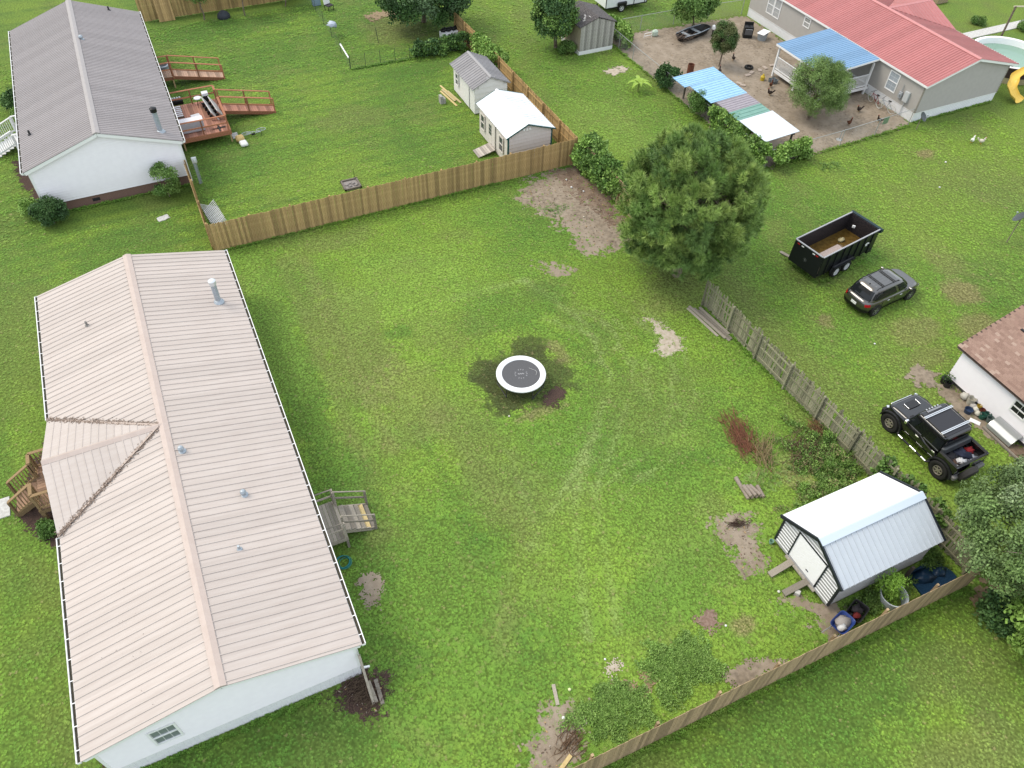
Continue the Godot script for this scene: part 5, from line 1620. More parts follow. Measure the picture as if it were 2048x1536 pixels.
# ---- fences
func board_fence(label: String, a: Vector3, b: Vector3, h: float, mats: Array, rail_side: Vector3, bw := 0.14, posts := 2.4, post_side := 1.0, ragged_amt := 0.0, seed_no := 1, group := "") -> Node3D:
	var t := thing("board_fence", label, "fence", Vector3.ZERO, 0.0, group)
	var d := (b - a).normalized()
	var L := a.distance_to(b)
	var num := int(round(L / bw))
	rng.seed = seed_no
	var out := -rail_side
	var meshes := []
	for k in 4:
		var s := Shape.new()
		var w := bw - 0.006
		if ragged_amt > 0.0:
			s.prism([Vector3(-w / 2, 0, 0), Vector3(w / 2, 0, 0), Vector3(w / 2, h - 0.07, 0), Vector3(w * 0.25, h, 0), Vector3(-w * 0.25, h, 0), Vector3(-w / 2, h - 0.07, 0)], Vector3(0, 0, 0.018))
		else:
			s.box(Vector3(0, h / 2, 0.009), Vector3(w, h, 0.018))
		meshes.append(s.mesh())
	for k in num:
		var p := a + d * (k + 0.5) * bw
		var dy := rng.randf_range(-0.03, 0.025) - ragged_amt * rng.randf() * rng.randf() * 0.6 + (ragged_amt * rng.randf_range(0.2, 0.9) if ragged_amt > 0.0 and rng.randf() < 0.3 else 0.0)
		if ragged_amt > 0.0 and rng.randf() < 0.03: continue
		var x := d
		var z := out
		var bs := Basis(x, Vector3.UP, z if x.cross(Vector3.UP).dot(z) > 0 else z)
		if x.cross(Vector3.UP).dot(z) < 0: bs = Basis(-x, Vector3.UP, z)
		bs = bs * Basis(Vector3(0, 0, 1), rng.randfn() * (0.004 + ragged_amt * (0.7 if rng.randf() < 0.12 else 0.14))) * Basis(Vector3(1, 0, 0), rng.randfn() * ragged_amt * 0.06)
		put(t, "board", meshes[k % 4], mats[rng.randi() % mats.size()], p + out * 0.02 + Vector3(0, dy + 0.03, 0), bs)
	for y in [0.32, h * 0.55, h - 0.25]:
		var segs := maxi(1, int(round(L / posts)))
		for k in segs:
			var s := Shape.new()
			s.beam(a + d * (L * k / segs) + Vector3(0, y, 0), a + d * (L * (k + 1) / segs - 0.01) + Vector3(0, y, 0), 0.038, 0.085)
			put(t, "rail", s, mats[k % mats.size()])
	var np := int(round(L / posts))
	for k in np + 1:
		var s := Shape.new()
		s.box(a + d * clampf(L * k / np, 0.05, L - 0.05) + rail_side * 0.068 + Vector3(0, h * 0.5 + 0.02, 0), Vector3(0.09, h + 0.06, 0.09))
		put(t, "post", s, mats[(k + 1) % mats.size()])
	return t

func build_fences():
	var tan := wood("fence_tan", Color(0.33, 0.215, 0.09), Color(0.50, 0.345, 0.165), 5, Vector3(6, 0.55, 6))
	var brown := wood("fence_brown", Color(0.28, 0.195, 0.11), Color(0.43, 0.315, 0.195), 5, Vector3(6, 0.55, 6))
	var grey := wood("fence_grey", Color(0.15, 0.145, 0.085), Color(0.36, 0.345, 0.245), 5, Vector3(7, 0.8, 7))
	board_fence("tan board fence across the top of the trampoline yard", Vector3(-11.6, 0, -16.72), Vector3(11.9, 0, -16.72), 1.83, tan, Vector3(0, 0, -1), 0.14, 2.4, 1.0, 0.0, 3)
	board_fence("tan board fence running behind the two garden sheds", Vector3(12.0, 0, -16.75), Vector3(12.0, 0, -31.5), 1.83, tan, Vector3(-1, 0, 0), 0.14, 2.35, 1.0, 0.0, 4)
	board_fence("short tan fence stub beside the junk pile beyond the vine", Vector3(12.0, 0, -33.4), Vector3(11.9, 0, -37.6), 1.83, tan, Vector3(-1, 0, 0), 0.14, 2.1, 1.0, 0.0, 5)
	board_fence("narrow tan fence joining the house corner to the yard fence", Vector3(-11.68, 0, -23.9), Vector3(-11.68, 0, -16.85), 1.83, tan, Vector3(1, 0, 0), 0.14, 2.35, 1.0, 0.0, 6)
	board_fence("brown board fence below the steel shed at the yard bottom", Vector3(-8.0, 0, 16.75), Vector3(11.95, 0, 16.98), 1.83, brown, Vector3(0, 0, -1), 0.14, 2.4, 1.0, 0.0, 7)
	board_fence("brown board fence half hidden behind the vine hedge", Vector3(12.2, 0, -16.6), Vector3(12.2, 0, -9.0), 1.7, brown, Vector3(-1, 0, 0), 0.14, 2.4, 1.0, 0.0, 8)
	board_fence("weathered grey-green picket fence with ragged tops beside the pickup", Vector3(11.75, 0, -1.55), Vector3(12.3, 0, 16.6), 1.72, grey, Vector3(-1, 0, 0), 0.115, 2.4, 1.0, 0.2, 9)
	board_fence("tan board fence along the far end of the deck yard", Vector3(-11.3, 0, -49.6), Vector3(2.6, 0, -49.6), 1.83, tan, Vector3(0, 0, -1), 0.14, 2.4, 1.0, 0.0, 10)
	var g := thing("fence_gate", "tan board panel leaning on the far back fence", "gate")
	for k in 9:
		var s := Shape.new()
		s.box(Vector3(-9.9 + 0.142 * k, 0.88, -49.25), Vector3(0.135, 1.8, 0.02), Basis(Vector3.RIGHT, -0.28))
		put(g, "board", s, tan[(k * 3) % 5])
	for y in [0.35, 1.45]:
		var s := Shape.new()
		s.box(Vector3(-9.33, y, -49.265 - (y - 0.88) * 0.29), Vector3(1.28, 0.09, 0.04), Basis(Vector3.RIGHT, -0.28))
		put(g, "rail", s, tan[1])
	# chain link and wire fences
	wire_fence("chain link fence along the lawn side of the dirt yard", [Vector3(23.3, 0, -32.5), Vector3(23.2, 0, -28.0), Vector3(23.2, 0, -24.0), Vector3(23.2, 0, -20.0), Vector3(23.3, 0, -16.0), Vector3(23.4, 0, -11.4)], 1.25, 3.0)
	wire_fence("chain link fence between the dirt yard and the open lawn", [Vector3(23.5, 0, -11.3), Vector3(30.0, 0, -11.4), Vector3(36.7, 0, -11.75)], 1.25, 2.8)
	wire_fence("chain link fence at the back of the dirt yard", [Vector3(23.4, 0, -32.6), Vector3(30.0, 0, -32.5), Vector3(36.8, 0, -32.0)], 1.25, 3.2)
	wire_fence("thin wire fence with dark posts across the deck yard", [Vector3(2.2, 0, -35.2), Vector3(7.0, 0, -35.1), Vector3(12.0, 0, -34.8)], 1.0, 1.15, true)
	wire_fence("sagging wire fence running back along the deck yard", [Vector3(2.15, 0, -35.1), Vector3(2.4, 0, -41.0), Vector3(2.6, 0, -49.0)], 1.0, 2.4, true)

func wire_fence(label: String, pts: Array, h: float, gap: float, thin := false):
	var t := thing("wire_fence", label, "fence")
	var pm := mat("fence_post_green", lin(0.04, 0.06, 0.045), 0.7) if thin else mat("galv_post", lin(0.36, 0.37, 0.37), 0.45, 0.3)
	var wm := mat("wire_dark", lin(0.10, 0.11, 0.10), 0.6) if thin else mat("wire_grey", lin(0.30, 0.31, 0.30), 0.5, 0.3)
	var mesh := Shape.new()
	for i in pts.size() - 1:
		var a: Vector3 = pts[i]
		var b: Vector3 = pts[i + 1]
		var L := a.distance_to(b)
		var d := (b - a) / L
		var num := maxi(1, int(round(L / gap)))
		for k in num + (1 if i == pts.size() - 2 else 0):
			var s := Shape.new()
			var p := a.lerp(b, float(k) / num)
			s.tube(p, p + Vector3(0, h + 0.05, 0), 0.02 if thin else 0.028, 0.02 if thin else 0.028, 6)
			put(t, "post", s, pm)
		if not thin:
			var r := Shape.new()
			r.tube(a + Vector3(0, h, 0), b + Vector3(0, h, 0), 0.02, 0.02, 6)
			put(t, "top_rail", r, pm)
			var n2 := int(L / 0.16)
			for k in n2:
				var p := a + d * (L * k / n2)
				var e := p + d * minf(h, L - L * k / n2)
				var hh := (e - p).length()
				mesh.beam(p + Vector3(0, 0.02, 0), e + Vector3(0, hh, 0), 0.004, 0.004)
				var f := p + d * -minf(h, L * k / n2)
				var h2 := (f - p).length()
				if h2 > 0.05: mesh.beam(p + Vector3(0, 0.02, 0), f + Vector3(0, h2, 0), 0.004, 0.004)
		else:
			for k in 6: mesh.beam(a + Vector3(0, 0.1 + 0.17 * k, 0), b + Vector3(0, 0.1 + 0.17 * k, 0), 0.004, 0.004)
			for k in int(L / 0.3): mesh.beam(a + d * 0.3 * k + Vector3(0, 0.05, 0), a + d * 0.3 * k + Vector3(0, h, 0), 0.003, 0.003)
	put(t, "wire_mesh", mesh, wm)

# ---- vehicles
func ring(cx: float, hl: float, hw: float, y: float, n: float, seg: int) -> PackedVector3Array:
	var p := PackedVector3Array()
	for i in seg:
		var t := TAU * i / seg
		p.append(Vector3(cx + hl * signf(cos(t)) * pow(absf(cos(t)), 2.0 / n), y, hw * signf(sin(t)) * pow(absf(sin(t)), 2.0 / n)))
	return p

func loft(s: Shape, rings: Array, cap := true):
	# rings from the bottom up, running from +x towards +z
	var R := rings.size()
	var S: int = rings[0].size()
	var nr := []
	for j in R:
		var row := PackedVector3Array()
		for i in S:
			var dx: Vector3 = rings[j][(i + 1) % S] - rings[j][(i + S - 1) % S]
			var dy: Vector3 = rings[mini(j + 1, R - 1)][i] - rings[maxi(j - 1, 0)][i]
			row.append(dy.cross(dx).normalized())
		nr.append(row)
	for j in R - 1:
		for i in S:
			var k := (i + 1) % S
			s.trin(rings[j][i], rings[j + 1][i], rings[j + 1][k], nr[j][i], nr[j + 1][i], nr[j + 1][k])
			s.trin(rings[j][i], rings[j + 1][k], rings[j][k], nr[j][i], nr[j + 1][k], nr[j][k])
	if cap:
		var c := Vector3.ZERO
		for p in rings[R - 1]: c += p
		c /= S
		for i in S: s.trin(c, rings[R - 1][(i + 1) % S], rings[R - 1][i], Vector3.UP, Vector3.UP, Vector3.UP)

func tier(T: Array, y: float) -> Array:
	for k in T.size() - 1:
		if y <= T[k + 1][0]:
			var f: float = (y - T[k][0]) / (T[k + 1][0] - T[k][0])
			return [y, lerpf(T[k][1], T[k + 1][1], f), lerpf(T[k][2], T[k + 1][2], f), lerpf(T[k][3], T[k + 1][3], f)]
	return T[T.size() - 1]

func glass_patch(T: Array, n: float, a0: float, a1: float, y0: float, y1: float, off := 0.022) -> Shape:
	# a piece of the same surface, slightly proud
	var s := Shape.new()
	var P := []
	for j in 9:
		var q := tier(T, lerpf(y0, y1, j / 8.0))
		var row := PackedVector3Array()
		for i in 13:
			var t := deg_to_rad(lerpf(a0, a1, i / 12.0))
			row.append(Vector3(q[1] + (q[2] + off) * signf(cos(t)) * pow(absf(cos(t)), 2.0 / n), q[0], (q[3] + off) * signf(sin(t)) * pow(absf(sin(t)), 2.0 / n)))
		P.append(row)
	for j in 8:
		for i in 12: s.quad(P[j][i], P[j + 1][i], P[j + 1][i + 1], P[j][i + 1])
	return s

func wheel(parent: Node, at: Vector3, r: float, w: float, rimm: Material, spokes: int, side: float, rim_r := 0.62):
	var b := Basis(Vector3.RIGHT, PI / 2 * side)
	var s := Shape.new()
	s.lathe(Vector3.ZERO, [Vector2(r * 0.6, -w * 0.42), Vector2(r * 0.8, -w * 0.5), Vector2(r * 0.95, -w * 0.48), Vector2(r, -w * 0.36), Vector2(r, w * 0.36), Vector2(r * 0.95, w * 0.48), Vector2(r * 0.8, w * 0.5), Vector2(r * 0.6, w * 0.42), Vector2(r * 0.58, 0.0)], 26)
	var t := put(parent, "wheel", s, mat("tyre", lin(0.022, 0.021, 0.02), 0.9), at, b)
	var m := Shape.new()
	m.lathe(Vector3.ZERO, [Vector2(r * rim_r, w * 0.2), Vector2(r * rim_r, w * 0.44), Vector2(r * rim_r * 0.92, w * 0.45), Vector2(r * rim_r * 0.86, w * 0.28)], 26)
	m.lathe(Vector3.ZERO, [Vector2(r * 0.15, w * 0.1), Vector2(r * 0.15, w * 0.42), Vector2(0, w * 0.44)], 12)
	for k in spokes:
		var a := TAU * k / spokes
		var d := Vector3(cos(a), 0, sin(a))
		m.beam(d * r * 0.1 + Vector3(0, w * 0.36, 0), d * r * rim_r * 0.92 + Vector3(0, w * 0.36, 0), r * 0.13, w * 0.1)
	put(t, "rim", m, rimm)
	var k := Shape.new()
	k.lathe(Vector3.ZERO, [Vector2(r * rim_r, w * 0.12), Vector2(0, w * 0.12)], 20)
	put(t, "brake_disc", k, mat("brake_dark", lin(0.04, 0.04, 0.042), 0.6))

func build_suv():
	var t := thing("parked_car", "dark grey hatchback SUV with roof bars parked beside the dump trailer", "car", Vector3(21.2, 0, 1.92), 0.09)
	var paint := mat("suv_paint", lin(0.125, 0.12, 0.115), 0.28, 0.85)
	paint.clearcoat_enabled = true
	paint.clearcoat = 0.9
	paint.clearcoat_roughness = 0.06
	var black := mat("car_black", lin(0.012, 0.012, 0.012), 0.5)
	var glass := mat("car_glass", lin(0.012, 0.014, 0.016), 0.04)
	var chrome := mat("chrome", lin(0.75, 0.76, 0.77), 0.15, 0.95)
	var red := mat("tail_red", lin(0.35, 0.008, 0.012), 0.15)
	var B := [[0.22, 0.0, 1.98, 0.80], [0.32, 0.0, 2.16, 0.89], [0.55, 0.0, 2.24, 0.925], [0.75, 0.0, 2.22, 0.92], [0.88, -0.01, 2.18, 0.89], [0.96, -0.03, 2.12, 0.84], [1.0, -0.05, 2.02, 0.77]]
	var rings := []
	for q in B:
		var p := ring(q[1], q[2], q[3], q[0], 5.0, 48)
		for i in p.size():
			if p[i].x > 0.9 and q[0] > 0.5: p[i].y -= (q[0] - 0.45) * 0.42 * pow((p[i].x - 0.9) / 1.3, 2.0)
		rings.append(p)
	var s := Shape.new()
	loft(s, rings)
	put(t, "body", s, paint)
	var T := [[0.95, -0.42, 1.66, 0.84], [1.15, -0.45, 1.55, 0.80], [1.35, -0.50, 1.36, 0.735], [1.5, -0.55, 1.17, 0.675], [1.59, -0.60, 1.0, 0.60], [1.63, -0.62, 0.82, 0.48]]
	var g := Shape.new()
	var gr := []
	for q in T: gr.append(ring(q[1], q[2], q[3], q[0], 5.0, 48))
	loft(g, gr)
	put(t, "roof", g, paint)
	for e in [[-42.0, 42.0, 1.02, 1.5, "windshield"], [142.0, 218.0, 1.06, 1.5, "rear_window"], [52.0, 84.0, 1.04, 1.46, "side_window"], [88.0, 118.0, 1.06, 1.46, "side_window"], [121.0, 132.0, 1.12, 1.42, "side_window"], [276.0, 308.0, 1.04, 1.46, "side_window"], [242.0, 272.0, 1.06, 1.46, "side_window"], [228.0, 239.0, 1.12, 1.42, "side_window"]]:
		put(t, e[4], glass_patch(T, 5.0, e[0], e[1], e[2], e[3]), glass)
	for a in [[133.0, 158.0], [202.0, 227.0]]: put(t, "tail_light", glass_patch(B, 5.0, a[0], a[1], 0.76, 0.90, 0.03), red)
	for a in [[22.0, 47.0], [313.0, 338.0]]: put(t, "headlight", glass_patch(B, 5.0, a[0], a[1], 0.56, 0.68, 0.03), mat("lamp_glass", lin(0.55, 0.57, 0.58), 0.1))
	put(t, "rear_bumper", glass_patch(B, 5.0, 135.0, 225.0, 0.3, 0.5, 0.035), black)
	put(t, "bumper_strip", glass_patch(B, 5.0, 140.0, 220.0, 0.28, 0.31, 0.05), chrome)
	put(t, "grille", glass_patch(B, 5.0, -26.0, 26.0, 0.38, 0.62, 0.03), black)
	for a in [[40.0, 140.0], [220.0, 320.0]]: put(t, "sill_trim", glass_patch(B, 5.0, a[0], a[1], 0.24, 0.36, 0.02), black)
	var pl := Shape.new()
	pl.box(Vector3(-2.255, 0.68, 0), Vector3(0.02, 0.15, 0.34))
	put(t, "number_plate", pl, mat("plate_white", lin(0.75, 0.75, 0.74), 0.5))
	for z in [-0.55, 0.55]:
		var r := Shape.new()
		r.path([Vector3(-1.5, 1.58, z), Vector3(-1.38, 1.66, z), Vector3(0.1, 1.665, z), Vector3(0.25, 1.56, z)], 0.018)
		put(t, "roof_rail", r, black)
	for x in [-1.0, -0.15]:
		var c := Shape.new()
		c.bevel(Vector3(x, 1.68, 0), Vector3(0.07, 0.03, 1.2), 0.008)
		put(t, "cross_bar", c, black)
	for z in [-0.36, -0.18, 0.0, 0.18, 0.36]:
		var c := Shape.new()
		c.bevel(Vector3(-0.62, 1.632, z), Vector3(1.5, 0.008, 0.06), 0.003)
		put(t, "roof_rib", c, paint)
	var fin := Shape.new()
	fin.prism([Vector3(-1.52, 1.61, 0), Vector3(-1.36, 1.61, 0), Vector3(-1.5, 1.69, 0)], Vector3(0, 0, 0.03), Vector3(0, 0, -0.015))
	put(t, "antenna_fin", fin, black)
	for z in [-1.0, 1.0]:
		var m := Shape.new()
		m.bevel(Vector3(0.92, 1.03, z * 0.99), Vector3(0.12, 0.14, 0.2), 0.03)
		put(t, "mirror", m, paint)
		for x in [0.35, -0.62]:
			var h := Shape.new()
			h.bevel(Vector3(x, 0.83, z * 0.925), Vector3(0.18, 0.03, 0.03), 0.01)
			put(t, "door_handle", h, chrome)
		for x in [0.92, -0.1, -1.05]:
			var d := Shape.new()
			d.box(Vector3(x, 0.66, z * 0.921), Vector3(0.008, 0.5, 0.012))
			put(t, "door_seam", d, black)
		for x in [-1.36, 1.38]:
			var a := Shape.new()
			a.tube(Vector3(x, 0.36, z * 0.86), Vector3(x, 0.36, z * 0.936), 0.415, 0.415, 24)
			put(t, "wheel_arch", a, black)
			wheel(t, Vector3(x, 0.345, z * 0.845), 0.345, 0.23, mat("alloy", lin(0.5, 0.5, 0.51), 0.3, 0.7), 5, z, 0.7)

func build_pickup():
	# front faces -Z in the yard
	var t := thing("parked_truck", "black four-door pickup truck with a silver-barred roof and a loaded bed", "truck", Vector3(15.86, 0, 10.85), PI / 2 + 0.015)
	var paint := mat("truck_black", lin(0.008, 0.008, 0.009), 0.12, 0.0)
	paint.clearcoat_enabled = true
	paint.clearcoat = 1.0
	paint.clearcoat_roughness = 0.04
	var matte := mat("truck_plastic", lin(0.02, 0.02, 0.022), 0.6)
	var roofm := mat("truck_roof", lin(0.025, 0.025, 0.03), 0.35)
	var glass := mat("car_glass", lin(0.012, 0.014, 0.016), 0.04)
	var silver := mat("rack_silver", lin(0.62, 0.64, 0.66), 0.25, 0.7)
	var chrome := mat("chrome", lin(0.75, 0.76, 0.77), 0.15, 0.95)
	var rimm := mat("truck_rim", lin(0.38, 0.34, 0.3), 0.45, 0.5)
	# lower body, lofted
	var B := [[0.55, 0.0, 2.05, 0.92], [0.7, 0.0, 2.08, 0.985], [0.95, 0.0, 2.08, 1.0], [1.1, 0.0, 2.06, 0.985], [1.16, 0.0, 2.03, 0.955]]
	var s := Shape.new()
	var rr := []
	for q in B:
		var p := ring(q[1], q[2], q[3], q[0], 9.0, 56)
		rr.append(p)
	# the bed is open: cut by keeping the ring's rear end low
	for j in rr.size():
		for i in rr[j].size():
			if rr[j][i].x < -1.0 and B[j][0] > 0.9: rr[j][i].y = minf(rr[j][i].y, 0.9)
	loft(s, rr)
	put(t, "body", s, paint)
	# hood, raised and tapered
	var H := [[1.1, 1.5, 0.62, 0.93], [1.2, 1.46, 0.62, 0.88], [1.25, 1.42, 0.6, 0.82], [1.27, 1.38, 0.55, 0.74]]
	var hs := Shape.new()
	var hr := []
	for q in H:
		var p := ring(q[1], q[2], q[3], q[0], 7.0, 48)
		for i in p.size():
			if p[i].x > 1.2: p[i].y -= 0.09 * pow((p[i].x - 1.2) / 0.85, 2.0)
		hr.append(p)
	loft(hs, hr)
	put(t, "hood", hs, paint)
	var sc := Shape.new()
	sc.bevel(Vector3(1.55, 1.265, 0.02), Vector3(0.4, 0.03, 0.62), 0.01, Basis(Vector3(0, 0, 1), -0.08))
	var sco := put(t, "hood_vent", sc, matte)
	for k in 6:
		var l := Shape.new()
		l.box(Vector3(1.40 + 0.06 * k, 1.288 - 0.005 * k, 0.02), Vector3(0.02, 0.02, 0.56), Basis(Vector3(0, 0, 1), 0.4))
		put(sco, "louvre", l, paint)
	for z in [-0.34, 0.38]:
		var l := Shape.new()
		l.bevel(Vector3(1.55, 1.29, z), Vector3(0.34, 0.04, 0.035), 0.01)
		put(t, "hood_handle", l, chrome)
	for z in [-0.52, 0.48]:
		var l := Shape.new()
		l.bevel(Vector3(0.98, 1.27, z), Vector3(0.12, 0.05, 0.22), 0.015)
		put(t, "cowl_vent", l, matte)
	# cab
	var T := [[1.12, -0.02, 1.02, 0.93], [1.35, -0.06, 0.98, 0.90], [1.7, -0.12, 0.90, 0.86], [1.88, -0.14, 0.87, 0.845], [1.95, -0.14, 0.84, 0.81], [1.975, -0.14, 0.78, 0.74]]
	var c := Shape.new()
	var cr := []
	for q in T: cr.append(ring(q[1], q[2], q[3], q[0], 10.0, 56))
	loft(c, cr)
	put(t, "cab", c, paint)
	for e in [[-43.0, 43.0, 1.3, 1.8, "windshield"], [48.0, 88.0, 1.28, 1.78, "side_window"], [92.0, 131.0, 1.28, 1.78, "side_window"], [272.0, 312.0, 1.28, 1.78, "side_window"], [229.0, 268.0, 1.28, 1.78, "side_window"], [138.0, 222.0, 1.4, 1.78, "rear_window"]]:
		put(t, e[4], glass_patch(T, 10.0, e[0], e[1], e[2], e[3]), glass)
	for z in [-1.0, 1.0]:
		for e in [[0.02, 0.86], [-0.98, -0.12]]:
			var l := Shape.new()
			l.beam(Vector3(e[0], 1.21, z * 0.925), Vector3(e[1], 1.21, z * 0.925), 0.02, 0.03)
			put(t, "window_strip", l, mat("strip_dark", lin(0.12, 0.12, 0.125), 0.5))
	var rp := Shape.new()
	rp.bevel(Vector3(-0.2, 1.985, 0), Vector3(1.35, 0.03, 1.46), 0.012)
	put(t, "roof_panel", rp, roofm)
	for x in [0.36, -0.62]:
		for k in 2:
			var b := Shape.new()
			b.bevel(Vector3(x - 0.07 * k, 2.05, 0), Vector3(0.05, 0.035, 1.72), 0.008)
			put(t, "rack_bar", b, silver)
	for z in [-0.78, 0.78]:
		var b := Shape.new()
		b.bevel(Vector3(-0.15, 2.015, z), Vector3(1.5, 0.05, 0.05), 0.012)
		put(t, "rack_rail", b, matte)
	var wd := Shape.new()
	wd.bevel(Vector3(0.56, 2.0, 0.0), Vector3(0.1, 0.02, 0.85), 0.006)
	put(t, "wind_deflector", wd, mat("dull_metal", lin(0.25, 0.25, 0.26), 0.4, 0.5))
	for k in 5:
		var l := Shape.new()
		l.bevel(Vector3(0.68, 1.985, -0.34 + 0.17 * k), Vector3(0.07, 0.04, 0.07), 0.012)
		put(t, "roof_lamp", l, mat("clear_lens", lin(0.45, 0.47, 0.5), 0.1))
	# bed walls and rear bulkhead
	var bw := Shape.new()
	bw.bevel(Vector3(-1.56, 1.1, -0.93), Vector3(1.0, 0.42, 0.14), 0.02)
	put(t, "bed_wall", bw, paint)
	var bw2 := Shape.new()
	bw2.bevel(Vector3(-1.56, 1.1, 0.93), Vector3(1.0, 0.42, 0.14), 0.02)
	put(t, "bed_wall", bw2, paint)
	var tg := Shape.new()
	tg.bevel(Vector3(-2.06, 1.1, 0), Vector3(0.1, 0.42, 2.0), 0.02)
	put(t, "tailgate", tg, paint)
	var bh := Shape.new()
	bh.bevel(Vector3(-1.12, 1.3, 0), Vector3(0.2, 0.34, 1.74), 0.05, Basis(Vector3(0, 0, 1), -0.25))
	put(t, "bulkhead", bh, mat("bulkhead_grey", lin(0.05, 0.055, 0.06), 0.45))
	var tr := Shape.new()
	for z in [-0.93, 0.93]: tr.bevel(Vector3(-1.56, 1.325, z), Vector3(0.98, 0.03, 0.11), 0.01)
	tr.bevel(Vector3(-2.06, 1.325, 0), Vector3(0.09, 0.03, 1.7), 0.01)
	put(t, "bed_rail", tr, matte)
	var bl := Shape.new()
	bl.box(Vector3(-1.6, 0.915, 0), Vector3(0.92, 0.02, 1.72))
	put(t, "bed_liner", bl, matte)
	# fenders, steps, bumpers
	for z in [-1.0, 1.0]:
		for x in [-1.5, 1.5]:
			var f := Shape.new()
			for k in 9:
				var a0 := PI * k / 9.0
				var a1 := PI * (k + 1) / 9.0
				f.beam(Vector3(x + cos(a0) * 0.6, 0.5 + sin(a0) * 0.56, z * 1.0), Vector3(x + cos(a1) * 0.6, 0.5 + sin(a1) * 0.56, z * 1.0), 0.14, 0.06)
			put(t, "wheel_flare", f, matte)
			var a := Shape.new()
			a.tube(Vector3(x, 0.5, z * 0.9), Vector3(x, 0.5, z * 1.006), 0.55, 0.55, 24)
			put(t, "wheel_arch", a, mat("arch_dark", lin(0.006, 0.006, 0.006), 0.9))
			wheel(t, Vector3(x, 0.47, z * 0.93), 0.47, 0.33, rimm, 6, z, 0.5)
		var sp := Shape.new()
		sp.path([Vector3(0.92, 0.5, z * 1.0), Vector3(0.86, 0.42, z * 1.12), Vector3(-0.9, 0.42, z * 1.12), Vector3(-0.98, 0.5, z * 1.0)], 0.05, 8)
		var so := put(t, "step_tube", sp, matte)
		for e in [[0.8, 0.55], [0.1, -0.28], [-0.6, -0.86]]:
			var l := Shape.new()
			l.tube(Vector3(e[0], 0.425, z * 1.125), Vector3(e[1], 0.425, z * 1.125), 0.054, 0.054, 8)
			put(so, "chrome_sleeve", l, chrome)
		for x in [0.12, -0.85]:
			var l := Shape.new()
			l.bevel(Vector3(x, 1.05, z * 1.005), Vector3(0.19, 0.07, 0.04), 0.012)
			put(t, "door_handle", l, chrome)
		var m := Shape.new()
		m.bevel(Vector3(0.84, 1.34, z * 1.06), Vector3(0.14, 0.2, 0.2), 0.03)
		put(t, "mirror", m, chrome)
		var tl := Shape.new()
		tl.bevel(Vector3(-2.08, 1.0, z * 0.9), Vector3(0.06, 0.2, 0.14), 0.015)
		put(t, "tail_light", tl, mat("tail_clear", lin(0.5, 0.48, 0.44), 0.15))
		var ft := Shape.new()
		ft.bevel(Vector3(2.0, 1.04, z * 0.82), Vector3(0.14, 0.05, 0.3), 0.012, Basis(Vector3.UP, z * 0.5))
		put(t, "fender_trim", ft, chrome)
		var bp := Shape.new()
		bp.bevel(Vector3(-2.16, 0.62, z * 0.72), Vector3(0.22, 0.24, 0.5), 0.05)
		put(t, "rear_bumper", bp, mat("bumper_grey", lin(0.17, 0.165, 0.165), 0.5))
	var fb := Shape.new()
	fb.bevel(Vector3(2.14, 0.66, 0), Vector3(0.18, 0.26, 1.86), 0.04)
	put(t, "front_bumper", fb, matte)
	var gl := Shape.new()
	gl.bevel(Vector3(2.09, 0.98, 0), Vector3(0.06, 0.24, 1.3), 0.02)
	put(t, "grille", gl, chrome)
	# spare wheel hung on the tail
	var sb := Basis(Vector3(0, 0, 1), PI / 2 + 0.25)
	var sw := Shape.new()
	sw.lathe(Vector3.ZERO, [Vector2(0.2, -0.15), Vector2(0.4, -0.16), Vector2(0.47, -0.1), Vector2(0.47, 0.1), Vector2(0.4, 0.16), Vector2(0.2, 0.15), Vector2(0.0, 0.13)], 26)
	put(t, "spare_wheel", sw, mat("spare_cover", lin(0.035, 0.033, 0.032), 0.85), Vector3(-2.32, 0.78, -0.28), sb)
	# load in the bed: each its own thing
	var L := [["red cloth bundle in the truck bed", Color(0.22, 0.015, 0.02), Vector3(-1.5, 1.02, 0.6), Vector3(0.16, 0.12, 0.16)], ["dark blue bag in the truck bed", Color(0.02, 0.025, 0.05), Vector3(-1.45, 1.03, 0.1), Vector3(0.26, 0.14, 0.3)], ["white cloth bundle in the truck bed", Color(0.55, 0.55, 0.56), Vector3(-1.75, 1.02, -0.25), Vector3(0.15, 0.11, 0.22)], ["crumpled grey tarp in the truck bed", Color(0.25, 0.26, 0.3), Vector3(-1.82, 1.0, 0.35), Vector3(0.14, 0.09, 0.22)], ["black bag in the truck bed against the bulkhead", Color(0.015, 0.015, 0.02), Vector3(-1.38, 1.04, -0.5), Vector3(0.2, 0.14, 0.25)], ["small white jug in the truck bed corner", Color(0.7, 0.7, 0.68), Vector3(-1.9, 1.02, -0.68), Vector3(0.07, 0.1, 0.07)], ["brown sack in the truck bed", Color(0.1, 0.06, 0.045), Vector3(-1.65, 1.01, -0.55), Vector3(0.16, 0.1, 0.14)]]
	for k in L.size():
		var e: Array = L[k]
		var b := Shape.new()
		b.blob(Vector3.ZERO, e[3] * Vector3(1.15, 0.8, 1.15), 60 + k, 0.7, 12, 18)
		one("loose_bundle", e[0], "bundle", b, mat("bundle%d" % k, Color(e[1]).linear_to_srgb(), 0.8), t.transform * e[2], 0.3 * k, "odds and ends in the truck bed")

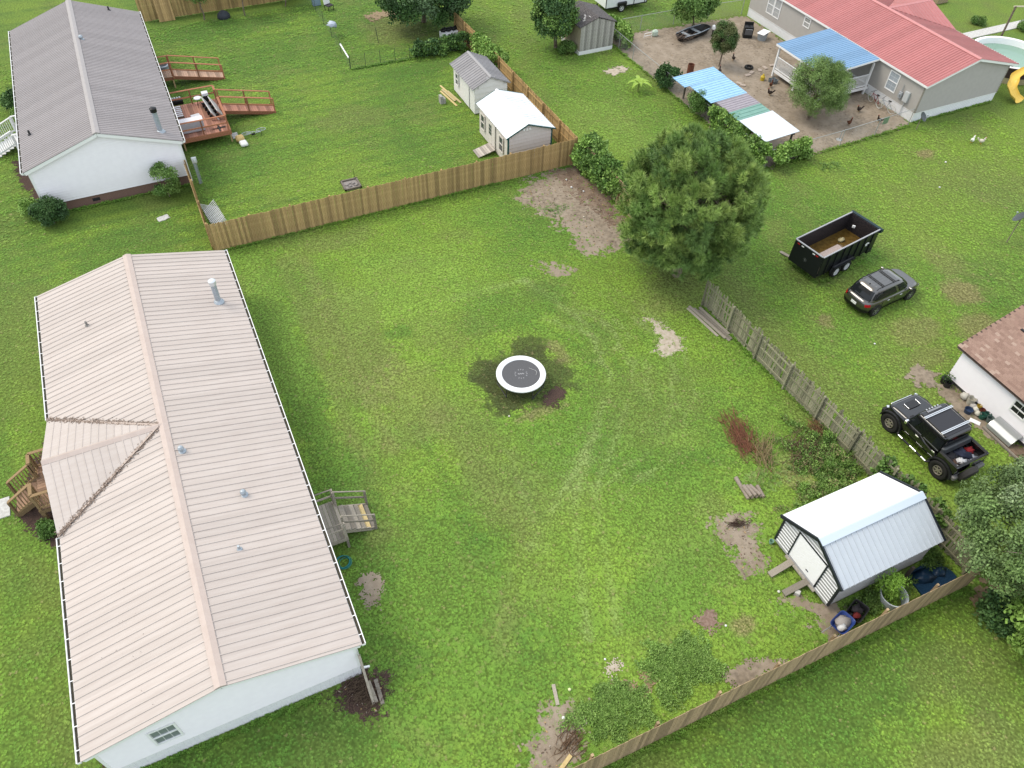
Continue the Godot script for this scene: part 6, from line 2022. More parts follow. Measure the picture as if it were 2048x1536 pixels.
func build_dump_trailer():
	var t := thing("dump_trailer", "black high-sided dump trailer holding brown rainwater", "trailer", Vector3(18.45, 0, -1.46), 0.155)
	# local +X runs to the tail end, z across
	var black := mat("trailer_black", lin(0.01, 0.011, 0.013), 0.35)
	var inner := mat_tex("trailer_inner", lin(0.012, 0.011, 0.014), lin(0.045, 0.035, 0.035), 0.03, Vector3.ONE, 0.6)
	var rust := mat_tex("trailer_rim", lin(0.22, 0.22, 0.24), lin(0.5, 0.5, 0.52), 0.06, Vector3.ONE * 2.0, 0.5)
	var L := 4.8
	var W := 1.0
	for z in [-W, W]:
		var s := Shape.new()
		s.span(Vector3(0.04, 0.55, z - 0.02), Vector3(L, 1.86, z + 0.02))
		var o := put(t, "side_wall", s, inner if z < 0 else black)
		for k in 7:
			var r := Shape.new()
			var sg := signf(z)
			r.span(Vector3(0.55 + 0.62 * k, 0.5, z + sg * 0.021), Vector3(0.62 + 0.62 * k, 1.84, z + sg * 0.075))
			put(o, "stake", r, black)
		var tr := Shape.new()
		tr.bevel(Vector3(L / 2, 1.885, z), Vector3(L, 0.06, 0.075), 0.01)
		put(t, "rim", tr, rust)
		var fe := Shape.new()
		fe.path([Vector3(1.0, 0.52, z * 1.14), Vector3(1.12, 0.82, z * 1.14), Vector3(2.85, 0.82, z * 1.14), Vector3(3.0, 0.52, z * 1.14)], 0.06, 4)
		fe.span(Vector3(1.1, 0.8, minf(z, z * 1.3)), Vector3(2.88, 0.83, maxf(z, z * 1.3)))
		put(t, "fender", fe, black)
		for x in [1.52, 2.42]: wheel(t, Vector3(x, 0.37, z * 1.13), 0.37, 0.22, mat("white_rim", lin(0.72, 0.73, 0.75), 0.4), 8, signf(z), 0.6)
	var fr := Shape.new()
	fr.prism([Vector3(-0.1, 0.5, 0), Vector3(-0.05, 0.5, 0), Vector3(0.04, 1.86, 0), Vector3(-0.01, 1.86, 0)], Vector3(0, 0, 2.0), Vector3(0, 0, -1.0))
	put(t, "end_wall", fr, black)
	var fr2 := Shape.new()
	fr2.bevel(Vector3(0.0, 1.885, 0), Vector3(0.08, 0.06, 1.92), 0.01)
	put(t, "rim", fr2, rust)
	for e in [[-0.72, 1], [-0.42, 0], [0.38, 0], [0.6, 1]]:
		var r := Shape.new()
		r.box(Vector3(-0.035, 1.74, e[0]), Vector3(0.02, 0.05, 0.17), Basis(Vector3(0, 0, 1), -0.066))
		put(t, "reflector", r, mat("reflector_red", lin(0.42, 0.02, 0.02), 0.3) if e[1] == 1 else mat("reflector_white", lin(0.75, 0.75, 0.75), 0.3))
	var tail := Shape.new()
	tail.span(Vector3(L - 0.04, 0.6, -0.98), Vector3(L, 1.86, 0.98))
	put(t, "tail_wall", tail, inner)
	var roll := Shape.new()
	roll.tube(Vector3(L + 0.14, 1.78, -1.1), Vector3(L + 0.14, 1.78, 1.1), 0.13, 0.13, 12)
	roll.span(Vector3(L + 0.005, 1.66, -1.08), Vector3(L + 0.1, 1.9, 1.08))
	put(t, "tarp_roll", roll, mat("tarp_roll_dark", lin(0.012, 0.03, 0.035), 0.5))
	var fl := Shape.new()
	fl.span(Vector3(0.03, 0.56, -0.98), Vector3(L - 0.04, 0.68, 0.98))
	fl.span(Vector3(0.2, 0.36, -0.6), Vector3(L - 0.2, 0.55, 0.6))
	fl.span(Vector3(-0.06, 0.44, -0.98), Vector3(L - 0.2, 0.55, -0.85))
	fl.span(Vector3(-0.06, 0.44, 0.85), Vector3(L - 0.2, 0.55, 0.98))
	put(t, "bed_floor", fl, inner)
	var bp := Shape.new()
	bp.span(Vector3(L - 0.5, 0.4, -1.08), Vector3(L - 0.1, 0.62, 1.08))
	put(t, "tail_bar", bp, black)
	put(t, "emblem", star(0.13), mat("dull_metal", lin(0.25, 0.25, 0.26), 0.4, 0.5), Vector3(-0.06, 1.1, 0), Basis(Vector3(0, 0, 1), -0.066))
	var st := Shape.new()
	st.box(Vector3(3.85, 1.25, 1.08), Vector3(0.16, 0.2, 0.012), Basis(Vector3(0, 0, 1), 0.4))
	st.box(Vector3(4.0, 1.3, 1.082), Vector3(0.2, 0.07, 0.012), Basis(Vector3(0, 0, 1), -0.5))
	put(t, "side_decal", st, mat("decal_white", lin(0.7, 0.7, 0.7), 0.5))
	var X := t.transform
	var wm := mat_tex("muddy_water", lin(0.085, 0.05, 0.012), lin(0.13, 0.08, 0.02), 0.02, Vector3.ONE * 0.5, 0.04)
	var wt := Shape.new()
	wt.span(Vector3(0.045, 0.69, -0.975), Vector3(L - 0.05, 0.74, 0.975))
	var o := one("rain_water", "brown rainwater standing in the dump trailer bed", "water", wt, wm, X.origin, 0.155)
	o.set_meta("kind", "structure")
	var pk := Shape.new()
	pk.box(Vector3(2.3, 0.755, 0.22), Vector3(1.6, 0.025, 0.8))
	one("plywood_sheet", "pale plywood sheet floating in the dump trailer", "sheet", pk, mat_tex("pale_ply", lin(0.36, 0.29, 0.27), lin(0.46, 0.38, 0.35), 0.03, Vector3.ONE), X.origin, 0.155)
	var bs := Shape.new()
	bs.blob(Vector3(3.55, 0.8, -0.3), Vector3(0.22, 0.1, 0.17), 9, 0.5, 8, 12)
	one("crumpled_sack", "crumpled tan sack floating in the brown trailer water", "sack", bs, mat("tan_sack", lin(0.42, 0.36, 0.2), 0.8), X.origin, 0.155)
	var wb := Shape.new()
	wb.bevel(Vector3(4.4, 1.4, -0.35), Vector3(0.1, 0.16, 0.18), 0.02, Basis(Vector3.UP, 0.5))
	put(t, "white_sticker", wb, mat("decal_white", lin(0.7, 0.7, 0.7), 0.5))
	var pl := Shape.new()
	pl.box(Vector3(18.8, 0.06, -3.2), Vector3(0.2, 0.05, 0.75), Basis(Vector3.UP, 0.35))
	one("loose_plank", "grey plank on the grass beside the dump trailer end", "plank", pl, MT["grey_wood0"])

func star(r: float) -> Shape:
	var s := Shape.new()
	for k in 4: s.beam(Vector3(0, -r * cos(k * PI / 4), -r * sin(k * PI / 4)), Vector3(0, r * cos(k * PI / 4), r * sin(k * PI / 4)), 0.012, 0.008)
	return s

func build_cargo_trailer():
	var t := thing("cargo_trailer", "white enclosed cargo trailer behind the old wooden shed", "trailer")
	var w := mat_tex("trailer_white", lin(0.72, 0.74, 0.76), lin(0.8, 0.81, 0.82), 0.02, Vector3.ONE * 0.5, 0.4)
	var dark: Material = MT["car_black"]
	var s := Shape.new()
	s.bevel(Vector3(27.6, 1.6, -37.5), Vector3(4.2, 2.3, 2.1), 0.06)
	put(t, "box", s, w)
	for e in [[25.52, -36.44], [29.68, -36.44], [28.35, -36.44], [29.45, -36.44]]:
		var q := Shape.new()
		q.span(Vector3(e[0] - 0.03, 0.5, e[1] - 0.02), Vector3(e[0] + 0.03, 2.68, e[1] + 0.02))
		put(t, "corner_trim", q, dark)
	var b := Shape.new()
	b.span(Vector3(25.5, 0.42, -36.46), Vector3(29.7, 0.5, -36.42))
	put(t, "bottom_rail", b, dark)
	var f := Shape.new()
	f.bevel(Vector3(27.1, 0.72, -36.34), Vector3(0.95, 0.36, 0.2), 0.08)
	put(t, "fender", f, dark)
	wheel(t, Vector3(27.1, 0.34, -36.45), 0.34, 0.22, w, 6, 1.0)
	wheel(t, Vector3(27.1, 0.34, -38.5), 0.34, 0.22, w, 6, -1.0)
	var h := Shape.new()
	h.bevel(Vector3(29.25, 1.5, -36.42), Vector3(0.05, 0.22, 0.05), 0.01)
	put(t, "door_handle", h, dark)
	var k := Shape.new()
	k.span(Vector3(25.2, 0.0, -37.55), Vector3(25.3, 0.6, -37.45))
	put(t, "jack", k, dark)

# ---- things in the trampoline yard
func build_yard_things():
	var gw := wood("grey_wood", Color.BLACK, Color.BLACK, 4)
	# trampoline
	var t := thing("trampoline", "round trampoline with a white pad ring and dark jumping mat", "trampoline")
	var c := Vector3(0.1, 0, -0.32)
	var R := 1.22
	var pad := Shape.new()
	pad.lathe(c, [Vector2(R * 0.765, 0.72), Vector2(R * 0.77, 0.765), Vector2(R * 0.8, 0.785), Vector2(R * 0.97, 0.785), Vector2(R, 0.76), Vector2(R, 0.71)], 48)
	put(t, "safety_pad", pad, mat_tex("pad_white", lin(0.70, 0.71, 0.72), lin(0.8, 0.81, 0.82), 0.03, Vector3.ONE, 0.6))
	var mt := Shape.new()
	mt.lathe(c, [Vector2(R * 0.77, 0.735), Vector2(R * 0.75, 0.742), Vector2(0.0, 0.725)], 48)
	put(t, "jumping_mat", mt, mat_tex("mat_grey", lin(0.075, 0.075, 0.08), lin(0.105, 0.105, 0.11), 0.04, Vector3.ONE * 2.0, 0.8))
	var em := Shape.new()
	for k in 16:
		var a := TAU * k / 16.0
		if k % 4 == 3: continue
		em.box(c + Vector3(cos(a) * 0.29, 0.738, sin(a) * 0.29), Vector3(0.07, 0.004, 0.045), Basis(Vector3.UP, -a))
	for k in 3: em.box(c + Vector3(-0.1 + 0.1 * k, 0.737, -0.04 + 0.03 * k), Vector3(0.07, 0.004, 0.1), Basis(Vector3.UP, 0.6))
	put(t, "printed_emblem", em, mat("faded_print", lin(0.26, 0.26, 0.27), 0.8))
	var fr := Shape.new()
	var steel := mat("frame_dark", lin(0.06, 0.06, 0.065), 0.4, 0.4)
	for k in 32: fr.tube(c + Vector3(cos(TAU * k / 32) * R * 0.97, 0.70, sin(TAU * k / 32) * R * 0.97), c + Vector3(cos(TAU * (k + 1) / 32) * R * 0.97, 0.70, sin(TAU * (k + 1) / 32) * R * 0.97), 0.025, 0.025, 6, false)
	put(t, "frame_ring", fr, steel)
	for k in 3:
		var a := TAU * k / 3.0 + 0.55
		var b := a + 0.95
		var p0 := c + Vector3(cos(a) * R * 0.95, 0.69, sin(a) * R * 0.95)
		var p1 := c + Vector3(cos(b) * R * 0.95, 0.69, sin(b) * R * 0.95)
		var lg := Shape.new()
		lg.path([p0, Vector3(p0.x, 0.03, p0.z), Vector3(p1.x, 0.03, p1.z), p1], 0.022, 6)
		put(t, "leg", lg, steel)
	var cd := Shape.new()
	var cp := []
	for k in 9: cp.append(c + Vector3(0.62 + 0.14 * sin(k * 0.5), 0.755, 0.1 - 0.07 * k + 0.28))
	cd.path(cp, 0.008, 5)
	put(t, "loose_cord", cd, mat("cord_pale", lin(0.5, 0.5, 0.48), 0.7))
	# garden hose coil
	var h := Shape.new()
	rng.seed = 12
	for q in 5:
		var o := Vector3(-10.72 + rng.randfn() * 0.03, 0.03 + 0.02 * q, 5.6 + rng.randfn() * 0.03)
		var r := 0.27 + rng.randfn() * 0.025
		var pts := []
		for k in 17: pts.append(o + Vector3(cos(TAU * k / 16) * r, 0, sin(TAU * k / 16) * r))
		h.path(pts, 0.014, 5)
	one("garden_hose", "coil of teal garden hose on the ground by the back steps", "hose", h, mat("hose_teal", lin(0.02, 0.2, 0.2), 0.5))
	# posts and boards at the house corner
	var p := Shape.new()
	p.beam(Vector3(-11.36, 1.9, 10.42), Vector3(-11.4, 0.05, 11.5), 0.09, 0.09)
	one("leaning_post", "long grey post leaning on the white house corner", "post", p, gw[2])
	var p2 := Shape.new()
	p2.box(Vector3(-11.08, 0.1, 11.2), Vector3(0.14, 0.05, 0.95), Basis(Vector3.UP, -0.05))
	one("loose_board", "short brown board lying beside the leaning post", "board", p2, gw[1])
	var p3 := Shape.new()
	p3.beam(Vector3(-11.32, 0.75, 10.95), Vector3(-11.28, 0.04, 11.5), 0.12, 0.04)
	one("loose_board", "splintered board under the leaning post", "board", p3, gw[0])
	# planks by the weathered fence
	var PK := [[-0.35, 0.0, 2.5, 10.98], [-0.2, 0.06, 2.9, 11.16], [0.0, 0.0, 2.9, 11.33], [0.12, 0.05, 2.6, 11.45], [-0.1, 0.1, 2.4, 11.55]]
	for k in 5:
		var s := Shape.new()
		s.box(Vector3.ZERO, Vector3(0.14, 0.04, PK[k][2]))
		one("lumber_plank", ["outermost weathered plank of the stack beside the picket fence", "second grey plank of the stack beside the picket fence", "middle plank of the stack beside the picket fence", "brownish plank of the stack beside the picket fence", "plank of the stack lying closest in to the picket fence"][k].replace("closest in to", "against"), "plank", s, [gw[2], gw[0], gw[3], gw[1], gw[0]][k], Vector3(PK[k][3], 0.025 + PK[k][1], -0.05 + PK[k][0]), 0.1 + 0.02 * (k % 2), "planks beside the picket fence")
	# cut logs
	var bark: Material = MT["bark"]
	var cut := mat_tex("cut_wood", lin(0.36, 0.27, 0.19), lin(0.5, 0.4, 0.3), 0.05, Vector3.ONE * 2.0)
	for k in 9:
		var L := thing("cut_log", ["cut log of the small pile near the bare soil patch", "pale cut log lying apart from the small log pile"][1 if k == 8 else 0], "log", Vector3(6.35 + 0.17 * (k % 5) + 0.08 * (k / 5), 0.09 + 0.13 * (k / 5), 9.62 + 0.05 * (k % 5)), -0.15 + 0.12 * (k % 4), "logs in the small pile" if k < 8 else "")
		if k == 8: L.position = Vector3(6.45, 0.06, 9.05)
		var s := Shape.new()
		s.tube(Vector3(0, 0, -0.3), Vector3(0, 0, 0.3), 0.085 + 0.008 * (k % 3), 0.08, 9, false)
		put(L, "bark", s, mat_tex("log_bark", lin(0.14, 0.11, 0.085), lin(0.42, 0.36, 0.31), 0.08, Vector3.ONE * 1.5, 0.95))
		for z in [-0.3, 0.3]:
			var e := Shape.new()
			e.tube(Vector3(0, 0, z - 0.003), Vector3(0, 0, z + 0.003), 0.08, 0.08, 9)
			put(L, "cut_end", e, cut)
	# behind and beside the steel shed
	var rg := Shape.new()
	rg.lathe(Vector3(8.62, 0, 16.2), [Vector2(0.46, 0.0), Vector2(0.52, 0.42), Vector2(0.55, 0.5), Vector2(0.50, 0.5), Vector2(0.46, 0.42), Vector2(0.42, 0.05)], 28)
	one("planter_tub", "round white planter tub between the steel shed and the board fence", "tub", rg, mat_tex("tub_white", lin(0.42, 0.47, 0.52), lin(0.6, 0.64, 0.68), 0.04, Vector3.ONE))
	var tp := plate(ragged(poly([9.95, 15.6, 11.7, 15.55, 11.85, 16.6, 10.0, 16.6]), 0.3, 0.06), 0.0, 0.1)
	tp.blob(Vector3(10.6, 0.1, 16.0), Vector3(0.5, 0.12, 0.3), 4, 0.4)
	tp.blob(Vector3(11.3, 0.1, 16.1), Vector3(0.4, 0.15, 0.3), 5, 0.4)
	one("blue_tarp", "dark blue tarp spread behind the steel shed", "tarp", tp, mat_tex("tarp_blue", lin(0.008, 0.03, 0.07), lin(0.02, 0.055, 0.11), 0.04, Vector3.ONE, 0.3))
	var ps := Shape.new()
	ps.box(Vector3(9.7, 0.55, 15.75), Vector3(0.12, 1.1, 0.12), Basis(Vector3(0, 0, 1), -0.08))
	one("wooden_stake", "dark wooden stake standing beside the blue tarp", "stake", ps, MT["skid_wood"])
	var wb := thing("wheelbarrow", "blue wheelbarrow tray tipped by the board fence", "wheelbarrow", Vector3(5.95, 0, 16.25), 0.25)
	var wbm := mat("barrow_blue", lin(0.02, 0.045, 0.19), 0.35)
	var tb := Shape.new()
	var rb := [ring(0, 0.32, 0.22, 0.28, 5.0, 24), ring(0, 0.45, 0.32, 0.48, 5.0, 24), ring(0, 0.47, 0.34, 0.5, 5.0, 24), ring(0, 0.43, 0.3, 0.48, 5.0, 24), ring(0, 0.3, 0.2, 0.3, 5.0, 24)]
	loft(tb, rb)
	put(wb, "tray", tb, wbm)
	for z in [-0.2, 0.2]:
		var hd := Shape.new()
		hd.path([Vector3(0.55, 0.2, z * 0.4), Vector3(-0.3, 0.26, z), Vector3(-0.95, 0.42, z * 1.4)], 0.02, 6)
		put(wb, "handle", hd, MT["galv_post"])
		var lg := Shape.new()
		lg.path([Vector3(-0.25, 0.26, z), Vector3(-0.35, 0.0, z)], 0.015, 5)
		put(wb, "leg", lg, MT["galv_post"])
	wheel(wb, Vector3(0.6, 0.18, 0), 0.18, 0.08, MT["galv_post"], 5, 1.0)
	var sand := Shape.new()
	sand.blob(Vector3(6.02, 0.4, 16.22), Vector3(0.36, 0.08, 0.25), 6, 0.3)
	one("soil_heap", "heap of grey sand filling the blue wheelbarrow", "soil", sand, mat_tex("grey_sand", lin(0.25, 0.23, 0.22), lin(0.36, 0.33, 0.31), 0.06, Vector3.ONE * 2.0))
	var rag := Shape.new()
	rag.blob(Vector3(5.78, 0.5, 16.4), Vector3(0.18, 0.09, 0.12), 7, 0.5, 8, 12)
	one("white_rag", "white rag hanging on the wheelbarrow rim", "rag", rag, MT["bundle2"])
	var tt := thing("storage_tote", "black plastic tote of junk beside the wheelbarrow", "tote", Vector3(6.85, 0, 16.1), 0.35)
	var ts := Shape.new()
	loft(ts, [ring(0, 0.38, 0.26, 0.0, 7.0, 28), ring(0, 0.44, 0.3, 0.4, 7.0, 28), ring(0, 0.46, 0.32, 0.42, 7.0, 28), ring(0, 0.42, 0.28, 0.4, 7.0, 28), ring(0, 0.36, 0.24, 0.08, 7.0, 28)])
	put(tt, "tub", ts, mat("tote_black", lin(0.025, 0.025, 0.028), 0.5))
	var jr := Shape.new()
	jr.blob(Vector3(6.75, 0.28, 16.2), Vector3(0.18, 0.12, 0.14), 12, 0.5)
	one("red_rag", "dark red rag lying in the black tote", "rag", jr, mat("rag_red", lin(0.16, 0.02, 0.02), 0.8))
	var jd := Shape.new()
	jd.blob(Vector3(6.95, 0.28, 16.0), Vector3(0.22, 0.12, 0.18), 13, 0.6)
	one("dark_rag", "dark grey rag lying in the black tote", "rag", jd, mat("rag_grey", lin(0.04, 0.035, 0.04), 0.8))
	var bk := Shape.new()
	bk.bevel(Vector3(5.38, 0.09, 14.42), Vector3(0.2, 0.18, 0.2), 0.01, Basis(Vector3.UP, 0.6))
	one("concrete_block", "small concrete block under the timber runner", "block", bk, MT["concrete"])
	var cup := Shape.new()
	cup.lathe(Vector3(5.87, 0, 12.1), [Vector2(0.07, 0), Vector2(0.1, 0.2), Vector2(0.09, 0.2), Vector2(0.06, 0.02)], 14)
	one("small_bucket", "small pale green bucket at the steel shed corner", "bucket", cup, mat("bucket_green", lin(0.22, 0.38, 0.3), 0.5))
	var yl := Shape.new()
	yl.box(Vector3(-6.15, 0.05, 16.2), Vector3(0.85, 0.04, 0.14), Basis(Vector3.UP, 0.45))
	one("loose_board", "new yellow board in the corner by the board fence", "board", yl, MT["new_lumber"])
	var gp := Shape.new()
	gp.box(Vector3(-5.3, 0.04, 13.95), Vector3(0.13, 0.05, 0.75), Basis(Vector3.UP, -0.25))
	one("loose_board", "old tan board lying on the grass near the bare corner", "board", gp, gw[2])
	# balls, stones and litter on the lawn: label, x, z, size, colour
	var Q := [["white ball in the bare soil near the yellow board", -5.42, 14.8, 0.09, Color(0.75, 0.75, 0.72)], ["yellow-white ball in the grass near the tan board", -4.75, 14.0, 0.09, Color(0.6, 0.65, 0.35)], ["white scrap on the grass above the sand spot", -3.0, 13.55, 0.06, Color(0.75, 0.75, 0.75)], ["white stone beside the muddy red patch", 1.95, 14.35, 0.07, Color(0.7, 0.7, 0.68)], ["pale round stone by the timber runner", 4.75, 14.05, 0.09, Color(0.6, 0.6, 0.52)], ["white scrap beside the picket fence", 10.9, 7.3, 0.07, Color(0.8, 0.8, 0.8)], ["white scrap of litter in the bare corner soil", 10.4, -14.3, 0.1, Color(0.7, 0.7, 0.7)], ["curled white scrap by the vine in the bare soil", 10.9, -13.6, 0.09, Color(0.65, 0.65, 0.65)], ["pale stick end in the bare corner soil", 9.6, -11.2, 0.07, Color(0.6, 0.55, 0.45)], ["small white scrap under the vine hedge", 10.5, -15.2, 0.08, Color(0.7, 0.7, 0.7)], ["white scrap on the lawn beyond the pickup", 18.4, 4.7, 0.07, Color(0.75, 0.75, 0.75)], ["white scrap on the lawn outside the dirt yard", 35.4, -6.9, 0.09, Color(0.75, 0.75, 0.72)], ["grey scrap on the lawn below the dirt yard", 32.7, -4.8, 0.09, Color(0.6, 0.6, 0.6)], ["flat grey stone by the trampoline patch", -1.3, 1.35, 0.07, Color(0.6, 0.58, 0.5)]]
	for k in Q.size():
		var e: Array = Q[k]
		var s := Shape.new()
		s.blob(Vector3(0, e[3] * 0.6, 0), Vector3(e[3], e[3] * 0.75, e[3]) * 0.72, k, 0.12, 6, 9)
		one("lawn_litter", e[0], "litter", s, mat("litter%d" % k, Color(e[4]).linear_to_srgb(), 0.7), Vector3(e[1], 0, e[2]))

# ---- things round the deck and sheds
func build_deck_things():
	var white := mat_tex("worn_white", lin(0.5, 0.5, 0.52), lin(0.7, 0.7, 0.72), 0.04, Vector3.ONE, 0.5)
	var black: Material = MT["car_black"]
	var galv: Material = MT["galvanised"]
	var y := 0.9
	# chest freezer
	var t := thing("chest_freezer", "white chest freezer on the red deck beside the house wall", "freezer", Vector3(-10.45, y, -28.95))
	var s := Shape.new()
	s.bevel(Vector3(0, 0.36, 0), Vector3(1.5, 0.66, 0.62), 0.03)
	put(t, "cabinet", s, mat("freezer_grey", lin(0.42, 0.41, 0.45), 0.4))
	var l := Shape.new()
	l.bevel(Vector3(0, 0.74, 0), Vector3(1.54, 0.1, 0.66), 0.03)
	put(t, "lid", l, mat("freezer_lid", lin(0.68, 0.66, 0.68), 0.35))
	var cb := Shape.new()
	cb.box(Vector3(-9.98, y + 0.05, -30.55), Vector3(0.6, 0.08, 0.75), Basis(Vector3.UP, 0.15))  # a plain white panel lying flat on the boards
	one("white_panel", "white flat panel lying on the red deck boards", "sheet", cb, white)
	# slatted bench
	var b := thing("slatted_bench", "white slatted bench on the red deck by the freezer", "bench", Vector3(-10.85, y, -31.0))
	for k in 6:
		var q := Shape.new()
		q.box(Vector3(-0.2 + 0.0 * k, 0.42, -0.7 + 0.26 * k), Vector3(0.6, 0.03, 0.12))
		put(b, "slat", q, white)
	for z in [-0.75, 0.72]:
		var q := Shape.new()
		q.span(Vector3(-0.48, 0, z - 0.03), Vector3(-0.42, 0.75, z + 0.03))
		q.span(Vector3(0.06, 0, z - 0.03), Vector3(0.12, 0.42, z + 0.03))
		q.span(Vector3(-0.48, 0.34, z - 0.029), Vector3(0.12, 0.40, z + 0.029))
		put(b, "leg", q, MT["skid_wood"])
	var bk := Shape.new()
	bk.span(Vector3(-0.5, 0.68, -0.78), Vector3(-0.46, 0.76, 0.75))
	put(b, "backrest", bk, MT["skid_wood"])
	# round white stool and drum
	var st := thing("round_stool", "round white-topped stool on the red deck", "stool", Vector3(-9.5, y, -32.0))
	var q1 := Shape.new()
	q1.lathe(Vector3.ZERO, [Vector2(0.0, 0.6), Vector2(0.24, 0.6), Vector2(0.26, 0.63), Vector2(0.24, 0.66), Vector2(0.05, 0.66), Vector2(0.0, 0.67)], 20)
	put(st, "seat", q1, white)
	for k in 3:
		var q := Shape.new()
		q.tube(Vector3(cos(k * 2.1) * 0.22, 0, sin(k * 2.1) * 0.22), Vector3(0, 0.6, 0), 0.015, 0.015, 6)
		put(st, "leg", q, black)
	var g := thing("charcoal_grill", "dark grill with white jars on top beside the deck rail", "grill", Vector3(-10.85, 0, -33.4))
	var gs := Shape.new()
	gs.bevel(Vector3(0, 0.85, 0), Vector3(0.85, 0.35, 0.5), 0.06)
	put(g, "firebox", gs, black)
	for x in [-0.35, 0.35]:
		var q := Shape.new()
		q.span(Vector3(x - 0.03, 0, -0.2), Vector3(x + 0.03, 0.7, -0.15))
		q.span(Vector3(x - 0.03, 0, 0.15), Vector3(x + 0.03, 0.7, 0.2))
		put(g, "leg", q, black)
	for k in 4:
		var q := Shape.new()
		q.lathe(Vector3(-11.1 + 0.17 * k, 1.03, -33.4), [Vector2(0.06, 0), Vector2(0.07, 0.1), Vector2(0.04, 0.14), Vector2(0, 0.14)], 10)
		one("white_jar", "white jar standing on the dark grill", "jar", q, white, Vector3.ZERO, 0.0, "jars on the grill")
	var sp := thing("camp_stove", "white and black camp stove on a stand by the deck post", "stove", Vector3(-8.95, y, -32.2))
	var q2 := Shape.new()
	q2.bevel(Vector3(0, 0.75, 0), Vector3(0.42, 0.2, 0.4), 0.02)
	put(sp, "burner_box", q2, white)
	var q3 := Shape.new()
	q3.bevel(Vector3(0, 0.33, 0.0), Vector3(0.34, 0.62, 0.32), 0.02)
	put(sp, "stand", q3, black)
	# long grey boat-like panels standing on the deck
	for k in 2:
		var kk := thing("folding_table", ["long grey folded table leaning along the deck", "grey folded table standing behind its twin on the deck"][k], "table", Vector3(-8.95 + 0.42 * k, y, -30.7), 0.1)
		var q := Shape.new()
		q.box(Vector3(0, 0.42, 0), Vector3(0.05, 0.72, 2.5 - 0.3 * k), Basis(Vector3(0, 0, 1), 0.55))
		put(kk, "table_top", q, mat_tex("grey_top", lin(0.42, 0.41, 0.40), lin(0.52, 0.51, 0.5), 0.03, Vector3.ONE))
		for j in 4:
			var e := Shape.new()
			e.bevel(Vector3(-0.2, 0.25, -0.95 + 0.6 * j), Vector3(0.2, 0.3, 0.14), 0.02)
			put(kk, "folded_leg", e, black)
	var fl := thing("floor_fan", "black low fan lying on the deck near the rail", "fan", Vector3(-8.85, y, -28.6))
	var q4 := Shape.new()
	q4.lathe(Vector3.ZERO, [Vector2(0.12, 0), Vector2(0.13, 0.06), Vector2(0, 0.08)], 12)
	put(fl, "hub", q4, black)
	for k in 4:
		var e := Shape.new()
		e.box(Vector3(0.26, 0.05, 0), Vector3(0.36, 0.012, 0.1), Basis(Vector3.RIGHT, 0.3))
		put(fl, "blade", e, black, Vector3.ZERO, Basis(Vector3.UP, k * PI / 2))
	# air unit by the ramp
	var ac := thing("air_unit", "round-topped grey air unit behind the far ramp", "air unit", Vector3(-10.9, 0, -39.5))
	var q5 := Shape.new()
	q5.lathe(Vector3.ZERO, [Vector2(0.36, 0), Vector2(0.38, 0.05), Vector2(0.38, 0.75), Vector2(0.3, 0.8)], 20)
	put(ac, "case", q5, galv)
	var q6 := Shape.new()
	q6.lathe(Vector3.ZERO, [Vector2(0.3, 0.8), Vector2(0, 0.79)], 20)
	put(ac, "fan_grille", q6, black)
	# bicycle lying down, mower, pallet
	bicycle("fallen grey bicycle lying on the lawn by the deck", Vector3(-6.75, 0.1, -28.95), Basis(Vector3.UP, 0.15) * Basis(Vector3.RIGHT, 1.35), galv, galv)
	var mw := thing("lawn_lounger", "white and tan molded lounger lying on the lawn by the deck", "lounger", Vector3(-7.68, 0, -27.8), 0.1)
	var m1 := Shape.new()
	m1.bevel(Vector3(0, 0.14, 0.38), Vector3(0.48, 0.24, 0.6), 0.07)
	put(mw, "seat_base", m1, mat("seat_white", lin(0.7, 0.7, 0.68), 0.4))
	var m2 := Shape.new()
	m2.bevel(Vector3(-0.05, 0.22, -0.22), Vector3(0.55, 0.34, 0.5), 0.1, Basis(Vector3.RIGHT, 0.3))
	put(mw, "cushion", m2, mat("seat_tan", lin(0.48, 0.34, 0.14), 0.7))
	for k in 3:
		var pv := Shape.new()
		pv.bevel(Vector3(-7.95, 0.03, -29.1 + 0.27 * k), Vector3(0.4, 0.05, 0.22), 0.01)
		one("stepping_block", "pale grey block set in the grass by the deck corner post", "block", pv, MT["concrete"], Vector3.ZERO, 0.0, "pale blocks beside the deck post")
	# utility pedestal
	var up := thing("utility_post", "grey utility post with a meter head beside the white gable", "post", Vector3(-11.1, 0, -24.0))
	var u1 := Shape.new()
	u1.span(Vector3(-0.09, 0, -0.05), Vector3(0.05, 1.65, 0.05))
	u1.span(Vector3(0.07, 0, -0.04), Vector3(0.11, 1.5, 0.0))
	put(up, "post", u1, galv)
	var u2 := Shape.new()
	u2.bevel(Vector3(0.03, 1.7, 0.05), Vector3(0.3, 0.36, 0.16), 0.02)
	u2.tube(Vector3(0.05, 1.72, 0.12), Vector3(0.05, 1.72, 0.25), 0.08, 0.075, 12)
	put(up, "meter_head", u2, mat("meter_pale", lin(0.5, 0.53, 0.52), 0.4))
	var sl := Shape.new()
	sl.slab(ragged(poly([-14.2, -21.3, -13.5, -21.45, -13.4, -21.0, -14.1, -20.85]), 0.15, 0.05), 0.0, 0.04)
	one("flat_stone", "flat pale stone in the lawn below the white gable", "stone", sl, MT["concrete"])
	# lattice
	var lt := thing("lattice_panel", "white diagonal lattice panel lying on the grass at the fence", "lattice", Vector3(-10.98, 0.06, -20.3), 0.12)
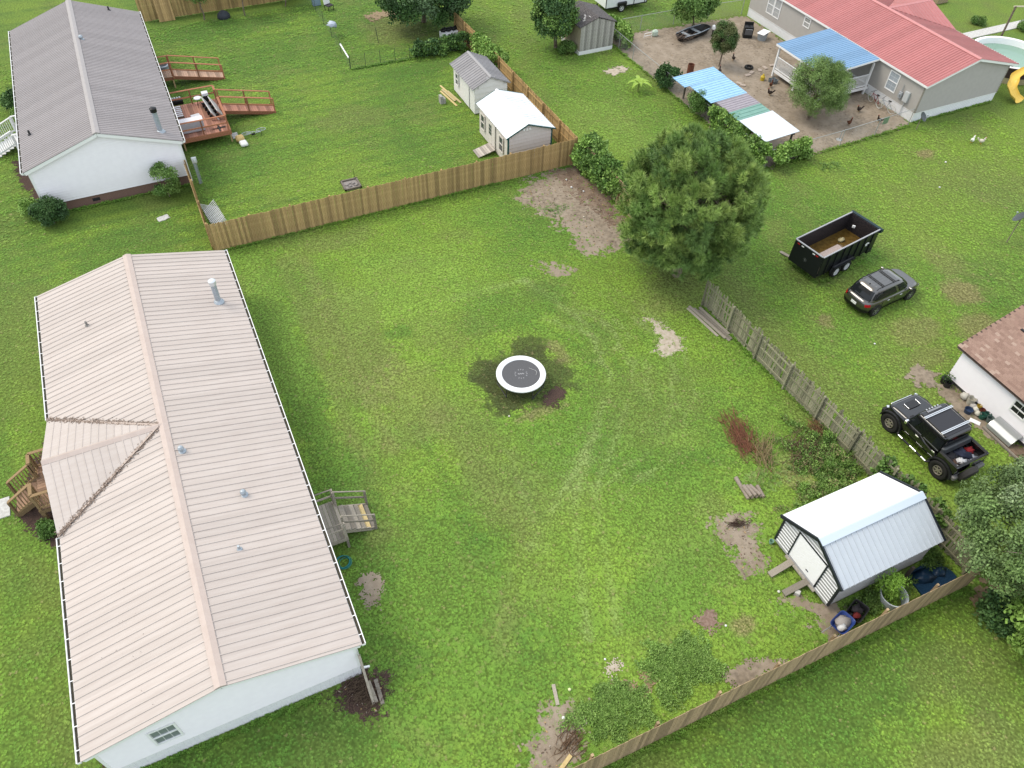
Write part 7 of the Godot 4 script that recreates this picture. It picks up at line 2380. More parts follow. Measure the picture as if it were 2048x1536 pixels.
	for k in 13:
		var e := Shape.new()
		var z := -1.0 + 2.0 * k / 12.0
		e.beam(Vector3(-0.45, 0.0, z - 0.45), Vector3(0.45, 0.0, z + 0.45), 0.04, 0.01)
		put(lt, "slat", e, MT["white_rail"])
		var f := Shape.new()
		f.beam(Vector3(0.45, 0.012, z - 0.45), Vector3(-0.45, 0.012, z + 0.45), 0.04, 0.01)
		put(lt, "slat", f, MT["white_rail"])
	# fire pit
	var fp := thing("fire_pit", "square ash-grey fire pit on the lawn above the board fence", "fire pit", Vector3(-2.45, 0, -20.1))
	var f1 := Shape.new()
	for k in 4:
		var a := k * PI / 2
		f1.box(Vector3(cos(a) * 0.5, 0.07, sin(a) * 0.5), Vector3(0.1, 0.14, 1.1), Basis(Vector3.UP, -a))
	put(fp, "border", f1, mat_tex("ash_block", lin(0.1, 0.085, 0.07), lin(0.22, 0.19, 0.16), 0.06, Vector3.ONE * 2.0))
	var f2 := Shape.new()
	f2.span(Vector3(-0.45, 0, -0.45), Vector3(0.45, 0.05, 0.45))
	for k in 5: f2.blob(Vector3(-0.25 + 0.13 * k, 0.07, 0.2 * sin(k * 2.0)), Vector3(0.13, 0.05, 0.1), k, 0.4)
	put(fp, "ash_bed", f2, mat_tex("ash", lin(0.16, 0.14, 0.13), lin(0.34, 0.31, 0.29), 0.08, Vector3.ONE * 2.0))
	var f3 := Shape.new()
	f3.tube(Vector3(0.4, 0, -0.55), Vector3(0.42, 0.75, -0.6), 0.015, 0.015, 6)
	put(fp, "poker_rod", f3, black)
	# lumber and blocks beside the grey shed
	for k in 4:
		var e := Shape.new()
		e.box(Vector3.ZERO, Vector3(0.14, 0.04, 2.5 - 0.5 * (k % 2)))
		one("lumber_plank", ["long yellow plank on the lawn by the grey-roofed shed", "short yellow plank in the lumber by the grey-roofed shed", "second long yellow plank by the grey-roofed shed", "yellow plank nearest the block stack".replace("nearest", "next to")][k], "plank", e, [MT["new_lumber"], mat_tex("old_lumber", lin(0.42, 0.34, 0.18), lin(0.52, 0.43, 0.25), 0.02, Vector3(5, 1, 1))][k % 2], Vector3(7.42 + 0.15 * k, 0.03 + 0.03 * (k % 2), -28.0 - 0.4 * (k % 3)), 0.12, "yellow planks on the lawn")
	for k in 5:
		var e := Shape.new()
		e.bevel(Vector3(6.68 + 0.21 * (k % 2), 0.1 + 0.2 * (k / 2), -27.6), Vector3(0.2, 0.19, 0.4), 0.01)
		one("cinder_block", "grey cinder block in the %s of the stack beside the yellow planks" % ["bottom row", "middle row", "single top"][k / 2], "block", e, mat_tex("cinder", lin(0.28, 0.27, 0.25), lin(0.4, 0.39, 0.36), 0.06, Vector3.ONE * 2.0), Vector3.ZERO, 0.0, "blocks stacked by the planks")
	# wire fence yard
	var wbr := Shape.new()
	wbr.beam(Vector3(2.12, 0.92, -35.1), Vector3(2.2, 0.92, -37.6), 0.1, 0.05)
	one("white_bar", "white plastic bar laid along the wire fence top", "bar", wbr, MT["white_trim"])
	var pole := Shape.new()
	pole.tube(Vector3(5.6, 0, -38.7), Vector3(5.5, 1.15, -38.8), 0.025, 0.025, 6)
	one("thin_stake", "single dark stake standing in the wire-fenced lawn", "stake", pole, MT["fence_post_green"])
	var jb := thing("junk_box", "white open box heaped with black junk under the wide tree", "box", Vector3(11.3, 0, -37.3), 0.2)
	var j1 := Shape.new()
	j1.bevel(Vector3(0, 0.3, 0), Vector3(1.5, 0.6, 0.9), 0.03)
	put(jb, "tub", j1, MT["white_trim"])
	for k in 6:
		var e := Shape.new()
		e.blob(Vector3(11.3 - 0.55 + 0.22 * k, 0.68, -37.35 - 0.12 * (k % 2)), Vector3(0.22, 0.14, 0.25), 30 + k, 0.5)
		one("scrap_heap", "black scrap heaped on the white junk box", "scrap", e, black, Vector3.ZERO, 0.0, "scrap on the white box")
	var bt := Shape.new()
	bt.blob(Vector3(2.6, 1.0, -41.1), Vector3(0.35, 0.2, 0.45), 41, 0.4, 8, 12)
	one("hung_cloth", "crumpled pale blue cloth hung over the wire fence", "cloth", bt, mat("cloth_blue", lin(0.42, 0.47, 0.55), 0.8))
	var ch := thing("lawn_chair", "grey lawn chair with a white back beyond the wire fence", "chair", Vector3(3.7, 0, -46.2), 0.4)
	var c1 := Shape.new()
	c1.box(Vector3(0, 0.42, 0), Vector3(0.6, 0.05, 0.55))
	put(ch, "seat", c1, MT["rag_grey"])
	var c2 := Shape.new()
	c2.box(Vector3(0, 0.75, -0.28), Vector3(0.6, 0.6, 0.05), Basis(Vector3.RIGHT, -0.15))
	put(ch, "backrest", c2, MT["white_trim"])
	for q in [[-0.27, -0.25], [0.27, -0.25], [-0.27, 0.25], [0.27, 0.25]]:
		var e := Shape.new()
		e.box(Vector3(q[0], 0.2, q[1]), Vector3(0.04, 0.4, 0.04))
		put(ch, "leg", e, black)
	var wt := Shape.new()
	wt.bevel(Vector3(2.95, 0.35, -47.6), Vector3(0.7, 0.7, 0.5), 0.05)
	one("blue_drum", "blue and white bin standing at the far wire fence", "bin", wt, mat("bin_blue", lin(0.2, 0.28, 0.36), 0.5))
	var dm := Shape.new()
	dm.blob(Vector3(-4.9, 0.1, -48.0), Vector3(0.55, 0.45, 0.5), 3, 0.1, 8, 14)
	one("dark_mound", "dark covered mound between the slim trees at the back fence", "mound", dm, mat("mound_dark", lin(0.03, 0.035, 0.045), 0.6))

func bicycle(label: String, at: Vector3, b: Basis, frame: Material, tyre: Material):
	var t := thing("bicycle", label, "bicycle", at)
	t.basis = b
	for x in [-0.52, 0.52]:
		var s := Shape.new()
		for k in 20: s.tube(Vector3(x + cos(TAU * k / 20) * 0.32, 0.33 + sin(TAU * k / 20) * 0.32, 0), Vector3(x + cos(TAU * (k + 1) / 20) * 0.32, 0.33 + sin(TAU * (k + 1) / 20) * 0.32, 0), 0.022, 0.022, 5, false)
		for k in 6: s.tube(Vector3(x, 0.33, 0), Vector3(x + cos(TAU * k / 6) * 0.31, 0.33 + sin(TAU * k / 6) * 0.31, 0), 0.004, 0.004, 4, false)
		put(t, "wheel", s, tyre)
	var f := Shape.new()
	var P := [Vector3(-0.52, 0.33, 0), Vector3(-0.08, 0.3, 0), Vector3(-0.18, 0.75, 0), Vector3(0.36, 0.74, 0), Vector3(0.52, 0.33, 0), Vector3(0.33, 0.92, 0)]
	for e in [[0, 1], [0, 2], [1, 2], [1, 3], [2, 3], [3, 4], [3, 5]]: f.tube(P[e[0]], P[e[1]], 0.02, 0.02, 6, false)
	put(t, "frame", f, frame)
	var h := Shape.new()
	h.tube(Vector3(0.33, 0.95, -0.26), Vector3(0.33, 0.95, 0.26), 0.015, 0.015, 6)
	put(t, "handlebar", h, MT["car_black"])
	var sd := Shape.new()
	sd.bevel(Vector3(-0.2, 0.86, 0), Vector3(0.25, 0.06, 0.14), 0.02)
	sd.tube(Vector3(-0.18, 0.75, 0), Vector3(-0.2, 0.85, 0), 0.015, 0.015, 6)
	put(t, "saddle", sd, MT["car_black"])

func hen(label: String, at: Vector3, turn: float, m: Material, group := ""):
	var t := thing("chicken", label, "chicken", at, turn, group)
	var s := Shape.new()
	s.blob(Vector3(0, 0.24, 0), Vector3(0.19, 0.13, 0.12), 2, 0.1, 8, 12)
	s.blob(Vector3(0.15, 0.36, 0), Vector3(0.06, 0.13, 0.06), 3, 0.05, 6, 9)
	s.blob(Vector3(0.18, 0.48, 0), Vector3(0.055, 0.05, 0.045), 4, 0.05, 6, 9)
	s.prism([Vector3(-0.12, 0.26, 0), Vector3(-0.16, 0.2, 0), Vector3(-0.36, 0.4, 0), Vector3(-0.28, 0.46, 0)], Vector3(0, 0, 0.06), Vector3(0, 0, -0.03))
	put(t, "body", s, m)
	var c := Shape.new()
	c.prism([Vector3(0.14, 0.52, 0), Vector3(0.23, 0.51, 0), Vector3(0.2, 0.57, 0), Vector3(0.15, 0.57, 0)], Vector3(0, 0, 0.016), Vector3(0, 0, -0.008))
	put(t, "comb", c, mat("comb_red", lin(0.4, 0.03, 0.02), 0.6))
	var k := Shape.new()
	k.prism([Vector3(0.22, 0.47, 0), Vector3(0.28, 0.465, 0), Vector3(0.22, 0.49, 0)], Vector3(0, 0, 0.02), Vector3(0, 0, -0.01))
	put(t, "beak", k, mat("beak_yellow", lin(0.5, 0.3, 0.05), 0.5))
	for z in [-0.05, 0.05]:
		var l := Shape.new()
		l.tube(Vector3(0.0, 0.15, z), Vector3(0.01, 0.0, z), 0.014, 0.01, 5)
		l.box(Vector3(0.04, 0.008, z), Vector3(0.1, 0.014, 0.04))
		put(t, "leg", l, mat("beak_yellow", lin(0.5, 0.3, 0.05), 0.5))

# ---- the dirt yard and its surroundings
func build_dirt_yard():
	var black: Material = MT["car_black"]
	var white: Material = MT["white_trim"]
	# lean-to roof on posts
	var t := thing("lean_to", "low lean-to with blue, mauve, green and silver roof sheets on posts", "lean-to")
	var cols := [["lean_blue", Color(0.28, 0.48, 0.68)], ["lean_mauve", Color(0.30, 0.27, 0.30)], ["lean_green", Color(0.16, 0.31, 0.26)], ["lean_silver", Color(0.60, 0.65, 0.70)]]
	var secs := [[-21.6, -20.0, 22.5, 26.05, 0, 2], [-20.0, -17.35, 22.95, 26.0, 0, 3], [-17.35, -15.8, 23.35, 25.95, 1, 2], [-15.8, -14.65, 23.3, 25.95, 2, 1], [-14.65, -11.7, 23.35, 26.1, 3, 3]]
	for e in secs:
		var c: Color = cols[e[4]][1]
		var m := vcol(mat_tex(cols[e[4]][0], Color(c * 0.92).linear_to_srgb(), Color(c * 1.06).linear_to_srgb(), 0.02, Vector3.ONE * 0.4, 0.4))
		metal_slope(t, Vector3(e[2], 1.72, e[0]), Vector3(e[3] - e[2], 0.16, 0), Vector3(0, 0, e[1] - e[0] - 0.02), e[5], 3 if e[4] != 3 else 4, [m], "roof_sheet", 0.03 if e[4] < 3 else 0.012, 0.06)
	for z in [-21.3, -18.0, -15.0, -12.0]:
		for x in [23.6, 25.8]:
			var s := Shape.new()
			s.box(Vector3(x, 0.84, z), Vector3(0.1, 1.68, 0.1))
			put(t, "post", s, MT["skid_wood"])
	for x in [23.6, 25.8]:
		var s := Shape.new()
		s.span(Vector3(x - 0.04, 1.62, -21.5), Vector3(x + 0.04, 1.7, -11.8))
		put(t, "beam", s, MT["skid_wood"])
	# stove, tub with table top
	var sv := thing("old_stove", "black kitchen stove standing outside by the white skirting", "stove", Vector3(34.5, 0, -28.1), -0.55)
	var s1 := Shape.new()
	s1.bevel(Vector3(0, 0.45, 0), Vector3(0.75, 0.9, 0.66), 0.02)
	put(sv, "cabinet", s1, black)
	var s2 := Shape.new()
	s2.bevel(Vector3(0, 1.02, -0.3), Vector3(0.75, 0.24, 0.08), 0.02)
	put(sv, "control_panel", s2, black)
	var s3 := Shape.new()
	s3.box(Vector3(0, 0.5, 0.335), Vector3(0.6, 0.4, 0.02))
	put(sv, "oven_door", s3, mat("oven_glass", lin(0.10, 0.10, 0.105), 0.1))
	var s4 := Shape.new()
	s4.tube(Vector3(-0.28, 0.76, 0.37), Vector3(0.28, 0.76, 0.37), 0.015, 0.015, 6)
	put(sv, "oven_handle", s4, MT["chrome"])
	for k in 4:
		var s5 := Shape.new()
		s5.lathe(Vector3(-0.18 + 0.36 * (k % 2), 0.9, -0.12 + 0.26 * (k / 2)), [Vector2(0.1, 0.0), Vector2(0.1, 0.015), Vector2(0.0, 0.015)], 12)
		put(sv, "burner", s5, MT["frame_dark"])
	var tb := thing("wash_tub", "galvanised wash tub with a white board across its top", "tub", Vector3(35.35, 0, -27.2))
	var t1 := Shape.new()
	t1.lathe(Vector3.ZERO, [Vector2(0.36, 0), Vector2(0.42, 0.55), Vector2(0.44, 0.58)], 20)
	put(tb, "tub", t1, MT["galvanised"])
	var t2 := Shape.new()
	t2.box(Vector3(0.05, 0.61, 0), Vector3(1.15, 0.03, 0.65), Basis(Vector3.UP, 0.4))
	put(tb, "table_top", t2, white)
	var br := Shape.new()
	br.lathe(Vector3(26.34, 0, -24.5), [Vector2(0.24, 0), Vector2(0.25, 0.22), Vector2(0.27, 0.24), Vector2(0.25, 0.26), Vector2(0.25, 0.7), Vector2(0.26, 0.72), Vector2(0.23, 0.72), Vector2(0.22, 0.1)], 18)
	one("burn_barrel", "rusty brown burn barrel in the dirt yard", "barrel", br, mat_tex("rust", lin(0.09, 0.03, 0.018), lin(0.19, 0.075, 0.04), 0.06, Vector3.ONE * 2.0))
	var ty := Shape.new()
	ty.lathe(Vector3(31.2, 0, -23.4), [Vector2(0.2, 0.02), Vector2(0.32, 0.02), Vector2(0.36, 0.08), Vector2(0.32, 0.17), Vector2(0.2, 0.17), Vector2(0.2, 0.02)], 22)
	one("tyre_ring", "black tyre lying flat in the dirt yard", "tyre", ty, MT["tyre"])
	var BR := [[30.35, -22.4], [30.9, -22.65], [31.75, -22.7], [32.4, -22.9], [28.9, -21.6], [29.0, -21.2], [33.2, -23.0]]
	for k in BR.size():
		var e := Shape.new()
		e.bevel(Vector3(0, 0.05, 0), Vector3(0.5 - 0.05 * (k % 3), 0.09, 0.28), 0.01)
		one("paving_slab", "loose tan paving slab lying on the dirt yard", "slab", e, mat_tex("slab_tan", lin(0.33, 0.26, 0.21), lin(0.45, 0.38, 0.32), 0.05, Vector3.ONE), Vector3(BR[k][0], 0, BR[k][1]), 0.5 * k, "slabs scattered on the dirt")
	var brown := mat("feather_brown", lin(0.09, 0.03, 0.012), 0.8)
	var dark := mat("feather_dark", lin(0.03, 0.02, 0.015), 0.7)
	hen("dark rooster standing near the egg-shaped tree", Vector3(30.8, 0, -24.95), 1.2, dark)
	hen("dark hen walking towards the lean-to past the big bush", Vector3(30.0, 0, -19.2), 2.6, dark)
	hen("rust-brown hen by the yellow pot in the dirt yard", Vector3(30.85, 0, -20.2), 0.5, brown)
	hen("brown hen under the big bush by the chain link", Vector3(32.6, 0, -13.4), 0.2, brown)
	hen("small dark hen in the dirt below the meter boxes", Vector3(34.9, 0, -12.8), 2.0, dark)
	hen("black hen in the dirt beside the bicycles", Vector3(34.6, 0, -14.6), 3.0, dark)
	hen("black and white hen under the egg-shaped tree", Vector3(28.5, 0, -23.6), 1.0, dark)
	hen("white hen pecking on the open lawn", Vector3(39.1, 0, -8.1), 0.4, mat("feather_white", lin(0.72, 0.71, 0.66), 0.8))
	hen("pale speckled hen beside the white hen on the lawn", Vector3(39.6, 0, -7.75), -0.6, mat("feather_cream", lin(0.55, 0.5, 0.42), 0.8))
	var po := thing("yellow_jug", "yellow jug standing in the dirt yard", "jug", Vector3(30.95, 0, -21.35))
	var p1 := Shape.new()
	p1.lathe(Vector3.ZERO, [Vector2(0.16, 0), Vector2(0.18, 0.3), Vector2(0.07, 0.42), Vector2(0.06, 0.5), Vector2(0, 0.5)], 14)
	put(po, "body", p1, mat("jug_yellow", lin(0.5, 0.36, 0.03), 0.5))
	for k in 4:
		var e := Shape.new()
		e.lathe(Vector3(31.35 + 0.3 * (k % 2), 0, -20.9 + 0.32 * (k / 2)), [Vector2(0.13, 0), Vector2(0.17, 0.26), Vector2(0.15, 0.26), Vector2(0.12, 0.05)], 14)
		one("grey_pot", "grey plant pot grouped beside the yellow jug", "pot", e, mat("pot_grey", lin(0.16, 0.18, 0.19), 0.6), Vector3.ZERO, 0.0, "pots beside the yellow jug")
	# boat on the dirt under the fig
	var bo := thing("jon_boat", "black and silver boat lying under the small spreading tree", "boat", Vector3(30.2, 0, -29.9), 0.22)
	var b1 := Shape.new()
	loft(b1, [ring(0, 1.6, 0.45, 0.05, 3.0, 28), ring(0.05, 1.85, 0.62, 0.45, 3.0, 28), ring(0.05, 1.9, 0.66, 0.48, 3.0, 28), ring(0.05, 1.8, 0.57, 0.46, 3.0, 28), ring(0, 1.5, 0.42, 0.12, 3.0, 28)])
	put(bo, "hull", b1, black)
	var b2 := Shape.new()
	for z in [-0.62, 0.62]: b2.path([Vector3(-1.5, 0.5, z * 0.8), Vector3(0, 0.5, z), Vector3(1.4, 0.5, z * 0.8)], 0.04, 6)
	put(bo, "gunwale", b2, MT["galvanised"])
	for x in [-0.8, 0.4]:
		var b3 := Shape.new()
		b3.box(Vector3(x, 0.4, 0), Vector3(0.3, 0.04, 1.05))
		put(bo, "thwart", b3, MT["galvanised"])
	var mo := thing("outboard_motor", "white-capped outboard motor standing behind the boat", "motor", Vector3(31.8, 0, -29.3))
	var m1 := Shape.new()
	m1.bevel(Vector3(0, 0.75, 0), Vector3(0.3, 0.35, 0.26), 0.06)
	put(mo, "cowl", m1, white)
	var m2 := Shape.new()
	m2.bevel(Vector3(0, 0.3, 0), Vector3(0.12, 0.6, 0.1), 0.02)
	put(mo, "shaft", m2, black)
	var tk := Shape.new()
	tk.bevel(Vector3(27.3, 0.25, -31.2), Vector3(0.5, 0.5, 0.4), 0.1)
	one("pale_tank", "pale green plastic tank by the wire fence corner", "tank", tk, mat("tank_pale", lin(0.42, 0.5, 0.42), 0.5))
	var fc := thing("metal_tubing", "bent white metal tubing by the wire fence corner", "tubing", Vector3(26.5, 0, -31.1))
	var f1 := Shape.new()
	f1.path([Vector3(-0.3, 0, 0), Vector3(-0.3, 0.4, 0), Vector3(0.35, 0.5, 0.1), Vector3(0.35, 0, 0.1)], 0.02, 6)
	f1.path([Vector3(-0.3, 0.2, 0), Vector3(0.35, 0.25, 0.1)], 0.02, 6)
	put(fc, "tubing", f1, white)
	# bikes along the skirting
	bicycle("small bicycle with white tyres leaning by the taupe house", Vector3(36.45, 0, -15.0), Basis(Vector3.UP, PI / 2 - 0.15) * Basis(Vector3.RIGHT, -0.12), mat("bike_red", lin(0.2, 0.02, 0.03), 0.4), mat("white_tyre", lin(0.55, 0.54, 0.5), 0.7))
	bicycle("bicycle parked next to the breaker box", Vector3(36.55, 0, -14.0), Basis(Vector3.UP, PI / 2 + 0.2) * Basis(Vector3.RIGHT, -0.12), MT["galvanised"], MT["white_tyre"])
	dish("grey satellite dish on a post at the corner of the taupe house", Vector3(36.75, 0, -11.0), 0.95, 0.35, -1.2)
	dish("dark satellite dish on a rusty pole out on the lawn", Vector3(32.1, 0, 1.2), 1.75, 0.42, 2.2)
	# birdbath-like stand by the chain link
	var sd := Shape.new()
	sd.lathe(Vector3(30.6, 0, -12.1), [Vector2(0.22, 0), Vector2(0.22, 0.03), Vector2(0.03, 0.06), Vector2(0.03, 0.7), Vector2(0, 0.72)], 14)
	one("umbrella_stand", "thin stand with a round foot by the chain link fence", "stand", sd, MT["galv_post"])
	var sg := Shape.new()
	sg.box(Vector3(34.0, 1.0, -11.62), Vector3(0.5, 0.55, 0.01))
	one("green_panel", "small faded green panel hung on the chain link fence", "panel", sg, mat("faded_green", lin(0.16, 0.24, 0.14), 0.8))
	# pool with deck rim, slide, clothes-line pole
	var pl := thing("round_pool", "round above-ground pool with a white rim and green water", "pool", Vector3(50.6, 0, -15.6))
	var p2 := Shape.new()
	p2.lathe(Vector3.ZERO, [Vector2(2.95, 0), Vector2(2.95, 0.45)], 40)
	put(pl, "lower_wall", p2, mat("pool_tan", lin(0.42, 0.36, 0.22), 0.6))
	var p3 := Shape.new()
	p3.lathe(Vector3.ZERO, [Vector2(2.96, 0.45), Vector2(2.96, 1.15)], 40)
	p3.lathe(Vector3.ZERO, [Vector2(3.0, 1.16), Vector2(3.0, 1.22), Vector2(2.93, 1.24)], 40)
	put(pl, "upper_wall", p3, mat("pool_brown", lin(0.055, 0.035, 0.035), 0.6))
	var p4 := Shape.new()
	p4.lathe(Vector3.ZERO, [Vector2(2.93, 1.24), Vector2(2.9, 1.26), Vector2(2.66, 1.24), Vector2(2.6, 0.75)], 40)
	put(pl, "rim", p4, white)
	var p5 := Shape.new()
	p5.lathe(Vector3.ZERO, [Vector2(2.6, 0.75), Vector2(2.55, 0.1), Vector2(0.0, 0.1)], 40)
	put(pl, "liner", p5, mat_tex("pool_liner", lin(0.12, 0.33, 0.22), lin(0.3, 0.5, 0.4), 0.03, Vector3.ONE * 0.5))
	var p6 := Shape.new()
	p6.lathe(Vector3.ZERO, [Vector2(2.6, 0.8), Vector2(0, 0.8)], 40)
	var wtr := mat("pool_water", lin(0.30, 0.46, 0.37), 0.03)
	wtr.transparency = BaseMaterial3D.TRANSPARENCY_ALPHA
	wtr.albedo_color.a = 0.55
	put(pl, "water", p6, wtr)
	for k in 12:
		var e := Shape.new()
		var a := TAU * k / 12.0
		e.box(Vector3(cos(a) * 2.99, 0.58, sin(a) * 2.99), Vector3(0.08, 1.16, 0.14), Basis(Vector3.UP, -a))
		put(pl, "upright", e, MT["pool_brown"])
	var sl := thing("water_slide", "yellow plastic spiral slide on the grass by the pool", "slide", Vector3(47.6, 0, -11.9))
	var ch := Shape.new()
	var way := Curve3D.new()
	for p in [Vector3(1.6, 1.75, -0.1), Vector3(0.7, 1.35, -0.55), Vector3(-0.2, 0.95, -0.45), Vector3(-0.75, 0.55, 0.05), Vector3(-0.85, 0.25, 0.6), Vector3(-0.8, 0.08, 1.1)]: way.add_point(p, Vector3(0.15, 0.08, 0.0) if p.x > 0.0 else Vector3(0.05, 0.06, -0.2), Vector3(-0.15, -0.08, 0.0) if p.x > 0.0 else Vector3(-0.05, -0.06, 0.2))
	var prev := []
	var span := way.get_baked_length()
	for k in 25:
		var c := way.sample_baked(span * k / 24.0)
		var c2 := way.sample_baked(minf(span * k / 24.0 + 0.1, span))
		var c1 := way.sample_baked(maxf(span * k / 24.0 - 0.1, 0.0))
		var side := (c2 - c1).cross(Vector3.UP).normalized()
		var wide := 0.34 + 0.12 * pow(k / 24.0, 4.0)
		var row := []
		for j in 9:
			var a := lerpf(-1.5, 1.5, j / 8.0)
			row.append(c + side * sin(a) * wide + Vector3(0, (1.0 - cos(a)) * 0.36, 0))
		if k > 0:
			for j in 8: ch.quad(prev[j], prev[j + 1], row[j + 1], row[j])
		prev = row
	put(sl, "chute", ch, mat("slide_yellow", lin(0.72, 0.50, 0.10), 0.35))
	var lp := Shape.new()
	lp.bevel(Vector3(1.7, 0.8, 0.1), Vector3(0.5, 1.6, 0.5), 0.08)
	put(sl, "tower", lp, mat("slide_brown", lin(0.12, 0.06, 0.03), 0.6))
	var cl := thing("line_pole", "slanted wooden pole with a white cross arm behind the pool", "pole", Vector3(55.0, 0, -19.7))
	var c1 := Shape.new()
	c1.tube(Vector3.ZERO, Vector3(0, 2.6, 0), 0.09, 0.08, 8)
	put(cl, "pole", c1, MT["bark"])
	var c2 := Shape.new()
	c2.tube(Vector3(-0.1, 2.55, -0.1), Vector3(1.9, 2.5, 0.6), 0.07, 0.07, 8)
	put(cl, "cross_arm", c2, mat("arm_cream", lin(0.5, 0.46, 0.33), 0.6))
	setting("sidewalk", "pale concrete walk behind the pool and red-roofed house", plate(poly([46.0, -21.5, 90.0, -21.4, 90.0, -20.4, 46.0, -20.5]), 0.0, 0.06), MT["concrete"])
	var cr := Shape.new()
	cr.bevel(Vector3(55.6, 0.25, -27.4), Vector3(1.3, 0.5, 1.0), 0.06)
	one("wooden_planter", "low tan wooden planter on the front lawn beyond the red roof", "planter", cr, mat_tex("planter_tan", lin(0.26, 0.2, 0.12), lin(0.36, 0.29, 0.19), 0.04, Vector3.ONE))
	# pots and bags along the white house
	var G := [["black plant pot", Color(0.02, 0.02, 0.02), 19.62, 8.5, 0.2, 0.35, 0], ["white bag", Color(0.5, 0.48, 0.43), 19.78, 9.45, 0.2, 0.36, 1], ["cream bucket full of pots", Color(0.42, 0.40, 0.34), 19.8, 9.82, 0.2, 0.4, 0], ["grey bag", Color(0.4, 0.38, 0.36), 19.7, 10.1, 0.17, 0.28, 1], ["dark blue bucket", Color(0.03, 0.05, 0.1), 19.25, 10.2, 0.2, 0.25, 0], ["white jug", Color(0.6, 0.58, 0.52), 19.62, 10.3, 0.13, 0.3, 1], ["yellow can", Color(0.42, 0.3, 0.05), 19.86, 10.26, 0.12, 0.3, 0], ["cream jug", Color(0.55, 0.53, 0.45), 19.55, 10.52, 0.15, 0.27, 1], ["dark red can", Color(0.14, 0.04, 0.03), 19.84, 10.5, 0.12, 0.28, 0], ["green watering can", Color(0.02, 0.1, 0.07), 19.6, 10.75, 0.17, 0.28, 0], ["dark green bottle crate", Color(0.03, 0.09, 0.07), 19.82, 10.82, 0.17, 0.3, 0], ["grey-green bucket", Color(0.12, 0.16, 0.15), 19.75, 11.05, 0.17, 0.3, 0]]
	for k in G.size():
		var e: Array = G[k]
		var s := Shape.new()
		if e[6] == 0: s.lathe(Vector3.ZERO, [Vector2(e[4] * 0.8, 0), Vector2(e[4], e[5]), Vector2(e[4] * 1.05, e[5]), Vector2(e[4] * 0.9, e[5]), Vector2(e[4] * 0.75, e[5] * 0.4), Vector2(0, e[5] * 0.4)], 16)
		else: s.blob(Vector3(0, e[5] * 0.5, 0), Vector3(e[4], e[5] * 0.52, e[4]), 50 + k, 0.25, 8, 12)
		one("yard_container", e[0] + " standing in the row along the white house wall", "container", s, mat("cont%d" % k, Color(e[1]).linear_to_srgb(), 0.5), Vector3(e[2], 0, e[3]), 0.0, "containers along the white house wall")
	var lid := Shape.new()
	lid.bevel(Vector3(19.12, 0.03, 10.8), Vector3(0.26, 0.05, 0.5), 0.02, Basis(Vector3.UP, 0.5))  # a loose white lid in the grass
	one("white_lid", "white lid lying on the grass by the containers", "tray", lid, white)
	var fpt := thing("potted_plant", "leafy plant in a black pot at the white house corner", "plant", Vector3(19.7, 0, 8.25))
	var f2 := Shape.new()
	f2.lathe(Vector3.ZERO, [Vector2(0.18, 0), Vector2(0.22, 0.35), Vector2(0.17, 0.35), Vector2(0, 0.3)], 14)
	put(fpt, "pot", f2, black)
	scatter(fpt, "foliage", leaf_clump(16, 0.14, 0.05, 0.18, 90), MT["leaf"], [[Transform3D(Basis.IDENTITY, Vector3(0, 0.5, 0)), Color(0.07, 0.14, 0.03)], [Transform3D(Basis.IDENTITY, Vector3(0.1, 0.42, 0.1)), Color(0.06, 0.12, 0.03)], [Transform3D(Basis.IDENTITY, Vector3(-0.12, 0.4, 0.02)), Color(0.05, 0.11, 0.03)]])
	var wl := Shape.new()
	wl.lathe(Vector3(27.3, 0, 6.4), [Vector2(0.25, 0.0), Vector2(0.3, 0.6), Vector2(0.2, 0.7), Vector2(0, 0.72)], 16)
	one("gas_cylinder", "silver gas cylinder behind the brown shingle roof", "cylinder", wl, MT["galvanised"])

func dish(label: String, at: Vector3, h: float, r: float, turn: float):
	var t := thing("satellite_dish", label, "dish", at, turn)
	var p := Shape.new()
	p.tube(Vector3.ZERO, Vector3(0, h, 0), 0.03, 0.03, 8)
	put(t, "pole", p, mat("rusty_pole", lin(0.22, 0.18, 0.14), 0.7))
	var b := Basis(Vector3(0, 0, 1), -0.85)
	var s := Shape.new()
	s.lathe(Vector3(0.05, h + 0.05, 0), [Vector2(0, -0.02), Vector2(r * 0.5, 0.0), Vector2(r * 0.85, 0.05), Vector2(r, 0.1), Vector2(r * 0.97, 0.1), Vector2(r * 0.5, 0.03), Vector2(0, 0.01)], 24, b)
	put(t, "reflector", s, mat("dish_grey", lin(0.07, 0.08, 0.085), 0.5))
	var a := Shape.new()
	var hd := Vector3(0.05, h + 0.05, 0) + b * Vector3(0, 0.4, 0)
	a.tube(Vector3(0.05, h + 0.05, 0) + b * Vector3(r * 0.9, 0.05, 0), hd, 0.012, 0.012, 6)
	a.bevel(hd, Vector3(0.1, 0.08, 0.08), 0.02)
	put(t, "feed_arm", a, MT["galvanised"])

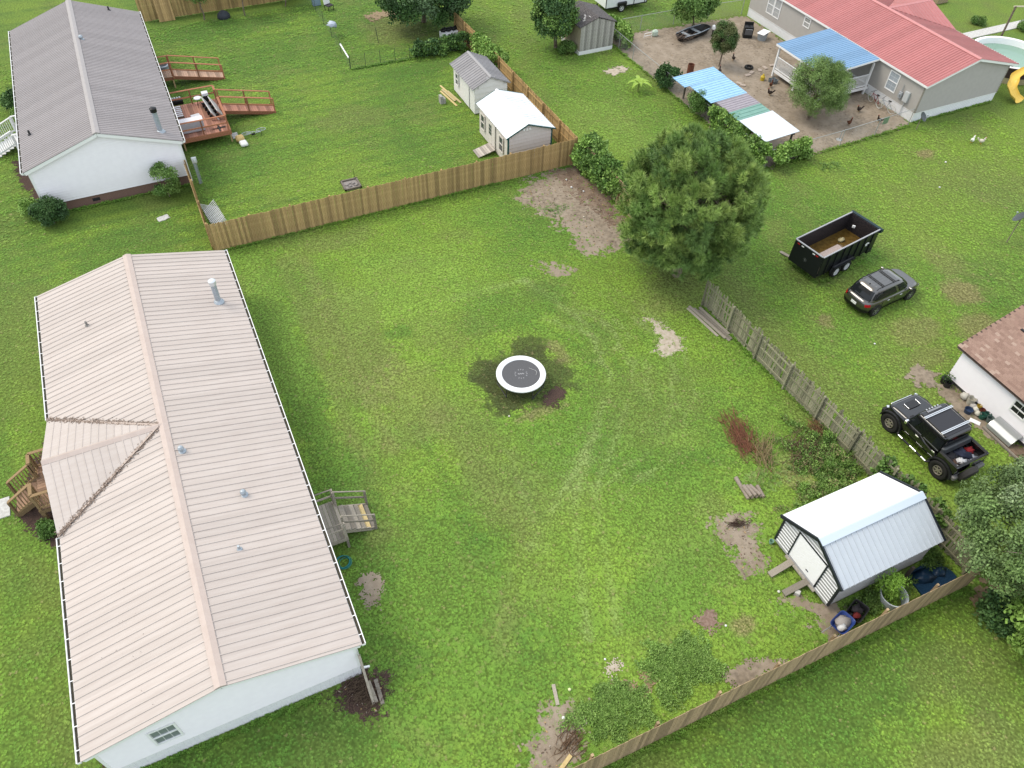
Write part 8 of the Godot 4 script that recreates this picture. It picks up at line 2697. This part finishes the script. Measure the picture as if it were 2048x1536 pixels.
# ---- bare soil, mulch and puddles
func build_soil():
	var dirt := mat_tex("soil", lin(0.235, 0.188, 0.14), lin(0.305, 0.252, 0.195), 0.012, Vector3.ONE * 0.25, 0.95, Vector2.ONE, 0.7)
	var dark := mat_tex("soil_dark", lin(0.14, 0.097, 0.07), lin(0.24, 0.178, 0.132), 0.015, Vector3.ONE * 0.25, 0.95, Vector2.ONE, 0.7)
	var sandm := mat_tex("sand", lin(0.38, 0.32, 0.25), lin(0.45, 0.39, 0.32), 0.02, Vector3.ONE * 0.5, 0.95, Vector2.ONE, 0.4)
	var mulch := mat_tex("mulch", lin(0.03, 0.02, 0.017), lin(0.11, 0.065, 0.05), 0.07, Vector3.ONE * 0.9, 0.95, Vector2.ONE, 0.6)
	var mud := mat_tex("mud", lin(0.17, 0.105, 0.075), lin(0.25, 0.175, 0.135), 0.04, Vector3.ONE * 0.6, 0.35)
	var orange := mat_tex("orange_mud", lin(0.225, 0.155, 0.085), lin(0.30, 0.22, 0.13), 0.04, Vector3.ONE * 0.5, 0.7)
	# name, label, material, outline, fray, y, lets grass in
	var E := [["soil", "large bare soil area in the fence corner by the vine hedge", dirt, [6.7, -14.9, 8.2, -16.3, 11.9, -16.4, 12.05, -12.0, 11.6, -8.6, 10.4, -7.3, 7.9, -7.7, 8.1, -10.2, 7.3, -12.6], 0.3],
		["soil", "darker damp soil strip along the vine hedge", dark, [10.0, -16.2, 11.95, -16.3, 12.0, -11.5, 11.5, -8.9, 10.6, -10.2, 10.2, -13.6], 0.35],
		["soil", "small bare patch beside the big soil area", dirt, [5.1, -8.4, 6.1, -8.1, 6.6, -6.9, 5.4, -6.8], 0.25],
		["soil", "pale sandy streak in the lawn above the planks", sandm, [8.4, -1.8, 8.8, -1.7, 8.9, -0.6, 9.3, 0.3, 8.9, 0.8, 7.6, 0.85, 7.5, 0.2, 8.2, -0.3], 0.18],
		["soil", "square bare patch before the steel shed", dirt, [4.2, 10.0, 5.65, 10.55, 5.9, 11.4, 5.0, 12.85, 4.0, 12.8, 4.1, 11.6], 0.2],
		["soil", "bare trodden soil at the timber runners", dirt, [4.6, 14.3, 5.6, 14.4, 6.6, 15.5, 6.4, 16.5, 5.4, 16.5, 5.1, 15.2], 0.3],
		["soil", "bare soil in the corner by the yellow board", dirt, [-7.9, 16.6, -6.9, 15.3, -5.9, 14.2, -4.8, 14.4, -4.75, 15.3, -5.3, 16.1, -6.3, 16.6], 0.25],
		["soil", "brown mulch under the twig heap at the house corner", mulch, [-12.9, 10.35, -11.2, 10.15, -10.6, 10.6, -10.8, 11.8, -11.6, 12.1, -12.3, 11.4], 0.15],
		["soil", "dark mulch bed curving round the front porch", mulch, [-19.9, -7.5, -20.9, -6.3, -21.5, -5.5, -22.3, -3.5, -22.7, -2.4, -22.3, -1.4, -21.7, -0.5, -20.9, 0.5, -19.9, 1.2], 0.06],
		["soil", "mulch strip at the foot of the white house front", mulch, [-20.1, 1.2, -20.4, 5.0, -20.3, 11.0, -19.6, 11.2, -19.7, 1.2], 0.06],
		["soil", "brown mulch bed along the taupe-roofed house", mulch, [-19.9, -31.0, -21.7, -31.2, -21.6, -29.0, -20.9, -26.6, -20.8, -24.6, -20.3, -23.6, -19.9, -24.4], 0.1],
		["soil", "hard bare dirt of the chicken yard", dirt, [23.4, -32.0, 27.0, -32.2, 36.9, -31.6, 37.1, -12.0, 36.6, -11.7, 30.0, -11.4, 23.6, -11.2, 23.3, -16.0, 23.2, -24.0], 0.12],
		["soil", "brown ground under the shrubs by the fence corner", orange, [11.6, 17.6, 13.6, 17.2, 16.0, 18.0, 15.5, 20.0, 13.5, 20.2, 12.6, 19.0], 0.3],
		["soil", "brown soil strip between the containers and the pickup", dirt, [18.9, 8.6, 19.9, 8.6, 19.95, 13.2, 19.3, 13.2, 18.9, 11.2, 18.7, 9.8], 0.15],
		["soil", "dark soil strip behind the edging boards", dark, [19.2, 12.6, 19.95, 12.6, 19.95, 18.5, 19.1, 18.5], 0.05],
		["soil", "bare earth beside the pickup hood", dirt, [18.6, 6.9, 19.4, 6.8, 19.9, 7.8, 19.3, 8.3, 18.5, 7.7], 0.25],
		["soil", "red-brown mud spot in the lower yard", mud, [1.15, 13.6, 1.75, 13.6, 1.85, 14.2, 1.3, 14.3], 0.1],
		["soil", "dark bark-strewn soil at the trampoline edge", mulch, [0.9, 0.9, 1.8, 0.5, 2.0, 1.1, 1.2, 1.8, 0.6, 1.5], 0.12],
		["soil", "worn spot of soil beside the back steps", dirt, [-10.4, 6.6, -9.8, 6.7, -9.6, 7.6, -10.1, 8.0, -10.5, 7.4], 0.15],
		["soil", "sandy wheel spot in the lower yard", sandm, [-3.3, 13.9, -2.7, 13.7, -2.6, 14.0, -3.2, 14.2], 0.06],
		["soil", "straw-brown hollow in the tall grass", orange, [-3.2, 14.6, -2.2, 14.9, -1.6, 14.3, -1.3, 14.6, -2.3, 15.6], 0.15],
		["soil", "bare strip at the foot of the lower board fence", dirt, [0.8, 16.0, 2.2, 15.9, 3.4, 16.6, 0.9, 16.65], 0.12],
		["soil", "small sandy spot beside the old shed", sandm, [20.2, -27.2, 22.0, -27.6, 22.4, -26.8, 20.6, -26.4], 0.2],
		["soil", "reddish worn ground by the junk pile", orange, [6.2, -44.0, 8.6, -44.0, 9.0, -42.6, 6.6, -42.8], 0.3]]
	var y := 0.004
	rng.seed = 404
	for e in E:
		var p := poly(e[3])
		var bb := Rect2(p[0], Vector2.ZERO)
		for q in p: bb = bb.expand(q)
		bb = bb.grow(0.7)
		var d := [p, e[4] * 1.5, bb]
		DIRT.append(d)
		var cell := 0.14 if bb.get_area() > 120.0 else (0.08 if bb.get_area() > 14.0 else 0.045)
		var st := Shape.new()
		var nx := int(bb.size.x / cell)
		var nz := int(bb.size.y / cell)
		var up := Vector3.UP
		for j in nz:
			for i in nx:
				var c := bb.position + Vector2((i + 0.5) * cell, (j + 0.5) * cell)
				if edge_depth(c, d) + rng.randf_range(-0.13, 0.13) < 0.0: continue
				var v := 1.0 + 0.3 * n_mid.get_noise_2d(c.x * 0.8 + 50.0, c.y * 0.8) + 0.35 * n_fine.get_noise_2d(c.x * 1.3, c.y * 1.3)
				st.tint = Color(v, v * 0.99, v * 0.97)
				var x0 := bb.position.x + i * cell
				var z0 := bb.position.y + j * cell
				st.quad(Vector3(x0, y, z0 + cell), Vector3(x0 + cell, y, z0 + cell), Vector3(x0 + cell, y, z0), Vector3(x0, y, z0))
		if st.v.size() > 0: setting(e[0], e[1], st, vcol(e[2]))
		y += 0.0012
	# bark scraps and leaves lying on the soil
	var fl := Shape.new()
	rng.seed = 99
	for k in 2600:
		var q: Array = DIRT[[0, 0, 1, 4, 6, 7, 11, 11][rng.randi() % 8]]
		var bb: Rect2 = q[2]
		var b := bb.position + Vector2(rng.randf() * bb.size.x, rng.randf() * bb.size.y)
		if edge_depth(b, q) < 0.1: continue
		fl.tint = [Color(0.42, 0.29, 0.13), Color(0.2, 0.13, 0.09), Color(0.36, 0.31, 0.26), Color(0.12, 0.085, 0.06), Color(0.16, 0.11, 0.08)][rng.randi() % 5]
		fl.box(Vector3(b.x, 0.03, b.y), Vector3(rng.randf_range(0.02, 0.1), 0.016, rng.randf_range(0.015, 0.04)), Basis(Vector3.UP, rng.randf() * TAU))
	var o := put(self, "ground_litter", fl, vcol(mat("ground_litter", Color.WHITE, 0.9)))
	tag(o, "dry leaves and bark scraps strewn over the bare soil", "litter", "", "stuff")

func build_tints():
	# patches of differently coloured turf, shade painted in below gables, lower fence and trailer: x, z, rx, rz, tone, strength
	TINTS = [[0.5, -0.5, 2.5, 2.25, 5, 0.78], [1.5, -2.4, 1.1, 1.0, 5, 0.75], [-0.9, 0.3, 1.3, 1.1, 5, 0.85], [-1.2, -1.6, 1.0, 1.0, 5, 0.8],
		[-9.9, -6.0, 1.3, 8.0, 2, 0.7], [-9.4, 3.0, 1.2, 4.0, 2, 0.5], [-6.5, -7.0, 2.4, 5.5, 3, 0.75], [-5.2, -2.0, 2.0, 3.0, 4, 0.25],
		[-2.0, -9.0, 5.0, 4.0, 6, 0.45], [2.0, -5.5, 4.0, 1.6, 2, 0.45], [5.5, 3.5, 3.0, 3.0, 3, 0.4], [-3.0, 5.0, 2.0, 4.0, 3, 0.5], [-1.0, 9.0, 4.0, 3.0, 0, 0.5],
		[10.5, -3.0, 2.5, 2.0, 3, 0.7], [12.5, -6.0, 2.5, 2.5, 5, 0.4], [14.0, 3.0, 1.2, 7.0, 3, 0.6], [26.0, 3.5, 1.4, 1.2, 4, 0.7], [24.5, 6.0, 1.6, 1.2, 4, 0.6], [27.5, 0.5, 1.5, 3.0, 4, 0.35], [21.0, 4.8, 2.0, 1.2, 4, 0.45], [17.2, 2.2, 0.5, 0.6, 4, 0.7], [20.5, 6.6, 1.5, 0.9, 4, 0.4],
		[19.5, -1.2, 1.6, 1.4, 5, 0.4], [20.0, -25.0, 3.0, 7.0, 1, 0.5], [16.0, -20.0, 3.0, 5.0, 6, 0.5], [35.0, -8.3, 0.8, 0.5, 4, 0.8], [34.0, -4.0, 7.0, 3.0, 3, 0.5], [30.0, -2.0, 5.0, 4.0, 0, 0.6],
		[7.0, -33.0, 4.0, 1.2, 2, 0.7], [0.0, -28.0, 3.0, 2.0, 3, 0.6], [-4.0, -22.0, 5.0, 3.0, 0, 0.4], [7.5, -40.5, 3.0, 3.5, 4, 0.35], [-5.0, -46.0, 6.0, 2.0, 2, 0.7],
		[-16.0, -19.0, 4.0, 3.0, 2, 0.55], [-16.0, 12.5, 5.0, 2.0, 2, 0.5], [4.0, 18.5, 7.0, 1.5, 2, 0.6], [9.0, 19.5, 2.5, 1.5, 3, 0.5], [6.5, 22.0, 3.0, 1.5, 4, 0.3], [1.0, 12.0, 2.5, 1.5, 2, 0.35], [2.6, 14.6, 0.6, 0.4, 4, 0.8], [-8.9, 4.9, 0.7, 0.6, 3, 0.7], [4.6, 9.6, 1.2, 0.8, 4, 0.4], [9.4, 9.6, 1.5, 1.0, 4, 0.5], [-22.0, -14.0, 3.0, 6.0, 3, 0.4], [-4.8, -15.0, 2.5, 1.0, 3, 0.4], [5.9, 6.0, 1.0, 1.0, 6, 0.4], [2.9, -1.4, 0.5, 1.2, 4, 0.55], [-10.0, -9.0, 1.3, 7.5, 6, 0.5], [-9.7, -1.0, 1.0, 3.0, 1, 0.6], [-4.2, -6.2, 1.0, 0.7, 2, 0.6], [3.0, 10.5, 3.5, 4.0, 1, 0.5], [0.5, 12.6, 2.6, 1.2, 1, 0.7], [-7.5, 8.0, 1.6, 4.0, 1, 0.6], [7.5, -4.5, 2.5, 2.0, 0, 0.6], [0.2, 1.75, 1.7, 0.35, 4, 0.6]]
	SOLID = [Rect2(-19.9, -12.6, 8.45, 22.9), Rect2(-20.0, -43.6, 8.4, 19.4), Rect2(37.1, -31.6, 8.3, 19.7), Rect2(20.0, 8.1, 7.5, 11.0), Rect2(8.3, -29.0, 2.5, 3.9), Rect2(7.6, -22.7, 3.1, 4.65), Rect2(19.7, -33.6, 3.05, 3.1), Rect2(6.0, 12.1, 4.95, 3.3), Rect2(-23.5, -3.35, 0.7, 1.06)]

func rebase():
	# things built in yard coordinates get their own origin at their base
	for o in get_children():
		if not (o is Node3D) or o is Light3D or o is Camera3D: continue
		var n: Node3D = o
		if n.position != Vector3.ZERO or n is GeometryInstance3D or n.get_child_count() == 0: continue
		var box := AABB()
		var first := true
		for k in n.get_children():
			if k is MeshInstance3D:
				var b: AABB = k.transform * k.mesh.get_aabb()
				box = b if first else box.merge(b)
				first = false
		if first: continue
		var p := Vector3(box.get_center().x, 0, box.get_center().z)
		n.position = p
		for k in n.get_children(): k.position -= p

func _ready():
	rng.seed = 1
	# camera: a drone 28.5 m above the yard, looking down and across
	var cam := Camera3D.new()
	cam.name = "camera"
	cam.fov = 52.804
	cam.near = 0.5
	cam.far = 1200.0
	add_child(cam)
	var fwd := Vector3(0.29926, -0.74385, -0.59761)
	var upv := Vector3(0.30118, 0.66793, -0.68056)
	cam.look_at_from_position(Vector3(-11.754, 28.5, 22.408), Vector3(-11.754, 28.5, 22.408) + fwd, upv)
	cam.current = true
	# a bright overcast sky
	var env := Environment.new()
	env.background_mode = Environment.BG_SKY
	var sm := ProceduralSkyMaterial.new()
	sm.sky_top_color = Color(0.85, 0.885, 0.93)
	sm.sky_horizon_color = Color(0.91, 0.935, 0.96)
	sm.sky_curve = 0.2
	sm.ground_bottom_color = Color(0.30, 0.34, 0.24)
	sm.ground_horizon_color = Color(0.6, 0.63, 0.6)
	sm.sun_angle_max = 0.5
	var sky := Sky.new()
	sky.sky_material = sm
	env.sky = sky
	env.tonemap_mode = Environment.TONE_MAPPER_LINEAR
	env.tonemap_exposure = 1.75
	env.sdfgi_enabled = true
	env.ssao_enabled = true
	env.ssil_enabled = true
	var we := WorldEnvironment.new()
	we.environment = env
	add_child(we)
	var sun := DirectionalLight3D.new()
	sun.name = "sun"
	sun.light_energy = 0.5
	sun.light_angular_distance = 30.0
	sun.light_color = Color(1.0, 0.97, 0.92)
	sun.shadow_enabled = true
	add_child(sun)
	sun.look_at_from_position(Vector3(-14, 26, -12), Vector3.ZERO, Vector3.UP)
	# noises used by turf and outlines
	n_big.seed = 5; n_big.frequency = 0.06; n_big.fractal_octaves = 2
	n_mid.seed = 8; n_mid.frequency = 0.32; n_mid.fractal_octaves = 3
	n_small.seed = 13; n_small.frequency = 1.7; n_small.fractal_octaves = 2
	n_fine.seed = 21; n_fine.frequency = 2.6; n_fine.fractal_octaves = 2
	build_tints()
	build_soil()
	build_ground()
	build_front_house()
	build_back_house()
	build_red_house()
	build_shingle_house()
	build_sheds()
	build_fences()
	build_suv()
	build_pickup()
	build_dump_trailer()
	build_cargo_trailer()
	build_plants()
	build_yard_things()
	build_deck_things()
	build_dirt_yard()
	rebase()
	build_grass()
